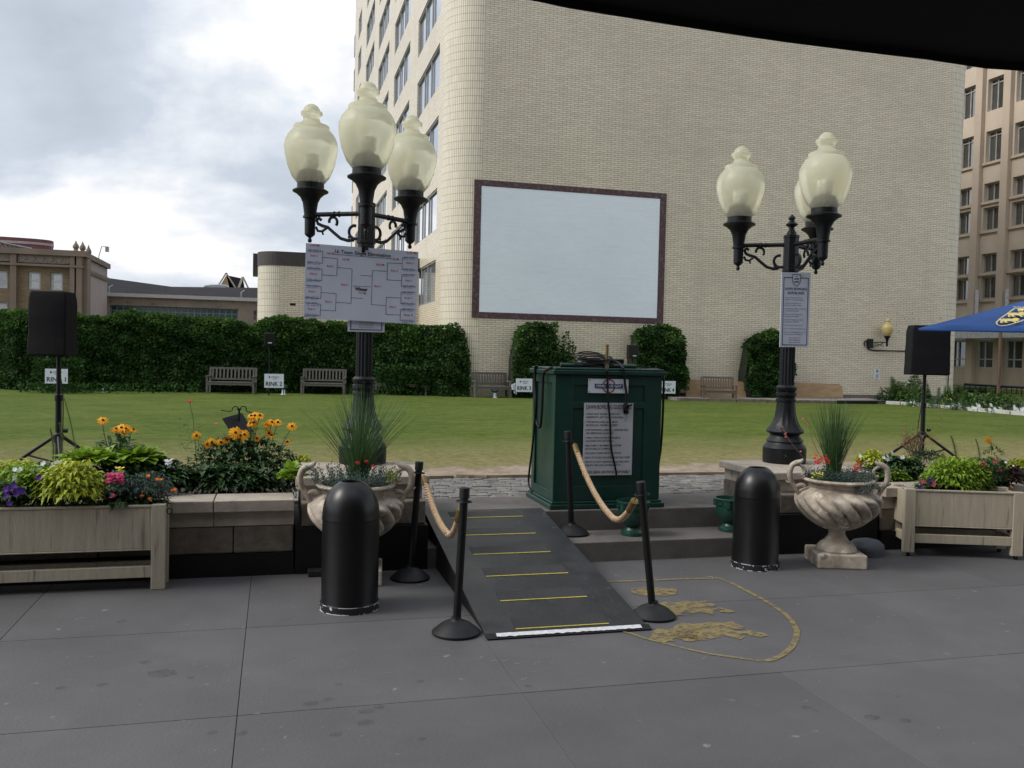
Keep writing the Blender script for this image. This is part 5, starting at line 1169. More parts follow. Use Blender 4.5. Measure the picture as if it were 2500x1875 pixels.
# ------------------------------------------------------------------ urns
m_urn = M('weathered_urn_stone', (.46, .395, .32), (.20, .16, .125), rough=.7, scale=7, bump=.4, bscale=30, lo=.32, hi=.62, spots=[((.58, .54, .47), 12, .58, .1), ((.12, .10, .08), 9, .66, .08)])
def urn(label, p, rz):
    root = thing('garden_urn', label, 'urn', p, rz, 'carved stone garden urns')
    mb = MB(); mb.obox((0, .02, .06), (.40, .40, .12)); mb.build('square_block', m_urn, root, bevel=.012)
    mb = MB(); mb.lathe([(.158, .121), (.163, .135), (.155, .16), (.135, .185), (.118, .195), (.10, .21), (.076, .245), (.066, .268), (.070, .29), (.078, .30)], (0, 0, 0), 48); mb.build('foot', m_urn, root, smooth=35)
    prof = []
    for i in range(34):
        f = i / 33; z = .30 + .34 * f; r = .075 + (.335 - .075) * sin(min(1, f / .78) * pi / 2) ** .62
        if f > .78: r = .335 - .095 * ((f - .78) / .22) ** 1.8
        prof.append((r, z))
    def gad(r, z, a):
        f = (z - .30) / .34; amp = .13 * sin(pi * min(1, max(0, f))) ** .6; ph = 14 * (a + 1.15 * f); return r * (1 - amp + amp * abs(cos(ph / 2)) ** .6 * 1.5)
    mb = MB(); mb.lathe(prof, (0, 0, 0), 168, mod=gad); mb.build('fluted_bowl', m_urn, root, smooth=60)
    mb = MB(); mb.lathe([(.238, .640), (.230, .665), (.235, .685), (.262, .700), (.285, .705), (.292, .716), (.286, .728), (.262, .730), (.25, .71), (.24, .66)], (0, 0, 0), 56); mb.build('rim', m_urn, root, smooth=40)
    mb = MB(); mb.lathe([(.25, .69), (.001, .695)], (0, 0, 0), 24); mb.build('soil', M('dark_soil', (.03, .02, .015)), root)
    for sg in (-1, 1):
        P = lambda x, z: V((sg * x, 0, z)); mb = MB()
        sp = [P(.30, .50), P(.305, .53), P(.32, .57), P(.335, .60), P(.36, .645), P(.39, .69), (P(.405, .74)), P(.405, .785), P(.39, .825), P(.355, .85), P(.315, .865), P(.30, .885)]
        mb.tube(smooth_path(sp), lerp_r([.010, .015, .018, .019, .020, .021, .023, .024, .024, .024, .018, .008], len(smooth_path(sp))), 10)
        sp2 = [P(.395, .80), P(.37, .83), P(.33, .835), P(.295, .81), P(.285, .775), P(.305, .75), P(.33, .755)]
        mb.tube(smooth_path(sp2), .014, 8)
        sp3 = [P(.36, .645), P(.33, .66), P(.30, .665), P(.28, .655)]; mb.tube(smooth_path(sp3), .018, 8)
        sp4 = [P(.385, .68), P(.42, .685), P(.435, .70)]; mb.tube(smooth_path(sp4), lerp_r([.014, .010, .004], len(smooth_path(sp4))), 8)
        mb.build('scroll_handle', m_urn, root, smooth=True)
    return root
def smooth_path(p, k=4):
    out = []; n = len(p)
    for i in range(n - 1):
        a, b, c, d = p[max(i - 1, 0)], p[i], p[i + 1], p[min(i + 2, n - 1)]
        for j in range(k):
            t = j / k; out.append(.5 * ((2 * b) + (c - a) * t + (2 * a - 5 * b + 4 * c - d) * t * t + (3 * b - a - 3 * c + d) * t ** 3))
    out.append(p[-1]); return out
def lerp_r(r, n): return [r[min(int(i / (n - 1) * (len(r) - 1)), len(r) - 2)] + (r[min(int(i / (n - 1) * (len(r) - 1)), len(r) - 2) + 1] - r[min(int(i / (n - 1) * (len(r) - 1)), len(r) - 2)]) * (i / (n - 1) * (len(r) - 1) - min(int(i / (n - 1) * (len(r) - 1)), len(r) - 2)) for i in range(n)]
pu = gz(*zz(935, 1330, 2.765, 1700, 900)); puR = V((pu.x, pu.y, 0)); puR = gz(2040, 1378)
urn('weathered fluted stone urn with scroll handles on a square block at the right', puR, -.30)
pl = gz(870, 1182, .72); puL = V((pl.x, pl.y, 0))
urn('fluted stone urn with scroll handles mostly behind the left bin', puL, -.12)
# blue grey boulder and black block
p = gz(1880 * D_, 1200 * D_); mb = MB(); mb.lathe([(.155, 0), (.165, .05), (.160, .085), (.12, .12), (.06, .135), (.001, .137)], (p.x, p.y + .06, 0), 24, mod=lambda r, z, a: r * (1 + .10 * sin(2 * a + .6) + .04 * noise.noise(V((cos(a) * 2, sin(a) * 2, z * 9)))))
tag(mb.build('grey_boulder', M('blue_grey_cover', (.085, .092, .105), (.06, .065, .075), rough=.8, scale=8, bump=.4), smooth=True), 'low rounded blue grey rock beside the right urn', 'rock')
p = gz(680 * D_, 1247 * D_); mb = MB(); mb.box(p.x - .05, p.x + .22, p.y, p.y + .10, 0, .05)
tag(mb.build('rubber_block', m_rubber, bevel=.008), 'small black rubber block lying behind the left bin', 'block')

# ------------------------------------------------------------------ green pots on the step
m_pot = M('green_glazed_pot', (.009, .050, .036), (.006, .036, .026), rough=.35, scale=12, bump=.2)
def pot(label, p, rz=0, s=1.0):
    root = thing('green_pot', label, 'pot', p, rz, 'green footed pots on the step')
    mb = MB(); mb.lathe([(r * s, z * s) for r, z in ((.098, 0), (.102, .015), (.098, .03), (.08, .042), (.066, .055), (.062, .07), (.075, .085), (.10, .11), (.122, .15), (.130, .19), (.130, .225))], (0, 0, 0), 40); mb.build('bowl', m_pot, root, smooth=35)
    mb = MB(); mb.lathe([(r * s, z * s) for r, z in ((.130, .226), (.136, .232), (.136, .275), (.146, .28), (.148, .295), (.140, .30), (.128, .298), (.122, .25))], (0, 0, 0), 40); mb.f.pop(); mb.mi.pop()
    for i in range(12):
        a = 2 * pi * i / 12; mb.obox((.138 * s * cos(a), .138 * s * sin(a), .253 * s), (.012, .05, .022), Matrix.Rotation(a, 3, 'Z'))
    for i in range(4):
        a = 2 * pi * i / 4 + .5; mb.obox((.140 * s * cos(a), .140 * s * sin(a), .25 * s), (.018, .035, .055), Matrix.Rotation(a, 3, 'Z'))
    mb.build('banded_rim', m_pot, root, smooth=35)
    mb = MB(); mb.lathe([(.125 * s, .255 * s), (.001, .262 * s)], (0, 0, 0), 20); mb.build('soil', M('dark_soil', (.03, .02, .015)), root)
pot('green footed pot on the step in front of the podium', (3.02, 7.10, Z1)); pot('green footed pot on the step beside the right bin', (3.98, 7.14, Z1), .4)

# ------------------------------------------------------------------ podium
PX0, PX1, PY0, PY1, PZ = 2.405, 3.385, 7.41, 8.10, 1.60
m_grn = M('podium_green_paint', (.007, .041, .030), (.005, .031, .023), rough=.33, scale=4, bump=.08, bscale=20)
PD = thing('green_podium', 'dark green panelled wooden podium carrying signs and coiled cables', 'podium', ((PX0 + PX1) / 2, PY0, Z2))
mb = MB(); mb.box(PX0, PX1, PY0 + .012, PY1, Z2 + .07, PZ - .06)
# left side frame and recessed panel
for (y0_, y1_, z0_, z1_) in ((PY0 + .012, PY0 + .09, Z2 + .07, PZ - .062), (PY1 - .09, PY1, Z2 + .07, PZ - .062), (PY0 + .09, PY1 - .09, PZ - .14, PZ - .062), (PY0 + .09, PY1 - .09, Z2 + .07, Z2 + .15)):
    mb.box(PX0 - .018, PX0 - .0015, y0_, y1_, z0_, z1_); mb.box(PX1 + .0015, PX1 + .018, y0_, y1_, z0_, z1_)
mb.build('cabinet', m_grn, PD, local=False, bevel=.004)
mb = MB()   # front stiles and rails
for (xa, xb, za, zb_) in ((PX0 - .018, PX0 + .15, Z2 + .07, PZ - .062), (PX1 - .15, PX1 + .018, Z2 + .07, PZ - .062), (PX0 + .15, PX1 - .15, PZ - .15, PZ - .062), (PX0 + .15, PX1 - .15, 1.245, 1.30), (PX0 + .15, PX1 - .15, Z2 + .07, Z2 + .20)):
    mb.box(xa, xb, PY0 - .003, PY0 + .011, za, zb_)
mb.build('front_frame', m_grn, PD, local=False, bevel=.003)
mb = MB(); mb.box(PX0 - .055, PX1 + .055, PY0 - .045, PY1 + .045, Z2 + .001, Z2 + .045); mb.box(PX0 - .035, PX1 + .035, PY0 - .028, PY1 + .028, Z2 + .046, Z2 + .068); mb.build('base_moulding', m_grn, PD, local=False, bevel=.008)
mb = MB(); mb.box(PX0 - .05, PX1 + .05, PY0 - .035, PY1 + .035, PZ - .058, PZ - .02); mb.box(PX0 - .03, PX1 + .03, PY0 - .02, PY1 + .02, PZ - .019, PZ)
mb.tube([(PX0 + .12, PY0 + .30, PZ + .02), (PX1 - .12, PY0 + .28, PZ + .02)], .022, 12); mb.build('top', m_grn, PD, local=False, bevel=.006)
# signs on the podium
z7 = lambda X, Y: zz(X, Y, 3.318, 1200, 820); FT = PY0 - .012
def fq(X, Y): return gt(*z7(X, Y), FT)
a, b = fq(783, 462), fq(1110, 352); SG = thing('podium_name_sign', 'white MIND THE GAP roundel sign on the front of the podium', 'sign', (a.x, FT, a.z)); w, h = b.x - a.x, b.z - a.z
mb = MB(); mb.box(0, w, 0, .008, 0, h); mb.build('sign_panel', m_paper, SG)
mb = MB(); cx, cz = w * .51, h * .5; r0, r1 = h * .50, h * .415; n = 40
for i in range(n):
    p, q = 2 * pi * i / n, 2 * pi * (i + 1) / n; mb.add([(cx + r0 * cos(p), -.002, cz + r0 * sin(p)), (cx + r0 * cos(q), -.002, cz + r0 * sin(q)), (cx + r1 * cos(q), -.002, cz + r1 * sin(q)), (cx + r1 * cos(p), -.002, cz + r1 * sin(p))], [(0, 1, 2, 3)])
mb.build('red_ring', M('roundel_red', (.40, .03, .04), rough=.5), SG)
mb = MB(); mb.box(w * .16, w * .85, -.006, -.0025, h * .36, h * .65); mb.build('blue_bar', M('roundel_blue', (.02, .025, .13), rough=.5), SG)
mb = MB(); mb.text('MIND THE GAP', (w * .505, -.0065, h * .41), (1, 0, 0), (0, 0, 1), h * .19, w * .62, 'C', bold=.01, off=.002); mb.build('lettering', m_paper, SG)
mb = MB()
for u_, v_ in ((.03, .08), (.97, .08), (.03, .92), (.97, .92)): mb.lathe([(.006, 0), (.004, .004)], (u_ * w, 0, v_ * h), 8, Matrix.Rotation(pi / 2, 3, 'X'))
mb.build('screw', m_metal, SG)
a, b = fq(738, 1132), fq(1150, 545); GB = thing('podium_rules_board', 'white rules board titled LAWN BOWLING GUIDELINES on the podium front', 'sign', (a.x, FT, a.z)); w, h = b.x - a.x, b.z - a.z
mb = MB(); mb.box(0, w, 0, .008, 0, h); mb.build('board_panel', M('scuffed_white_board', (.46, .47, .50), (.40, .41, .44), rough=.5, scale=5, spots=[((.30, .30, .32), 14, .66, .1)]), GB)
mb = MB(); mb.text('LAWN BOWLING GUIDELINES', (w * .5, 0, h * .915), (1, 0, 0), (0, 0, 1), h * .06, w * .92, 'C', bold=.006)
ys = [.835, .79, .725, .68, .615, .57, .508, .464, .40, .356, .295, .235, .175, .13]
for t, y in zip(GUIDE, ys):
    s_ = t.strip(); mb.text(s_, (w * (.02 if t[0] != ' ' else .045), 0, h * y), (1, 0, 0), (0, 0, 1), h * .026, min(w * .93, w * .0268 * len(s_)), 'L', bold=.008)
mb.text('PLEASE DRINK AND BOWL RESPONSIBLY', (w * .5, 0, h * .03), (1, 0, 0), (0, 0, 1), h * .036, w * .94, 'C', bold=.008); mb.build('lettering', m_ink, GB)
# brass pipe, black box, cables
pT = gt(*z7(937, 72), PY0 + .22); 
mb = MB(); mb.tube([(pT.x, PY0 + .22, PZ + .001), (pT.x, PY0 + .22, pT.z)], .0155, 16); mb.lathe([(.022, PZ + .001), (.022, PZ + .03), (.017, PZ + .04)], (pT.x, PY0 + .22, 0), 16)
tag(mb.build('brass_pipe', m_brass, smooth=True), 'short brass pipe standing upright on the podium top', 'pipe')
p = gt(*z7(1030, 225), PY0 + .3); mb = MB(); mb.box(p.x - .055, p.x + .055, PY0 + .3, PY0 + .38, PZ + .001, PZ + .085)
tag(mb.build('power_box', m_black, bevel=.006), 'small black box on the podium top right of the pipe', 'box')
CC = thing('coiled_cable', 'pile of coiled black cables lying on the podium top', 'cable', (0, 0, 0)); cpos = gt(*z7(820, 235), PY0 + .32); CC.location = (cpos.x, PY0 + .32, PZ)
mb = MB()
for k in range(9):
    r = .10 + .012 * (k % 4) + U(-.01, .01); tl = U(-.25, .35); tl2 = U(-.2, .2); cx, cy = U(-.05, .07), U(-.03, .03); z0_ = .014 + k * .0085
    mb.tube([(cx + r * 1.35 * cos(a), cy + r * .9 * sin(a), z0_ + max(0, .03 + .03 * sin(a + tl) * 1) * (.3 + k * .10)) for a in [2 * pi * i / 40 for i in range(40)]], .0062, 6, closed=True)
mb.build('loops', m_cord, CC, smooth=True)
mb = MB(); mb.tube([(.09, -.06, .12), (.125, -.09, .045)], .009, 8); mb.tube([(.155, -.06, .09), (.18, -.08, .05)], .009, 8); mb.build('plug', m_metal, CC, smooth=True)
def cable(label, px, T, r=.010, z=z7, extra=()):
    mb = MB(); pts = [gt(*z(X, Y), t) for X, Y, t in px]; mb.tube(smooth_path(pts, 5), r, 8); return tag(mb.build('hanging_cable', m_cord, smooth=True), label, 'cable', 'cables hanging off the podium')
f = PY0 - .03
cable('cable running from the pipe down the middle of the rules board', [(900, 215, PY0 + .24), (925, 235, PY0 + .15), (935, 268, PY0 - .05), (940, 340, f), (942, 460, f), (948, 560, f), (960, 700, f), (968, 900, f), (990, 1010, f), (1008, 1100, f), (1012, 1160, f)], 0, .0095)
cable('shorter cable ending in a knot over the right of the rules board', [(960, 200, PY0 + .25), (1020, 215, PY0 + .2), (1060, 250, PY0 - .03), (1072, 290, PY0 - .05), (1080, 380, f), (1092, 460, f), (1090, 520, f), (1085, 560, f), (1078, 600, f), (1080, 625, f)], 0, .011)
mb = MB(); k0 = fq(1080, 600); k0.y = f - .01
for i in range(4): mb.tube([k0 + V((.018 * cos(a + i), .012 * sin(2 * a), .035 * sin(a) + .008 * i)) for a in [2 * pi * j / 16 for j in range(16)]], .007, 6, closed=True)
q = fq(1130, 560); mb.tube([k0 + V((0, 0, .03)), V((q.x - .015, f - .01, q.z)), V((q.x, f - .01, q.z + .005))], .009, 6)
tag(mb.build('cable_knot', m_cord, smooth=True), 'knotted end of the short cable on the rules board', 'cable knot')
q = fq(1080, 672); mb = MB(); mb.tube([V((q.x + .009 * cos(a), f - .008, q.z + .022 * sin(a))) for a in [2 * pi * j / 18 for j in range(18)]], .0028, 6, closed=True); mb.tube([(q.x, f - .008, q.z + .022), (q.x, f - .008, q.z + .05)], .003, 6)
tag(mb.build('steel_clip', m_metal, smooth=True), 'small steel snap clip hanging from the knotted cable', 'clip')
cable('long cable looping over the left side of the podium to the ground', [(355, 240, PY0 + .4), (350, 300, PY0 + .42), (352, 420, PY0 + .4), (358, 560, PY0 + .35), (345, 760, PY0 + .4), (325, 950, PY0 + .5), (308, 1080, PY0 + .6), (300, 1180, PY0 + .62), (310, 1230, PY0 + .55), (330, 1262, PY0 + .5)], 0, .010)
sx_ = PX0 - .05
def gsx(X, Y): return gs(*z7(X, Y), sx_)
mb = MB(); pts = [gt(*z7(900, 260), PY0 + .12), gt(*z7(640, 268), PY0 + .10), gt(*z7(520, 262), PY0 + .08), gsx(470, 262), gsx(430, 290), gsx(418, 340), gsx(412, 480), gsx(405, 640), gsx(395, 735), gsx(375, 725), gsx(355, 640), gsx(352, 500), gsx(353, 330), gsx(370, 240)]
mb.tube(smooth_path(pts, 5), .012, 8); tag(mb.build('hanging_cable', m_cord, smooth=True), 'thick black cable looped in a long U down the left side of the podium', 'cable', 'cables hanging off the podium')
cable('cable draped over the right edge of the podium down behind', [(1000, 245, PY0 + .4), (1150, 262, PY0 + .35), (1280, 270, PY0 + .3), (1360, 275, PY0 + .2), (1393, 330, PY0 + .12), (1392, 500, PY0 + .1), (1385, 700, PY0 + .12), (1372, 900, PY0 + .15), (1355, 1020, PY0 + .2), (1348, 1100, PY0 + .3)], 0, .011)

# ------------------------------------------------------------------ wooden planter boxes
m_plank = M('limewashed_wood', (.44, .385, .29), (.31, .27, .205), rough=.75, scale=5, lo=.25, hi=.8, stretch=(9, 9, .7), bump=.35, bscale=25, detail=8, spots=[((.20, .17, .12), 3, .62, .1)])
def planter(label, loc, rz, W_, Dp, H, castors, rail=True):
    root = thing('wooden_planter', label, 'planter', loc, rz, 'pale wooden planter boxes'); zc0 = .035 if castors else 0; lw = .095
    for x in (0, W_ - lw):
        for y in (0, Dp - .06):
            mb = MB(); mb.box(x, x + lw, y, y + .06, zc0, H); mb.build('leg', m_plank, root, bevel=.006)
    mb = MB(); zb_ = .29 if not castors else .28
    for (x0_, x1_, y0_, y1_) in ((lw, W_ - lw, .012, .03), (lw, W_ - lw, Dp - .03, Dp - .012), (.012, .03, .06, Dp - .06), (W_ - .03, W_ - .012, .06, Dp - .06)): mb.box(x0_, x1_, y0_, y1_, zb_, H - .02)
    mb.box(lw, W_ - lw, .004, .034, H - .019, H - .003); mb.box(.02, W_ - .02, .03, Dp - .03, zb_ - .01, zb_ + .01); mb.build('side_board', m_plank, root, bevel=.003)
    mb = MB(); mb.box(lw, W_ - lw, .008, .026, zb_ - .012, zb_ - .001)
    for y in (.015, Dp - .05): mb.box(lw, W_ - lw, y, y + .035, .085 + zc0, .165 + zc0)
    for x in (.03, W_ - .065): mb.box(x, x + .035, .06, Dp - .06, .085 + zc0, .165 + zc0)
    mb.build('stretcher', m_plank, root, bevel=.004)
    mb = MB(); mb.box(.03, W_ - .03, .035, Dp - .035, H - .08, H - .045); mb.build('soil', M('dark_soil', (.03, .02, .015)), root)
    if castors:
        for x in (.05, W_ - .05):
            for y in (.03, Dp - .03):
                mb = MB(); mb.lathe([(.018, -.012), (.022, -.008), (.022, .008), (.018, .012)], (x, y, .0225), 14, Matrix.Rotation(pi / 2, 3, 'Y')); mb.box(x - .016, x + .016, y - .016, y + .016, .03, .0355); mb.build('castor', m_rubber, root)
    return root
planter('long pale wooden planter at the left edge full of lime and purple plants', (-.722 - 2.2, 6.575 , 0), -.0, 2.2, .24, .60, False)
a = gz(2213, 1352); 
pR0 = gz(*zz(1398, 1240, 2.765, 1700, 900), .035); pR1 = gz(*zz(2205, 1270, 2.765, 1700, 900), .035)
dR = pR1 - pR0; planter('pale wooden planter on castors at the right edge full of lime and red plants', (pR0.x, pR0.y, 0), atan2(dR.y, dR.x), dR.length, .36, .60, True)
mb = MB(); q = gt(*zz(1145, 795, 2.765, 0, 960), 6.6); mb.tube([q + V((.018 * cos(a), 0, .02 * sin(a))) for a in [2 * pi * j / 16 for j in range(16)]], .004, 6, closed=True)
tag(mb.build('iron_ring', m_iron, smooth=True), 'small iron ring on the corner of the left planter', 'ring')

# ------------------------------------------------------------------ covered speakers on tripods
def pa_speaker(label, tri_label, pole_px, T, box_px, legs, rz, side):
    bp_ = gt(*pole_px[0], T); x, y = bp_.x, T
    tri = thing('tripod_stand', tri_label, 'speaker stand', (x, y, Z2), 0, 'tripod stands of the covered speakers')
    zt = gt(*box_px[1], T).z - Z2
    mb = MB(); mb.tube([(0, 0, .10), (0, 0, .80)], .030, 14); mb.tube([(0, 0, .75), (0, 0, zt + .1)], .023, 12); mb.build('pole', m_black, tri, smooth=True)
    mb = MB(); mb.lathe([(.023, .76), (.038, .77), (.038, .83), (.023, .84), (.024, .42), (.052, .41), (.056, .37), (.036, .33)][:4], (0, 0, 0), 12); mb.build('clamp_collar', m_black, tri, smooth=35); mb = MB(); mb.lathe([(.036, .33), (.056, .37), (.052, .42), (.031, .44)], (0, 0, 0), 12); mb.build('leg_hub', m_black, tri, smooth=35); mb = MB(); mb.lathe([(.022, -.02), (.022, .02)], (.075, -.03, .46), 8, Matrix.Rotation(pi / 2, 3, 'Y')); mb.build('knob', m_black, tri, smooth=35)
    for a in legs:
        mb = MB(); d = V((cos(a), sin(a), 0)); mb.tube([d * .05 + V((0, 0, .39)), d * .58 + V((0, 0, .02))], .019, 10); mb.tube([V((0, 0, .12)), d * .34 + V((0, 0, .20))], .010, 8)
        l = mb.build('leg', m_black, tri, smooth=True); mb = MB(); mb.lathe([(.024, 0), (.024, .04)], d * .58, 10); mb.build('rubber_foot', m_rubber, l)
    spk = thing('covered_speaker', label, 'speaker', (x, y, Z2 + zt), rz, 'loudspeakers under black covers')
    a, b = gt(*box_px[0], T), gt(*box_px[2], T); w, h = b.x - a.x, a.z - b.z; zz0 = gt(*box_px[1], T).z; dp = .33
    n = 9; mb = MB(); vs = []; cxx = (a.x + b.x) / 2 - x; ww_ = w * .75
    prof = [(-.5, -.5), (-.45, -.52), (.45, -.52), (.5, -.5), (.50, .30), (.34, .5), (-.34, .5), (-.50, .30)]
    m_ = len(prof)
    for k in range(n + 1):
        f = k / n; s_ = 1 - .05 * f - (.07 * max(0, f - .9) * 10); 
        for (u_, v_) in prof:
            j = .010 * noise.noise(V((u_ * 5, v_ * 5, f * 6 + x))); vs.append((u_ * ww_ * s_ + j + cxx * .5, v_ * dp * s_ + j, f * h + (.02 * noise.noise(V((u_ * 4, v_ * 4, 3 + x))) if k == 0 else 0)))
    fs = [(k * m_ + i, k * m_ + (i + 1) % m_, (k + 1) * m_ + (i + 1) % m_, (k + 1) * m_ + i) for k in range(n) for i in range(m_)] + [tuple(range(m_))[::-1], tuple(n * m_ + i for i in range(m_))]
    mb.add(vs, fs); mb.build('fabric_cover', m_fabric, spk, smooth=35, bevel=.012)
    return spk, (x, y)
spL, xyL = pa_speaker('black covered loudspeaker on a stand at the left in front of the ivy', 'black tripod stand rising from the left flower bed', ((127 * D_ + 0, 900),), 10.1, ((52, 708), (120, 868), (187, 868)), [2.9, -1.3, .8], -.25, 1)
spR, xyR = pa_speaker('black covered loudspeaker on a stand at the right under the blue umbrella corner', 'black tripod stand rising from the right flower bed', ((2256, 960),), 10.2, ((2213, 792), (2256, 915), (2314, 915)), [-.25, 1.8, -2.35], -.35, -1)
for (lab, x, y, pts) in (('thin cable hanging beside the right speaker pole', xyR[0], xyR[1], [(-.02, 1.62), (-.06, 1.5), (-.04, 1.3), (-.05, .9), (-.10, .6), (-.11, .35), (-.06, .05)]), ('thin cable hanging beside the left speaker pole', xyL[0], xyL[1], [(.03, 1.0), (.05, .8), (.05, .5), (.04, .2)])):
    mb = MB(); mb.tube(smooth_path([V((x + dx, y - .04, Z2 + z_)) for dx, z_ in pts]), .006, 6); tag(mb.build('speaker_cable', m_cord, smooth=True), lab, 'cable')

# ------------------------------------------------------------------ blue umbrella corner and dark canopy overhead
UT = 7.0
m_blue = M('royal_blue_canvas', (.007, .055, .22), (.005, .045, .18), rough=.8, scale=3, bump=.15, bscale=60)
c0 = gt(2243.5, 801, UT); zE = c0.z
BU = thing('blue_umbrella', 'bright blue canvas umbrella with a gold lion crest at the right edge', 'umbrella', (c0.x + 1.45, UT + .9, 0), 0)
apex = gt(2660, 694, UT + .75); cn = [c0, c0 + _r0 * 2.5 - _h * .25 + V((0, 0, .0)), c0 + _r0 * 3.7 + _h * 1.9 + V((0, 0, .16)), c0 + _r0 * 1.35 + _h * 2.2 + V((0, 0, .16))]
mb = MB()
def tri_sheet(mb, a, b, c, n=10, sag=.05):
    vs = []; idx = {}
    for i in range(n + 1):
        for j in range(n + 1 - i):
            u, v = i / n, j / n; w = 1 - u - v; p = a * w + b * u + c * v; p.z -= sag * 27 * u * v * w + sag * 1.2 * 4 * u * v * 0; idx[i, j] = len(vs); vs.append(p)
    fs = []
    for i in range(n):
        for j in range(n - i):
            fs.append((idx[i, j], idx[i + 1, j], idx[i, j + 1]))
            if j < n - i - 1: fs.append((idx[i + 1, j], idx[i + 1, j + 1], idx[i, j + 1]))
    mb.add(vs, fs)
for i in range(4): tri_sheet(mb, apex, cn[i], cn[(i + 1) % 4], sag=.03)
for i in range(4):   # hem
    a, b = cn[i], cn[(i + 1) % 4]; mb.poly([a, b, b - V((0, 0, .025)), a - V((0, 0, .025))])
cp = mb.build('canopy', m_blue, BU, local=False, smooth=True)
s_ = cp.modifiers.new('cloth', 'SOLIDIFY'); s_.thickness = .004
mb = MB(); mb.tube([(apex.x, apex.y, 0), (apex.x, apex.y, apex.z + .1)], .024, 12); mb.build('pole', m_wood, BU, local=False)
mb = MB()
for c_ in cn: mb.tube([apex - V((0, 0, .04)), c_ + V((0, 0, -.02)) + (apex - c_) * .02], .009, 6)
mb.build('rib', m_iron, BU, local=False)
nT = (cn[0] - apex).cross(cn[1] - apex).normalized(); nT = nT if nT.z > 0 else -nT
fp = lambda X, Y: gp(*zz(X, Y, 4.148, 2000, 700), apex, nT) + nT * (-.0)
mb = MB(); lift = nT * .012 - V((0, 0, .0))
def rib2(pts, w):
    for a, b in zip(pts, pts[1:]):
        d = (b - a).normalized(); k = nT.cross(d) * w / 2; mb.poly([a - k - d * w * .3, b - k + d * w * .3, b + k + d * w * .3, a + k - d * w * .3])
sh = [(1975, 232), (1900, 285), (1835, 330), (1792, 372), (1800, 395), (1832, 408), (1900, 400), (2000, 375), (2074, 345), (2150, 320), (2250, 270)]
rib2([fp(*p) + lift for p in sh], .012); rib2([fp(*p) + lift for p in ((1975, 232), (2100, 222), (2250, 262))], .012)
def lionpx(x, y, w, h): 
    xd = (fp(x + w, y + 8) - fp(x, y + 8)) ; yd = (fp(x, y - h) - fp(x, y)); c_ = fp(x + w / 2, y - h / 2) + lift; mb.poly([c_ + xd * u + yd * v * 1.3 for u, v in LION])
lionpx(1815, 378, 215, 55); lionpx(1895, 318, 190, 55); lionpx(2000, 262, 150, 40)
xd = (fp(2110, 222) - fp(1970, 222)).normalized(); mb.text("BRIT'S", fp(1975, 222) + lift, xd, nT.cross(xd), .03, .19, 'L', bold=.01, off=.001)
mb.build('gold_crest', M('gold_print', (.62, .50, .16), (.5, .4, .12), rough=.7, scale=20), BU, local=False)

# black umbrella whose rim hangs over the picture's upper right
rim_px = [(1000, -105), (1230, -35), (1390, 0), (1582, 32), (1750, 59), (1921, 85), (2100, 108), (2260, 127), (2407, 150), (2500, 156), (2640, 160)]
ZC = 2.55
rim = [gz(x, y, ZC) for x, y in rim_px]
OU = thing('black_patio_umbrella', 'huge black umbrella seen from below with its dark rim crossing the upper right', 'umbrella', (1.6, -1.2, 0))
ctr = V((1.6, -1.2, 3.25)); back = [V((4.4, .6, ZC)), V((4.9, -1.8, ZC)), V((3.8, -3.6, ZC)), V((1.4, -4.3, ZC)), (V((-1.0, -3.4, ZC))), V((-2.0, -1.2, ZC)), V((-1.5, .9, ZC))]
ring = rim + back; mb = MB(); vs = [ctr] + ring; k = len(ring)
mb.add(vs, [(0, 1 + i, 1 + (i + 1) % k) for i in range(k)]); lo = [p - V((0, 0, .02)) for p in ring]
mb.add(ring + lo, [(i, (i + 1) % k, k + (i + 1) % k, k + i) for i in range(k)])
o_ = mb.build('canopy', M('black_canvas', (.006, .006, .007), rough=.95), OU, local=False); s_ = o_.modifiers.new('cloth', 'SOLIDIFY'); s_.thickness = .006
mb = MB(); mb.tube([(1.6, -1.2, 0), (1.6, -1.2, 3.3)], .03, 12); mb.build('pole', m_iron, OU, local=False)
# unseen building added behind the terrace: keeps the sky off the fronts of things
PB = thing('unseen_building', 'unseen dark brick building added behind the paved terrace to block the sky', 'building', (0, -4.2, 0))
mb = MB(); facade(mb, (14, -4.2, 0), (-1, 0, 0), 28, 0, 12, [(3 + i * 4, 5 + i * 4, 1, 3) for i in range(6)] + [(3 + i * 4, 5 + i * 4, 5, 7) for i in range(6)], depth=.2, n=(0, 1, 0)); mb.build('wall', brickmat('unseen_building_brick', (.12, .075, .055), (.09, .055, .04), (.12, .11, .10), .23, .075, .01), PB, local=False)
for i in range(6):
    for z0_ in (1, 5): window(PB, V((14, -4.2, 0)) - PB.location, (-1, 0, 0), (3 + i * 4, 5 + i * 4, z0_, z0_ + 2), (0, 1, 0), .2, m_winwhite, m_darkglass, vbars=(.5,), hbars=(.5,))
mb = MB(); mb.box(-14, 14, -9, -4.21, 8.8, 9.0); mb.build('roof', m_par, PB, local=False)

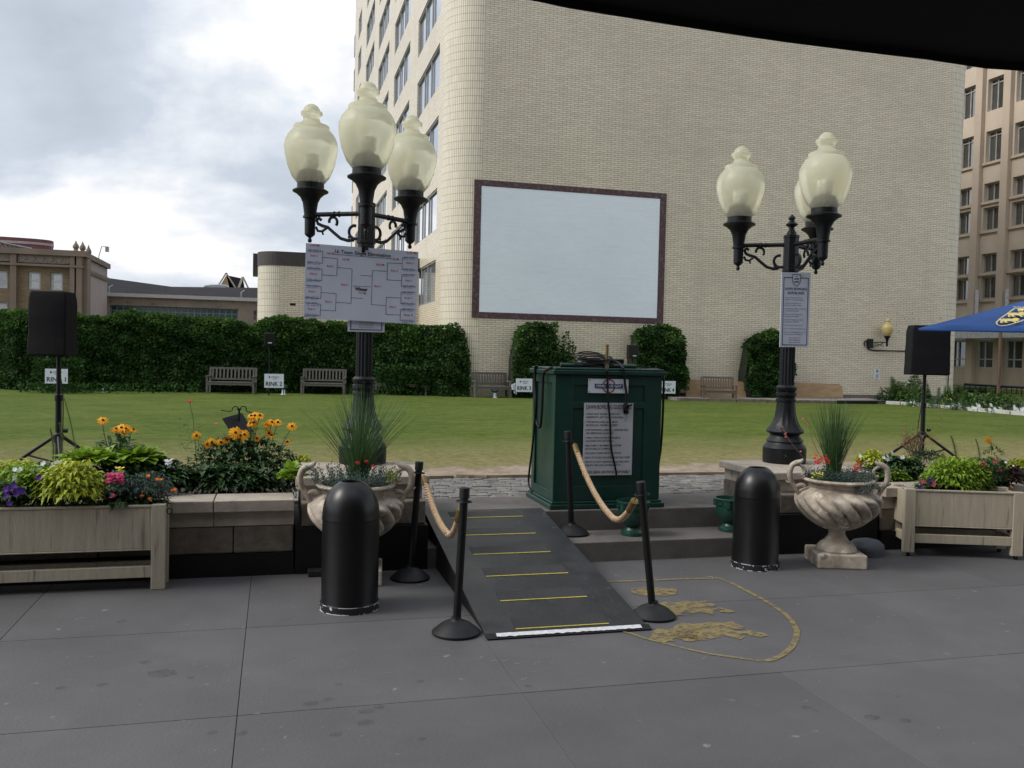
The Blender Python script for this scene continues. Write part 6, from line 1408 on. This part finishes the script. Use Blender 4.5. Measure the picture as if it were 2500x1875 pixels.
# ------------------------------------------------------------------ plants
LIME = leafmat('lime_leaves', [(.30, .37, .02), (.40, .46, .03), (.50, .53, .07), (.24, .32, .03)], .5, .3)
LIME2 = leafmat('bright_lime_leaves', [(.14, .26, .02), (.22, .36, .03), (.30, .42, .05)], .5, .3)
GREEN = leafmat('mid_green_leaves', [(.05, .10, .025), (.075, .145, .035), (.11, .20, .05)], .5, .25)
DGREEN = leafmat('dark_green_leaves', [(.024, .060, .020), (.045, .095, .032), (.070, .13, .045)], .5, .2)
GREY = leafmat('grey_green_leaves', [(.05, .085, .07), (.075, .115, .095), (.035, .062, .05)], .65, .15)
PURPLE = leafmat('purple_petals', [(.05, .01, .16), (.09, .02, .26)], .6, .2)
PINK = leafmat('pink_petals', [(.55, .05, .16), (.66, .10, .22)], .6, .3)
REDP = leafmat('red_petals', [(.50, .015, .02), (.60, .03, .03)], .6, .25)
WHITEP = leafmat('white_petals', [(.68, .70, .68), (.78, .80, .80)], .6, .3)
YELLOWP = leafmat('yellow_orange_petals', [(.86, .42, .015), (.92, .52, .02), (.85, .36, .012)], .6, .3)
LEMON = leafmat('lemon_petals', [(.75, .66, .06), (.80, .72, .12)], .6, .3)
ORANGE = leafmat('orange_petals', [(.65, .16, .01), (.72, .22, .02)], .6, .25)
TANP = leafmat('dry_tan_petals', [(.22, .12, .06), (.30, .18, .10), (.16, .10, .06)], .8, .15)
BURG = leafmat('burgundy_leaves', [(.03, .012, .015), (.05, .03, .025)], .5, .15)
BLADE = leafmat('grass_blades', [(.045, .10, .04), (.07, .14, .05), (.10, .18, .06)], .55, .25)
def mound(mb, c, rx, ry, h, n, L_, W_, droop=.25, spread=1.0, inner=.55):
    c = V(c)
    for i in range(n):
        a = U(0, 2 * pi); e = math.asin(U(-.15, 1)); k = U(inner, 1.0)
        d = V((cos(a) * cos(e), sin(a) * cos(e), sin(e))); p = c + V((d.x * rx * k, d.y * ry * k, d.z * h * k))
        dd = (V((d.x, d.y, d.z * .6)) + V((U(-.6, .6), U(-.6, .6), U(-.5, .5))) * spread)
        mb.leaf(p - dd.normalized() * L_ * .5, dd, L_ * U(.7, 1.2), W_ * U(.8, 1.15), droop=droop * U(.3, 1.6))
def flower(mb, p, r, n=12, tilt=None, cup=.15, wid=None):
    R = tilt.to_matrix() if tilt else Matrix.Identity(3); p = V(p); wid = wid or 2 * pi * r / n * .62
    for i in range(n):
        a = 2 * pi * i / n + U(-.12, .12); d = R @ V((cos(a), sin(a), cup)); L_ = r * U(.85, 1.1); s = d.cross(R @ V((0, 0, 1))).normalized() * wid / 2
        m1, tip = p + d * L_ * .35, p + d * L_ * .75
        t2 = p + d * L_ + R @ V((0, 0, -.15 * r)); mb.add([p, m1 + s * .9, tip + s, t2, tip - s, m1 - s * .9], [(0, 1, 2, 3, 4, 5)])
def bloom(root, p, r, mat, n=12, cone=None, look=None, cup=.12):
    look = look or V((U(-.4, .4), U(-1, -.1), U(.5, 1.2))); q = look.to_track_quat('Z', 'Y'); mb = MB(); flower(mb, (0, 0, 0), r, n, q, cup)
    if n > 9: flower(mb, q.to_matrix() @ V((0, 0, -.003)), r * .95, n, q, cup - .1)
    o = mb.build('flower', mat, root); o.location = V(p) - parent_mat(root).translation
    if cone:
        mb = MB(); mb.lathe([(cone, 0), (cone * .95, cone * .5), (cone * .5, cone * .95), (.0005, cone * 1.05)], (0, 0, 0), 10, q.to_matrix()); mb.build('flower_centre', M('brown_cone', (.035, .016, .008), rough=.9), o)
    return o
def stems(mb, pts, r=.0028):
    mb.tube(smooth_path([V(p) for p in pts], 3), r, 5)
def plant(name, label, c, cat='plant', group='flowering plants in the beds and planters'): return thing(name, label, cat, c, 0, group)
def Lz(X, Y, t): return gt(*zz(X, Y, 2.765, 0, 960), t)
def Rz(X, Y, t): return gt(*zz(X, Y, 2.765, 1700, 900), t)
SC = lambda t: t / 2160 / 2.765 * 1.02     # metres per zoom pixel
def mound_plant(label, ctr_, rx_px, h_px, t, mat, n, L_, W_, ry=.16, Pz=Lz, name='bedding_plant', spread=1, droop=.25, base=None):
    c = Pz(*ctr_, t); root = plant(name, label, (c.x, c.y, base if base else c.z)); k = SC((c - CAM).length)
    mb = MB(); mound(mb, (c.x, c.y, c.z), rx_px * k, ry, h_px * k, int(n * 1.5), L_ * 1.18, W_ * 1.25, droop, spread); mb.build('foliage', mat, root, local=False); return root
# --- left planter and bed
mound_plant('dark low foliage filling the left planter under the coleus', (420, 735), 480, 75, 6.72, GREEN, 520, .06, .03, .10, name='leafy_filler')
mound_plant('mid green foliage along the back of the left bed at the picture edge', (200, 600), 420, 120, 7.4, GREEN, 620, .07, .035, .25, name='leafy_filler')
mound_plant('mid green foliage behind the marigolds in the left bed', (900, 600), 360, 130, 7.25, DGREEN, 800, .07, .035, .2, name='leafy_filler')
mound_plant('dark low foliage filling the corner of the left planter', (900, 740), 230, 90, 6.70, DGREEN, 420, .045, .02, .09, name='leafy_filler')
r = mound_plant('round lime green coleus in the middle of the left planter', (480, 655), 205, 190, 6.66, LIME, 620, .055, .024, .17, name='lime_coleus', droop=.45)
r = mound_plant('yellow lime foliage at the far left behind white petunias', (110, 560), 150, 110, 7.3, LIME, 260, .055, .022, .2, name='lime_coleus')
r = mound_plant('green leafy plant with deep purple petunias in the left planter', (90, 680), 150, 90, 6.68, GREEN, 260, .05, .026, .12, name='purple_petunia')
for X, Y in ((40, 650), (95, 620), (75, 645), (130, 655), (110, 680), (150, 665), (60, 740), (45, 690), (265, 573)): bloom(r, Lz(X, Y, 6.55), .024, PURPLE, 5, look=V((U(-.3, .3), -1, .4)), cup=.3)
r = mound_plant('white petunias at the left end of the planter', (150, 580), 170, 90, 6.85, LIME2, 280, .05, .026, .14, name='white_petunia')
for X, Y in ((100, 515), (125, 520), (145, 512), (105, 555), (120, 590), (215, 525), (240, 515), (265, 505), (245, 540), (365, 480), (385, 470), (405, 470), (350, 500), (290, 475), (135, 600), (100, 575)): bloom(r, Lz(X, Y, 6.72), .020, WHITEP, 5, look=V((U(-.3, .3), -1, .6)), cup=.3)
bloom(r, Lz(167, 550, 6.7), .010, ORANGE, 5)
r = mound_plant('pale green leafy filler in the left planter beside the purple petunias', (220, 620), 110, 120, 6.72, LIME2, 220, .055, .02, .12, name='leafy_filler')
r = mound_plant('broad lime green vine leaves behind the coleus', (640, 450), 210, 55, 7.25, LIME2, 120, .10, .08, .2, name='lime_vine', droop=.1, spread=.7)
r = mound_plant('broad lime green vine leaves below the yellow daisies', (930, 440), 170, 60, 7.35, LIME2, 90, .10, .08, .2, name='lime_vine', droop=.1, spread=.7)
r = mound_plant('pink clustered flowers with grey foliage in the left planter', (790, 660), 110, 130, 6.70, GREY, 330, .035, .010, .12, name='pink_alyssum')
for i in range(60):
    p = Lz(775 + U(-52, 52), 572 + U(-30, 30), 6.58 + U(-.02, .02)); bloom(r, p, .017, PINK, 6)
for i in range(9): bloom(r, Lz(752 + U(-18, 18), 693 + U(-12, 12), 6.56), .010, PINK, 5)
r = mound_plant('small yellow snapdragon above the pink flowers', (810, 560), 45, 40, 6.78, GREEN, 50, .04, .014, .06, name='yellow_snapdragon')
for i in range(9): bloom(r, Lz(808 + U(-26, 26), 515 + U(-18, 18), 6.76), .013, LEMON, 5)
r = mound_plant('feathery grey green marigold foliage at the planter corner', (1000, 660), 160, 120, 6.72, GREY, 900, .034, .007, .13, name='orange_marigold', spread=1.3)
for X, Y in ((1000, 558), (1062, 580), (1088, 582), (960, 690), (1010, 710), (1165, 655), (1180, 650)):
    for k in range(2): bloom(r, Lz(X, Y, 6.60), .016, ORANGE, 10)
r = mound_plant('dark trailing sprigs hanging over the planter front', (800, 760), 60, 30, 6.57, DGREEN, 60, .035, .010, .04, name='trailing_sprig', droop=.9)
def daisy(label, foliage, heads, t, Pz=Lz, fw=.020, mat=DGREEN, n=500, fr=.040, petal=YELLOWP, stemz=None, LW=(.085, .042), ry=.22, cone=.011):
    (X, Y, rx, hh_) = foliage; c = Pz(X, Y, t); k = SC((c - CAM).length); root = plant('coneflower', label, (c.x, c.y, .5))
    mb = MB(); mound(mb, (c.x, c.y, c.z), rx * k, ry, hh_ * k, n, *LW, droop=.35); 
    sm = MB()
    for (hx, hy, hr) in heads:
        p = Pz(hx, hy, t - .05); b = V((c.x + (p.x - c.x) * .55 + U(-.03, .03), t + U(-.05, .05), c.z)); m_ = b.lerp(p, .6) + V((U(-.02, .02), 0, .02)); stems(sm, [b, m_, p - V((0, 0, .005))])
        for j in range(5):
            q = b.lerp(p, .35 + .11 * j); a = U(0, 2 * pi); mb.leaf(q, V((cos(a), sin(a), .3)), U(.04, .075), U(.02, .03), droop=.3)
        bloom(root, p, hr * 1.25, petal, 13, cone, V((U(-.35, .35), U(-.8, -.2), U(.5, 1.0))) if hy < 250 or hr < .03 else V((U(-.2, .2), -1, .5)), cup=-.02)
    mb.build('foliage', mat, root, local=False); sm.build('stems', m_stem, root, local=False); return root
daisy('yellow coneflowers rising left of the dry lawn patch', (800, 420, 160, 130), [(695, 182, .036), (785, 240, .038), (820, 232, .045), (850, 240, .038), (900, 246, .032)], 7.45, n=170)
daisy('large bank of yellow coneflowers in front of the tilted black panel', (1640, 610, 400, 330), [(1325, 285, .032), (1400, 345, .032), (1430, 330, .036), (1490, 330, .030), (1530, 312, .034), (1590, 265, .048), (1625, 285, .044), (1650, 278, .036), (1735, 303, .030), (1720, 150, .040), (1755, 150, .032), (1695, 152, .028), (1710, 200, .036), (1800, 210, .034), (1835, 195, .042), (1875, 195, .03), (1815, 270, .030), (1830, 285, .026), (1970, 222, .036), (1940, 328, .024), (1690, 205, .03)], 7.55, n=1500)
r = plant('red_zinnia', 'single tall red zinnia above the coneflower bank', Lz(1300, 300, 7.6)); sm = MB(); a_, b_ = Lz(1330, 500, 7.6), Lz(1280, 52, 7.6); stems(sm, [a_, Lz(1305, 190, 7.6), Lz(1290, 110, 7.6), b_]); sm.build('stems', m_stem, r, local=False); bloom(r, b_, .022, REDP, 10, look=V((-.2, -.3, 1)), cup=.3)
mb = MB()
for i in range(160): p = Lz(1290 + U(-70, 80), U(170, 400), 7.6 + U(-.1, .1)); a = U(0, 6.28); mb.leaf(p, V((cos(a), sin(a), U(-.2, .8))), U(.03, .06), .012)
mb.build('foliage', GREEN, r, local=False)
p_ = Lz(1455, 205, 7.6); bloom(r, p_, .016, PINK, 8, look=V((0, -.5, 1)), cup=.4)
r = plant('white_cosmos', 'white flower low between the coneflowers and the planter', Lz(1150, 560, 7.3)); mb = MB(); mound(mb, Lz(1150, 600, 7.3), .13, .12, .14, 160, .06, .03); mb.build('foliage', DGREEN, r, local=False)
for X, Y in ((1130, 475), (1145, 465), (1125, 455), (1155, 450), (1140, 490)): bloom(r, Lz(X, Y, 7.2), .022, WHITEP, 6)
for X, Y in ((1205, 600), (1215, 610), (1195, 595), (1235, 650)): bloom(r, Lz(X, Y, 7.18), .020, M('faded_white', (.5, .48, .47), rough=.7), 6)
r = mound_plant('dark leafy filler in the left bed behind the wall coping', (1000, 520), 230, 90, 7.35, DGREEN, 320, .07, .035, .16, name='leafy_filler')
r = mound_plant('dark leaves massed along the coping beside the left urn', (1500, 610), 380, 120, 7.3, DGREEN, 700, .075, .04, .10, name='leafy_filler')
r = mound_plant('round lime leaves beside the left urn', (1980, 570), 85, 90, 7.15, LIME2, 45, .085, .075, .10, name='lime_vine', droop=.05, spread=.6)
r = mound_plant('yellow green coleus tuft behind the lime leaves at the left urn', (2050, 455), 50, 45, 7.5, LIME, 60, .05, .02, .08, name='lime_coleus')
def needle_spike(label, base, tip, t, Pz, mat=GREEN, L_=.045, W_=.006, n=150, wob=.01):
    a, b = Pz(*base, t), Pz(*tip, t); root = plant('spiky_stem', label, a); sm = MB(); sm.tube(smooth_path([a, a.lerp(b, .5) + V((wob, 0, 0)), b], 4), .003, 5); sm.build('stems', m_stem, root, local=False); mb = MB()
    for i in range(n):
        f = i / n; p = a.lerp(b, f) + V((wob * sin(f * pi), 0, 0)); ang = i * 2.4; mb.leaf(p, V((cos(ang), sin(ang), .7)), L_ * (1 - .5 * f), W_, droop=.2)
    mb.build('needles', mat, root, local=False)
needle_spike('tall feathery green spike beside the left speaker pole', (515, 420), (432, 30), 7.6, Lz); needle_spike('feathery green spike in front of the left speaker pole', (360, 450), (340, 240), 7.5, Lz, W_=.007); needle_spike('short feathery green spike right of the speaker pole', (420, 440), (400, 200), 7.7, Lz, n=90)
# tilted black panel on a hooked stake
z2_ = lambda X, Y, t: Lz(X, Y, t)
PN = thing('stake_light', 'tilted black panel on a hooked black stake among the coneflowers', 'garden light', Lz(1620, 400, 7.62))
mb = MB(); mb.slab([Lz(1500, 175, 7.60), Lz(1630, 140, 7.75), Lz(1708, 262, 7.62), Lz(1580, 300, 7.50)], .012); mb.build('panel', m_black, PN, local=False)
mb = MB(); t_ = 7.66; mb.tube([Lz(1615, 500, t_), Lz(1614, 110, t_)], .009, 8)
mb.tube(smooth_path([Lz(1490, 115, t_), Lz(1560, 122, t_), Lz(1570, 100, t_), Lz(1590, 88, t_), Lz(1608, 100, t_), Lz(1614, 115, t_)]), .004, 6); mb.tube(smooth_path([Lz(1614, 115, t_), Lz(1625, 96, t_), Lz(1645, 88, t_), Lz(1662, 100, t_), Lz(1665, 122, t_), Lz(1700, 130, t_)]), .004, 6)
mb.obox(Lz(1614, 108, t_), (.035, .01, .012)); mb.build('hooked_stake', m_iron, PN, local=False, smooth=True)
# --- urn plantings
def grass(label, c, t, tips, n, base_r=.05, h=(.35, .55), lean=.35):
    root = thing('ornamental_grass', label, 'grass plant', c, 0, 'grass tufts in the urns'); mb = MB()
    for i in range(n):
        a = U(0, 2 * pi); rr = base_r * sqrt(rnd()); b = V(c) + V((cos(a) * rr, sin(a) * rr, 0)); H_2 = U(*h); ln_ = lean * 2.1 * rnd() ; a2 = U(0, 2 * pi); d = V((cos(a2), sin(a2), 0))
        pts = [b + d * (ln_ * H_2 * (f ** 1.25) * 1.1) + V((0, 0, H_2 * (f - ln_ * .35 * f * f))) for f in (0, .25, .5, .75, 1)]
        s = V((-d.y, d.x, 0)) if rnd() < .5 else V((1, 0, 0)); w = U(.0020, .0036); L2 = []
        for k, p in enumerate(pts): ww_ = w * (1 - .8 * k / 4); L2 += [p - s * ww_, p + s * ww_]
        mb.add(L2, [(2 * k, 2 * k + 1, 2 * k + 3, 2 * k + 2) for k in range(4)])
    mb.build('blades', BLADE, root, local=False); return root
cL = V((puL.x, puL.y, .70)); cR = V((puR.x, puR.y, .70))
grass('wispy spreading grass tuft in the left urn', cL + V((.02, .05, 0)), 0, None, 380, .045, (.50, .80), .30)
grass('upright fan of green grass in the right urn', cR + V((-.02, .05, 0)), 0, None, 420, .04, (.48, .74), .20)
def sprigs(mb, c, rx, ry, h, n, L_=.022, W_=.006):
    for i in range(n):
        a = U(0, 2 * pi); k = sqrt(rnd()); b = V(c) + V((cos(a) * rx * k, sin(a) * ry * k, 0)); H2 = h * U(.6, 1.1); d = V((cos(a) * k * .5, sin(a) * k * .5, 1))
        for j in range(16):
            p = b + d * (H2 * j / 16); g = j * 2.4; mb.leaf(p, V((cos(g), sin(g), .8)), L_, W_, droop=.0)
r = plant('silver_sprigs', 'blue grey sprig foliage filling the left urn', cL); mb = MB(); sprigs(mb, cL - V((0, 0, .02)), .28, .23, .17, 320, .026, .007); mound(mb, cL + V((-.2, -.12, -.03)), .09, .08, .1, 90, .04, .008); mb.build('foliage', GREY, r, local=False)
for X, Y in ((705, 1180), (800, 1178), (865, 1215), (715, 1190), (795, 1168)): bloom(r, gt(*zz(X, Y, 4.096, 700, 840), cL.y - .05), .016, REDP, 6)
mb = MB(); mound(mb, gt(*zz(1040, 1345, 4.096, 700, 840), cL.y - .1), .05, .05, .07, 90, .03, .016); r2 = plant('lime_sprig', 'yellow lime sprig at the right rim of the left urn', cL + V((.2, -.1, 0))); mb.build('foliage', LIME, r2, local=False)
r = plant('silver_sprigs', 'trailing grey sprig foliage filling the right urn', cR); mb = MB(); sprigs(mb, cR - V((0, 0, .02)), .26, .22, .13, 260, .026, .007); mound(mb, cR + V((.10, -.26, -.03)), .14, .06, .09, 330, .028, .007, .6); mound(mb, cR + V((.24, -.1, .0)), .08, .08, .08, 120, .028, .007); mound(mb, cR + V((-.24, -.06, .0)), .06, .06, .08, 80, .028, .007); mb.build('foliage', GREY, r, local=False)
r = plant('yellow_lantana', 'small yellow flowers at the front rim of the right urn', cR + V((-.1, -.2, 0))); mb = MB(); mound(mb, Rz(815, 735, cR.y - .22), .05, .03, .03, 50, .03, .012); mb.build('foliage', GREEN, r, local=False)
for i in range(26): bloom(r, Rz(818 + U(-40, 40), 718 + U(-16, 16), cR.y - .24), .009, LEMON, 5)
r = plant('red_salvia', 'red flower clusters on both sides of the grass in the right urn', cR); mb = MB(); mound(mb, cR + V((-.12, -.02, .02)), .10, .08, .12, 120, .04, .016); mb.build('foliage', DGREEN, r, local=False)
for i in range(42): bloom(r, Rz(848 + U(-48, 48), 608 + U(-34, 34), cR.y - .08 + U(-.05, .05)), .011, REDP, 5)
for i in range(26): bloom(r, Rz(1090 + U(-26, 26), 655 + U(-36, 36), cR.y - .05 + U(-.05, .05)), .011, REDP, 5)
r = plant('red_spike_flower', 'leaning stalk with small coral flowers in front of the right lamp base', Rz(735, 620, cR.y - .05)); sm = MB(); pts = [Rz(X, Y, cR.y - .1) for X, Y in ((740, 622), (680, 550), (620, 470), (580, 395))]; stems(sm, pts, .003); pts2 = [Rz(X, Y, cR.y + .05) for X, Y in ((840, 600), (790, 500), (760, 400), (715, 340))]; stems(sm, pts2, .002); sm.build('stems', M('pale_stalk', (.22, .14, .10), rough=.7), r, local=False)
for (X, Y) in ((580, 398), (590, 410), (597, 440), (605, 450), (615, 455), (600, 430), (625, 480), (715, 340), (725, 345), (735, 352), (742, 365), (750, 385), (600, 460), (700, 562)): bloom(r, Rz(X + U(-6, 6), Y + U(-6, 6), cR.y - .08), .010, leafmat('coral_petals', [(.55, .12, .10), (.62, .18, .14)], .6, .3), 5)
# --- right bed and planter
mound_plant('dark foliage behind the right urn along the coping', (1250, 760), 260, 110, 7.35, DGREEN, 620, .065, .03, .2, Rz, 'leafy_filler')
mound_plant('dark foliage filling the right planter below the coleus', (1850, 800), 330, 70, 6.74, DGREEN, 620, .05, .024, .12, Rz, 'leafy_filler')
mound_plant('mixed green foliage behind the right planter at the picture edge', (2000, 720), 300, 110, 7.3, GREEN, 620, .06, .028, .2, Rz, 'leafy_filler')
tb = 7.6
mound_plant('lime coleus behind the handle of the right urn', (1180, 640), 110, 90, 7.5, LIME, 240, .06, .025, .15, Rz, 'lime_coleus')
r = mound_plant('white begonias in front of the right speaker stand', (1300, 680), 130, 95, 7.45, DGREEN, 300, .06, .03, .15, Rz, 'white_begonia')
for X, Y in ((1265, 600), (1290, 590), (1300, 612), (1285, 615), (1385, 600), (1395, 598), (1130, 680), (1120, 690), (1105, 590), (1320, 565), (1640, 640 - 4), (1655, 640)): bloom(r, Rz(X, Y, 7.35), .021, WHITEP, 5, look=V((U(-.4, .4), -1, .5)), cup=.2)
mound_plant('dark green mound between the right urn and planter', (1420, 720), 150, 120, 7.4, DGREEN, 520, .055, .03, .14, Rz, 'leafy_filler')
mound_plant('yellow green leaves spilling left of the right planter', (1330, 740), 120, 60, 7.25, LIME2, 130, .05, .03, .1, Rz, 'lime_vine')
mound_plant('lime foliage behind the white begonias', (1420, 640), 90, 45, 7.8, LIME, 110, .05, .025, .12, Rz, 'lime_coleus')
r = plant('dried_flower_heads', 'dry tan seed heads around the foot of the right speaker stand', Rz(1470, 560, 8.2)); sm = MB()
for i in range(420):
    p = Rz(1450 + random.gauss(0, 42), 490 + random.gauss(0, 48), 8.2 + U(-.1, .1)); 
    if i < 46: stems(sm, [Rz(1480 + U(-20, 20), 640, 8.2), p], .0014)
    if i % 7 == 0 or i < 60: bloom(r, p, .014, TANP, 5)
sm.build('stems', M('pale_stalk', (.22, .14, .10)), r, local=False)
mb = MB()
for i in range(420):
    p = Rz(1455 + random.gauss(0, 40), 495 + random.gauss(0, 46), 8.2 + U(-.1, .1)); a = U(0, 6.28); mb.leaf(p, V((cos(a), sin(a), U(-.5, .8))), .022, .012)
for i in range(110):
    p = Rz(1595 + random.gauss(0, 22), 460 + random.gauss(0, 45), 8.2 + U(-.1, .1)); a = U(0, 6.28); mb.leaf(p, V((cos(a), sin(a), U(-.5, .8))), .022, .012)
mb.build('seed_heads', TANP, r, local=False)  # the rest of the dry seed heads, joined in one mesh
mound_plant('fine dark foliage at the foot of the right speaker stand', (1560, 610), 150, 60, 7.9, DGREEN, 360, .04, .014, .12, Rz, 'leafy_filler')
needle_spike('leafy lily stalk left of the yellow flower at the right', (1755, 610), (1720, 455), 7.7, Rz, GREEN, .06, .012, 70); needle_spike('leafy lily stalk beside the yellow flower at the right', (1915, 615), (1885, 475), 7.7, Rz, GREEN, .05, .010, 60)
daisy('lone yellow flower on a loose leafy stem above the right planter', (2010, 580, 70, 60), [(1975, 480, .036)], 7.6, Rz, n=60, mat=GREEN, LW=(.05, .02), ry=.1, cone=None)
r = mound_plant('broad lime coleus overflowing the right planter', (1760, 760), 250, 155, 6.72, LIME2, 900, .058, .020, .2, Rz, 'lime_coleus', droop=.35)
mound_plant('yellow tinged tips on top of the right planter coleus', (1740, 700), 190, 100, 6.80, LIME, 260, .05, .020, .15, Rz, 'lime_coleus')
mound_plant('trailing sprigs hanging over the front of the right planter', (1880, 835), 90, 30, 6.56, LIME2, 60, .04, .012, .03, Rz, 'trailing_sprig', droop=.9)
r = mound_plant('purple and magenta petunias at the left end of the right planter', (1550, 790), 80, 50, 6.66, GREEN, 120, .04, .018, .08, Rz, 'purple_petunia')
for X, Y, m_ in ((1575, 755, PURPLE), (1590, 745, PURPLE), (1500, 802, PURPLE), (1515, 798, PURPLE), (1525, 760, PINK), (1600, 785, PINK), (1540, 765, PINK), (1605, 775, PINK), (1515, 755, PINK)): bloom(r, Rz(X, Y, 6.58), .020, m_, 5, look=V((U(-.3, .3), -1, .4)), cup=.3)
r = mound_plant('crimson snapdragons at the right end of the right planter', (1985, 740), 130, 110, 6.72, DGREEN, 380, .04, .014, .1, Rz, 'crimson_snapdragon')
for X, Y in ((1930, 645), (1920, 635), (1945, 655), (2020, 615), (2025, 630), (2010, 640), (1975, 685), (1970, 675), (2040, 690), (2050, 680), (2035, 700), (1940, 640), (2030, 620)):
    for k in range(2): bloom(r, Rz(X + U(-9, 9), Y + U(-9, 9), 6.68), .013, PINK if k else REDP, 5)
r = mound_plant('dark burgundy foliage with an orange bloom in the right planter corner', (2130, 760), 90, 100, 6.75, BURG, 260, .045, .022, .12, Rz, 'burgundy_foliage')
bloom(r, Rz(2128, 797, 6.6), .016, ORANGE, 8); bloom(r, Rz(2105, 745, 6.6), .010, ORANGE, 8); bloom(r, Rz(2090, 632, 6.7), .014, WHITEP, 5); bloom(r, Rz(2140, 655, 6.7), .012, WHITEP, 5)
mound_plant('yellow lime foliage at the far right edge of the planter', (2180, 650), 75, 45, 7.0, LIME, 110, .05, .022, .1, Rz, 'lime_coleus')
mound_plant('dark foliage along the back of the right bed', (1850, 660), 330, 50, 7.9, DGREEN, 420, .05, .022, .12, Rz, 'leafy_filler')
# --- far right border with white kerb
TBR = lambda x: interp([(2163, 25.9), (2270, 24.6), (2370, 23.2), (2440, 22.4), (2520, 21.6)])(x)
mb = MB(); pr = None
for x, y in ((2163, 986.5), (2200, 988.5), (2235, 990.5), (2270, 994), (2310, 998), (2350, 1001), (2390, 1005), (2430, 1008), (2470, 1012), (2520, 1016)):
    p = gz(x, y, Z2)
    if pr is not None:
        d = p - pr; mb.obox((pr + p) / 2 + V((0, 0, .05)), (d.length - .03, .14, .11), Matrix.Rotation(atan2(d.y, d.x), 3, 'Z') @ Matrix.Rotation(U(-.02, .02), 3, 'X'))
    pr = p
tag(mb.build('border_kerb', M('white_washed_stone', (.50, .49, .48), (.30, .29, .28), rough=.8, scale=3), bevel=.012), 'whitewashed stone kerb of the flower border at the far right', 'kerb')
mb = MB(); mb.poly([gz(x, y, Z2 + .03) for x, y in ((2163, 984), (2270, 991), (2390, 1002), (2530, 1014))] + [V((30, 26, Z2 + .03)), V((24, 27, Z2 + .03)), V((19.4, 26.4, Z2 + .03))]); struct(mb, 'border_soil', M('dark_soil', (.03, .02, .015)))
def shrub(label, x, ybase, ytop, wpx, dt, mat, n, L_, W_, spiky=False, name='border_shrub'):
    p = gz(x, ybase, Z2); p = V((p.x, p.y + dt, Z2)); dd = p.y
    top = gt(x, ytop, p.y).z; w = abs(gt(x + wpx, ybase, p.y).x - gt(x - wpx, ybase, p.y).x) / 2; root = thing(name, label, 'shrub', p, 0, 'shrubs in the far right border'); mb = MB()
    if spiky:
        for s in range(int(spiky)):
            b = p + V((U(-w, w), U(-.2, .2), 0)); h_ = (top - Z2) * U(.75, 1.0); tip = b + V((U(-.05, .05), 0, h_))
            for i in range(n // int(spiky)):
                f = .2 + .8 * i / (n // int(spiky)); q = b.lerp(tip, f); g = i * 2.4; mb.leaf(q, V((cos(g), sin(g), .6)), L_ * (1.15 - .6 * f), W_, droop=.4)
    mound(mb, p + V((0, 0, .05)), w, .4, (top - Z2) * (.75 if spiky else 1), n, L_, W_ * 1.3, .3)
    mb.build('foliage', mat, root, local=False); return root
for args in (('low dark shrub at the left end of the border', 2178, 985, 945, 22, .35, DGREEN, 420, .11, .05, 0), ('tall leafy stalks standing above the border left of the speaker pole', 2213, 987, 920, 14, .5, GREEN, 330, .22, .05, 3),
             ('leafy stalks just left of the right speaker pole', 2236, 989, 930, 14, .6, GREEN, 300, .18, .05, 3), ('bushy green stalks right of the speaker pole', 2285, 992, 936, 28, .7, GREEN, 520, .16, .05, 6),
             ('round dark shrub under the end of the brick wall', 2328, 990, 918, 36, 1.9, DGREEN, 900, .10, .07, 0), ('bright green stalks in the middle of the border', 2365, 998, 942, 30, .8, GREEN, 560, .16, .045, 6),
             ('low feathery plant with lemon flowers in the border', 2320, 998, 968, 40, .4, DGREEN, 380, .10, .035, 0), ('leafy mid green plant near the iron railing', 2410, 1003, 950, 26, .7, GREEN, 460, .14, .05, 4),
             ('tall bright green bush toward the right end of the border', 2462, 1008, 946, 30, .8, GREEN, 640, .13, .055, 5), ('rightmost green bush of the border', 2505, 1012, 962, 26, .6, GREEN, 480, .12, .055, 0),
             ('low green filler behind the white kerb', 2400, 1004, 980, 60, .5, DGREEN, 520, .10, .045, 0), ('small leafy plant low beside the speaker pole', 2260, 992, 965, 30, .4, DGREEN, 300, .10, .04, 0)):
    r = shrub(*args)
    if 'lemon' in args[0]:
        for X, Y in ((2313, 975), (2321, 974), (2303, 985), (2302, 990)): bloom(r, gt(X, Y, r.location.y - .3), .05, LEMON, 5)
for i, (x, y, lab) in enumerate(((2342, 992, 'white petunia clump on the kerb under the round shrub'), (2390, 996, 'white petunia clump in the middle of the white kerb'), (2427, 1000, 'white petunia clump before the iron railing'), (2490, 1004, 'white petunia clump at the far right of the kerb'), (2238, 984, 'small white flowers just left of the right speaker pole'))):
    p = gz(x, y + 8, Z2); r = thing('white_petunia', lab, 'flower', (p.x, p.y, Z2), 0, 'white petunias along the kerb'); mb = MB(); mound(mb, p + V((0, .1, .05)), .25, .15, .18, 90, .08, .05); mb.build('foliage', GREEN, r, local=False)
    for k in range(13 if i < 4 else 6): bloom(r, gt(x + random.gauss(0, 11 if i != 1 else 8), y + random.gauss(0, 5), p.y - .05), .065 if i < 4 else .04, WHITEP, 5, look=V((U(-.4, .4), -1, .4)), cup=.2)
print('objects', len(bpy.data.objects))
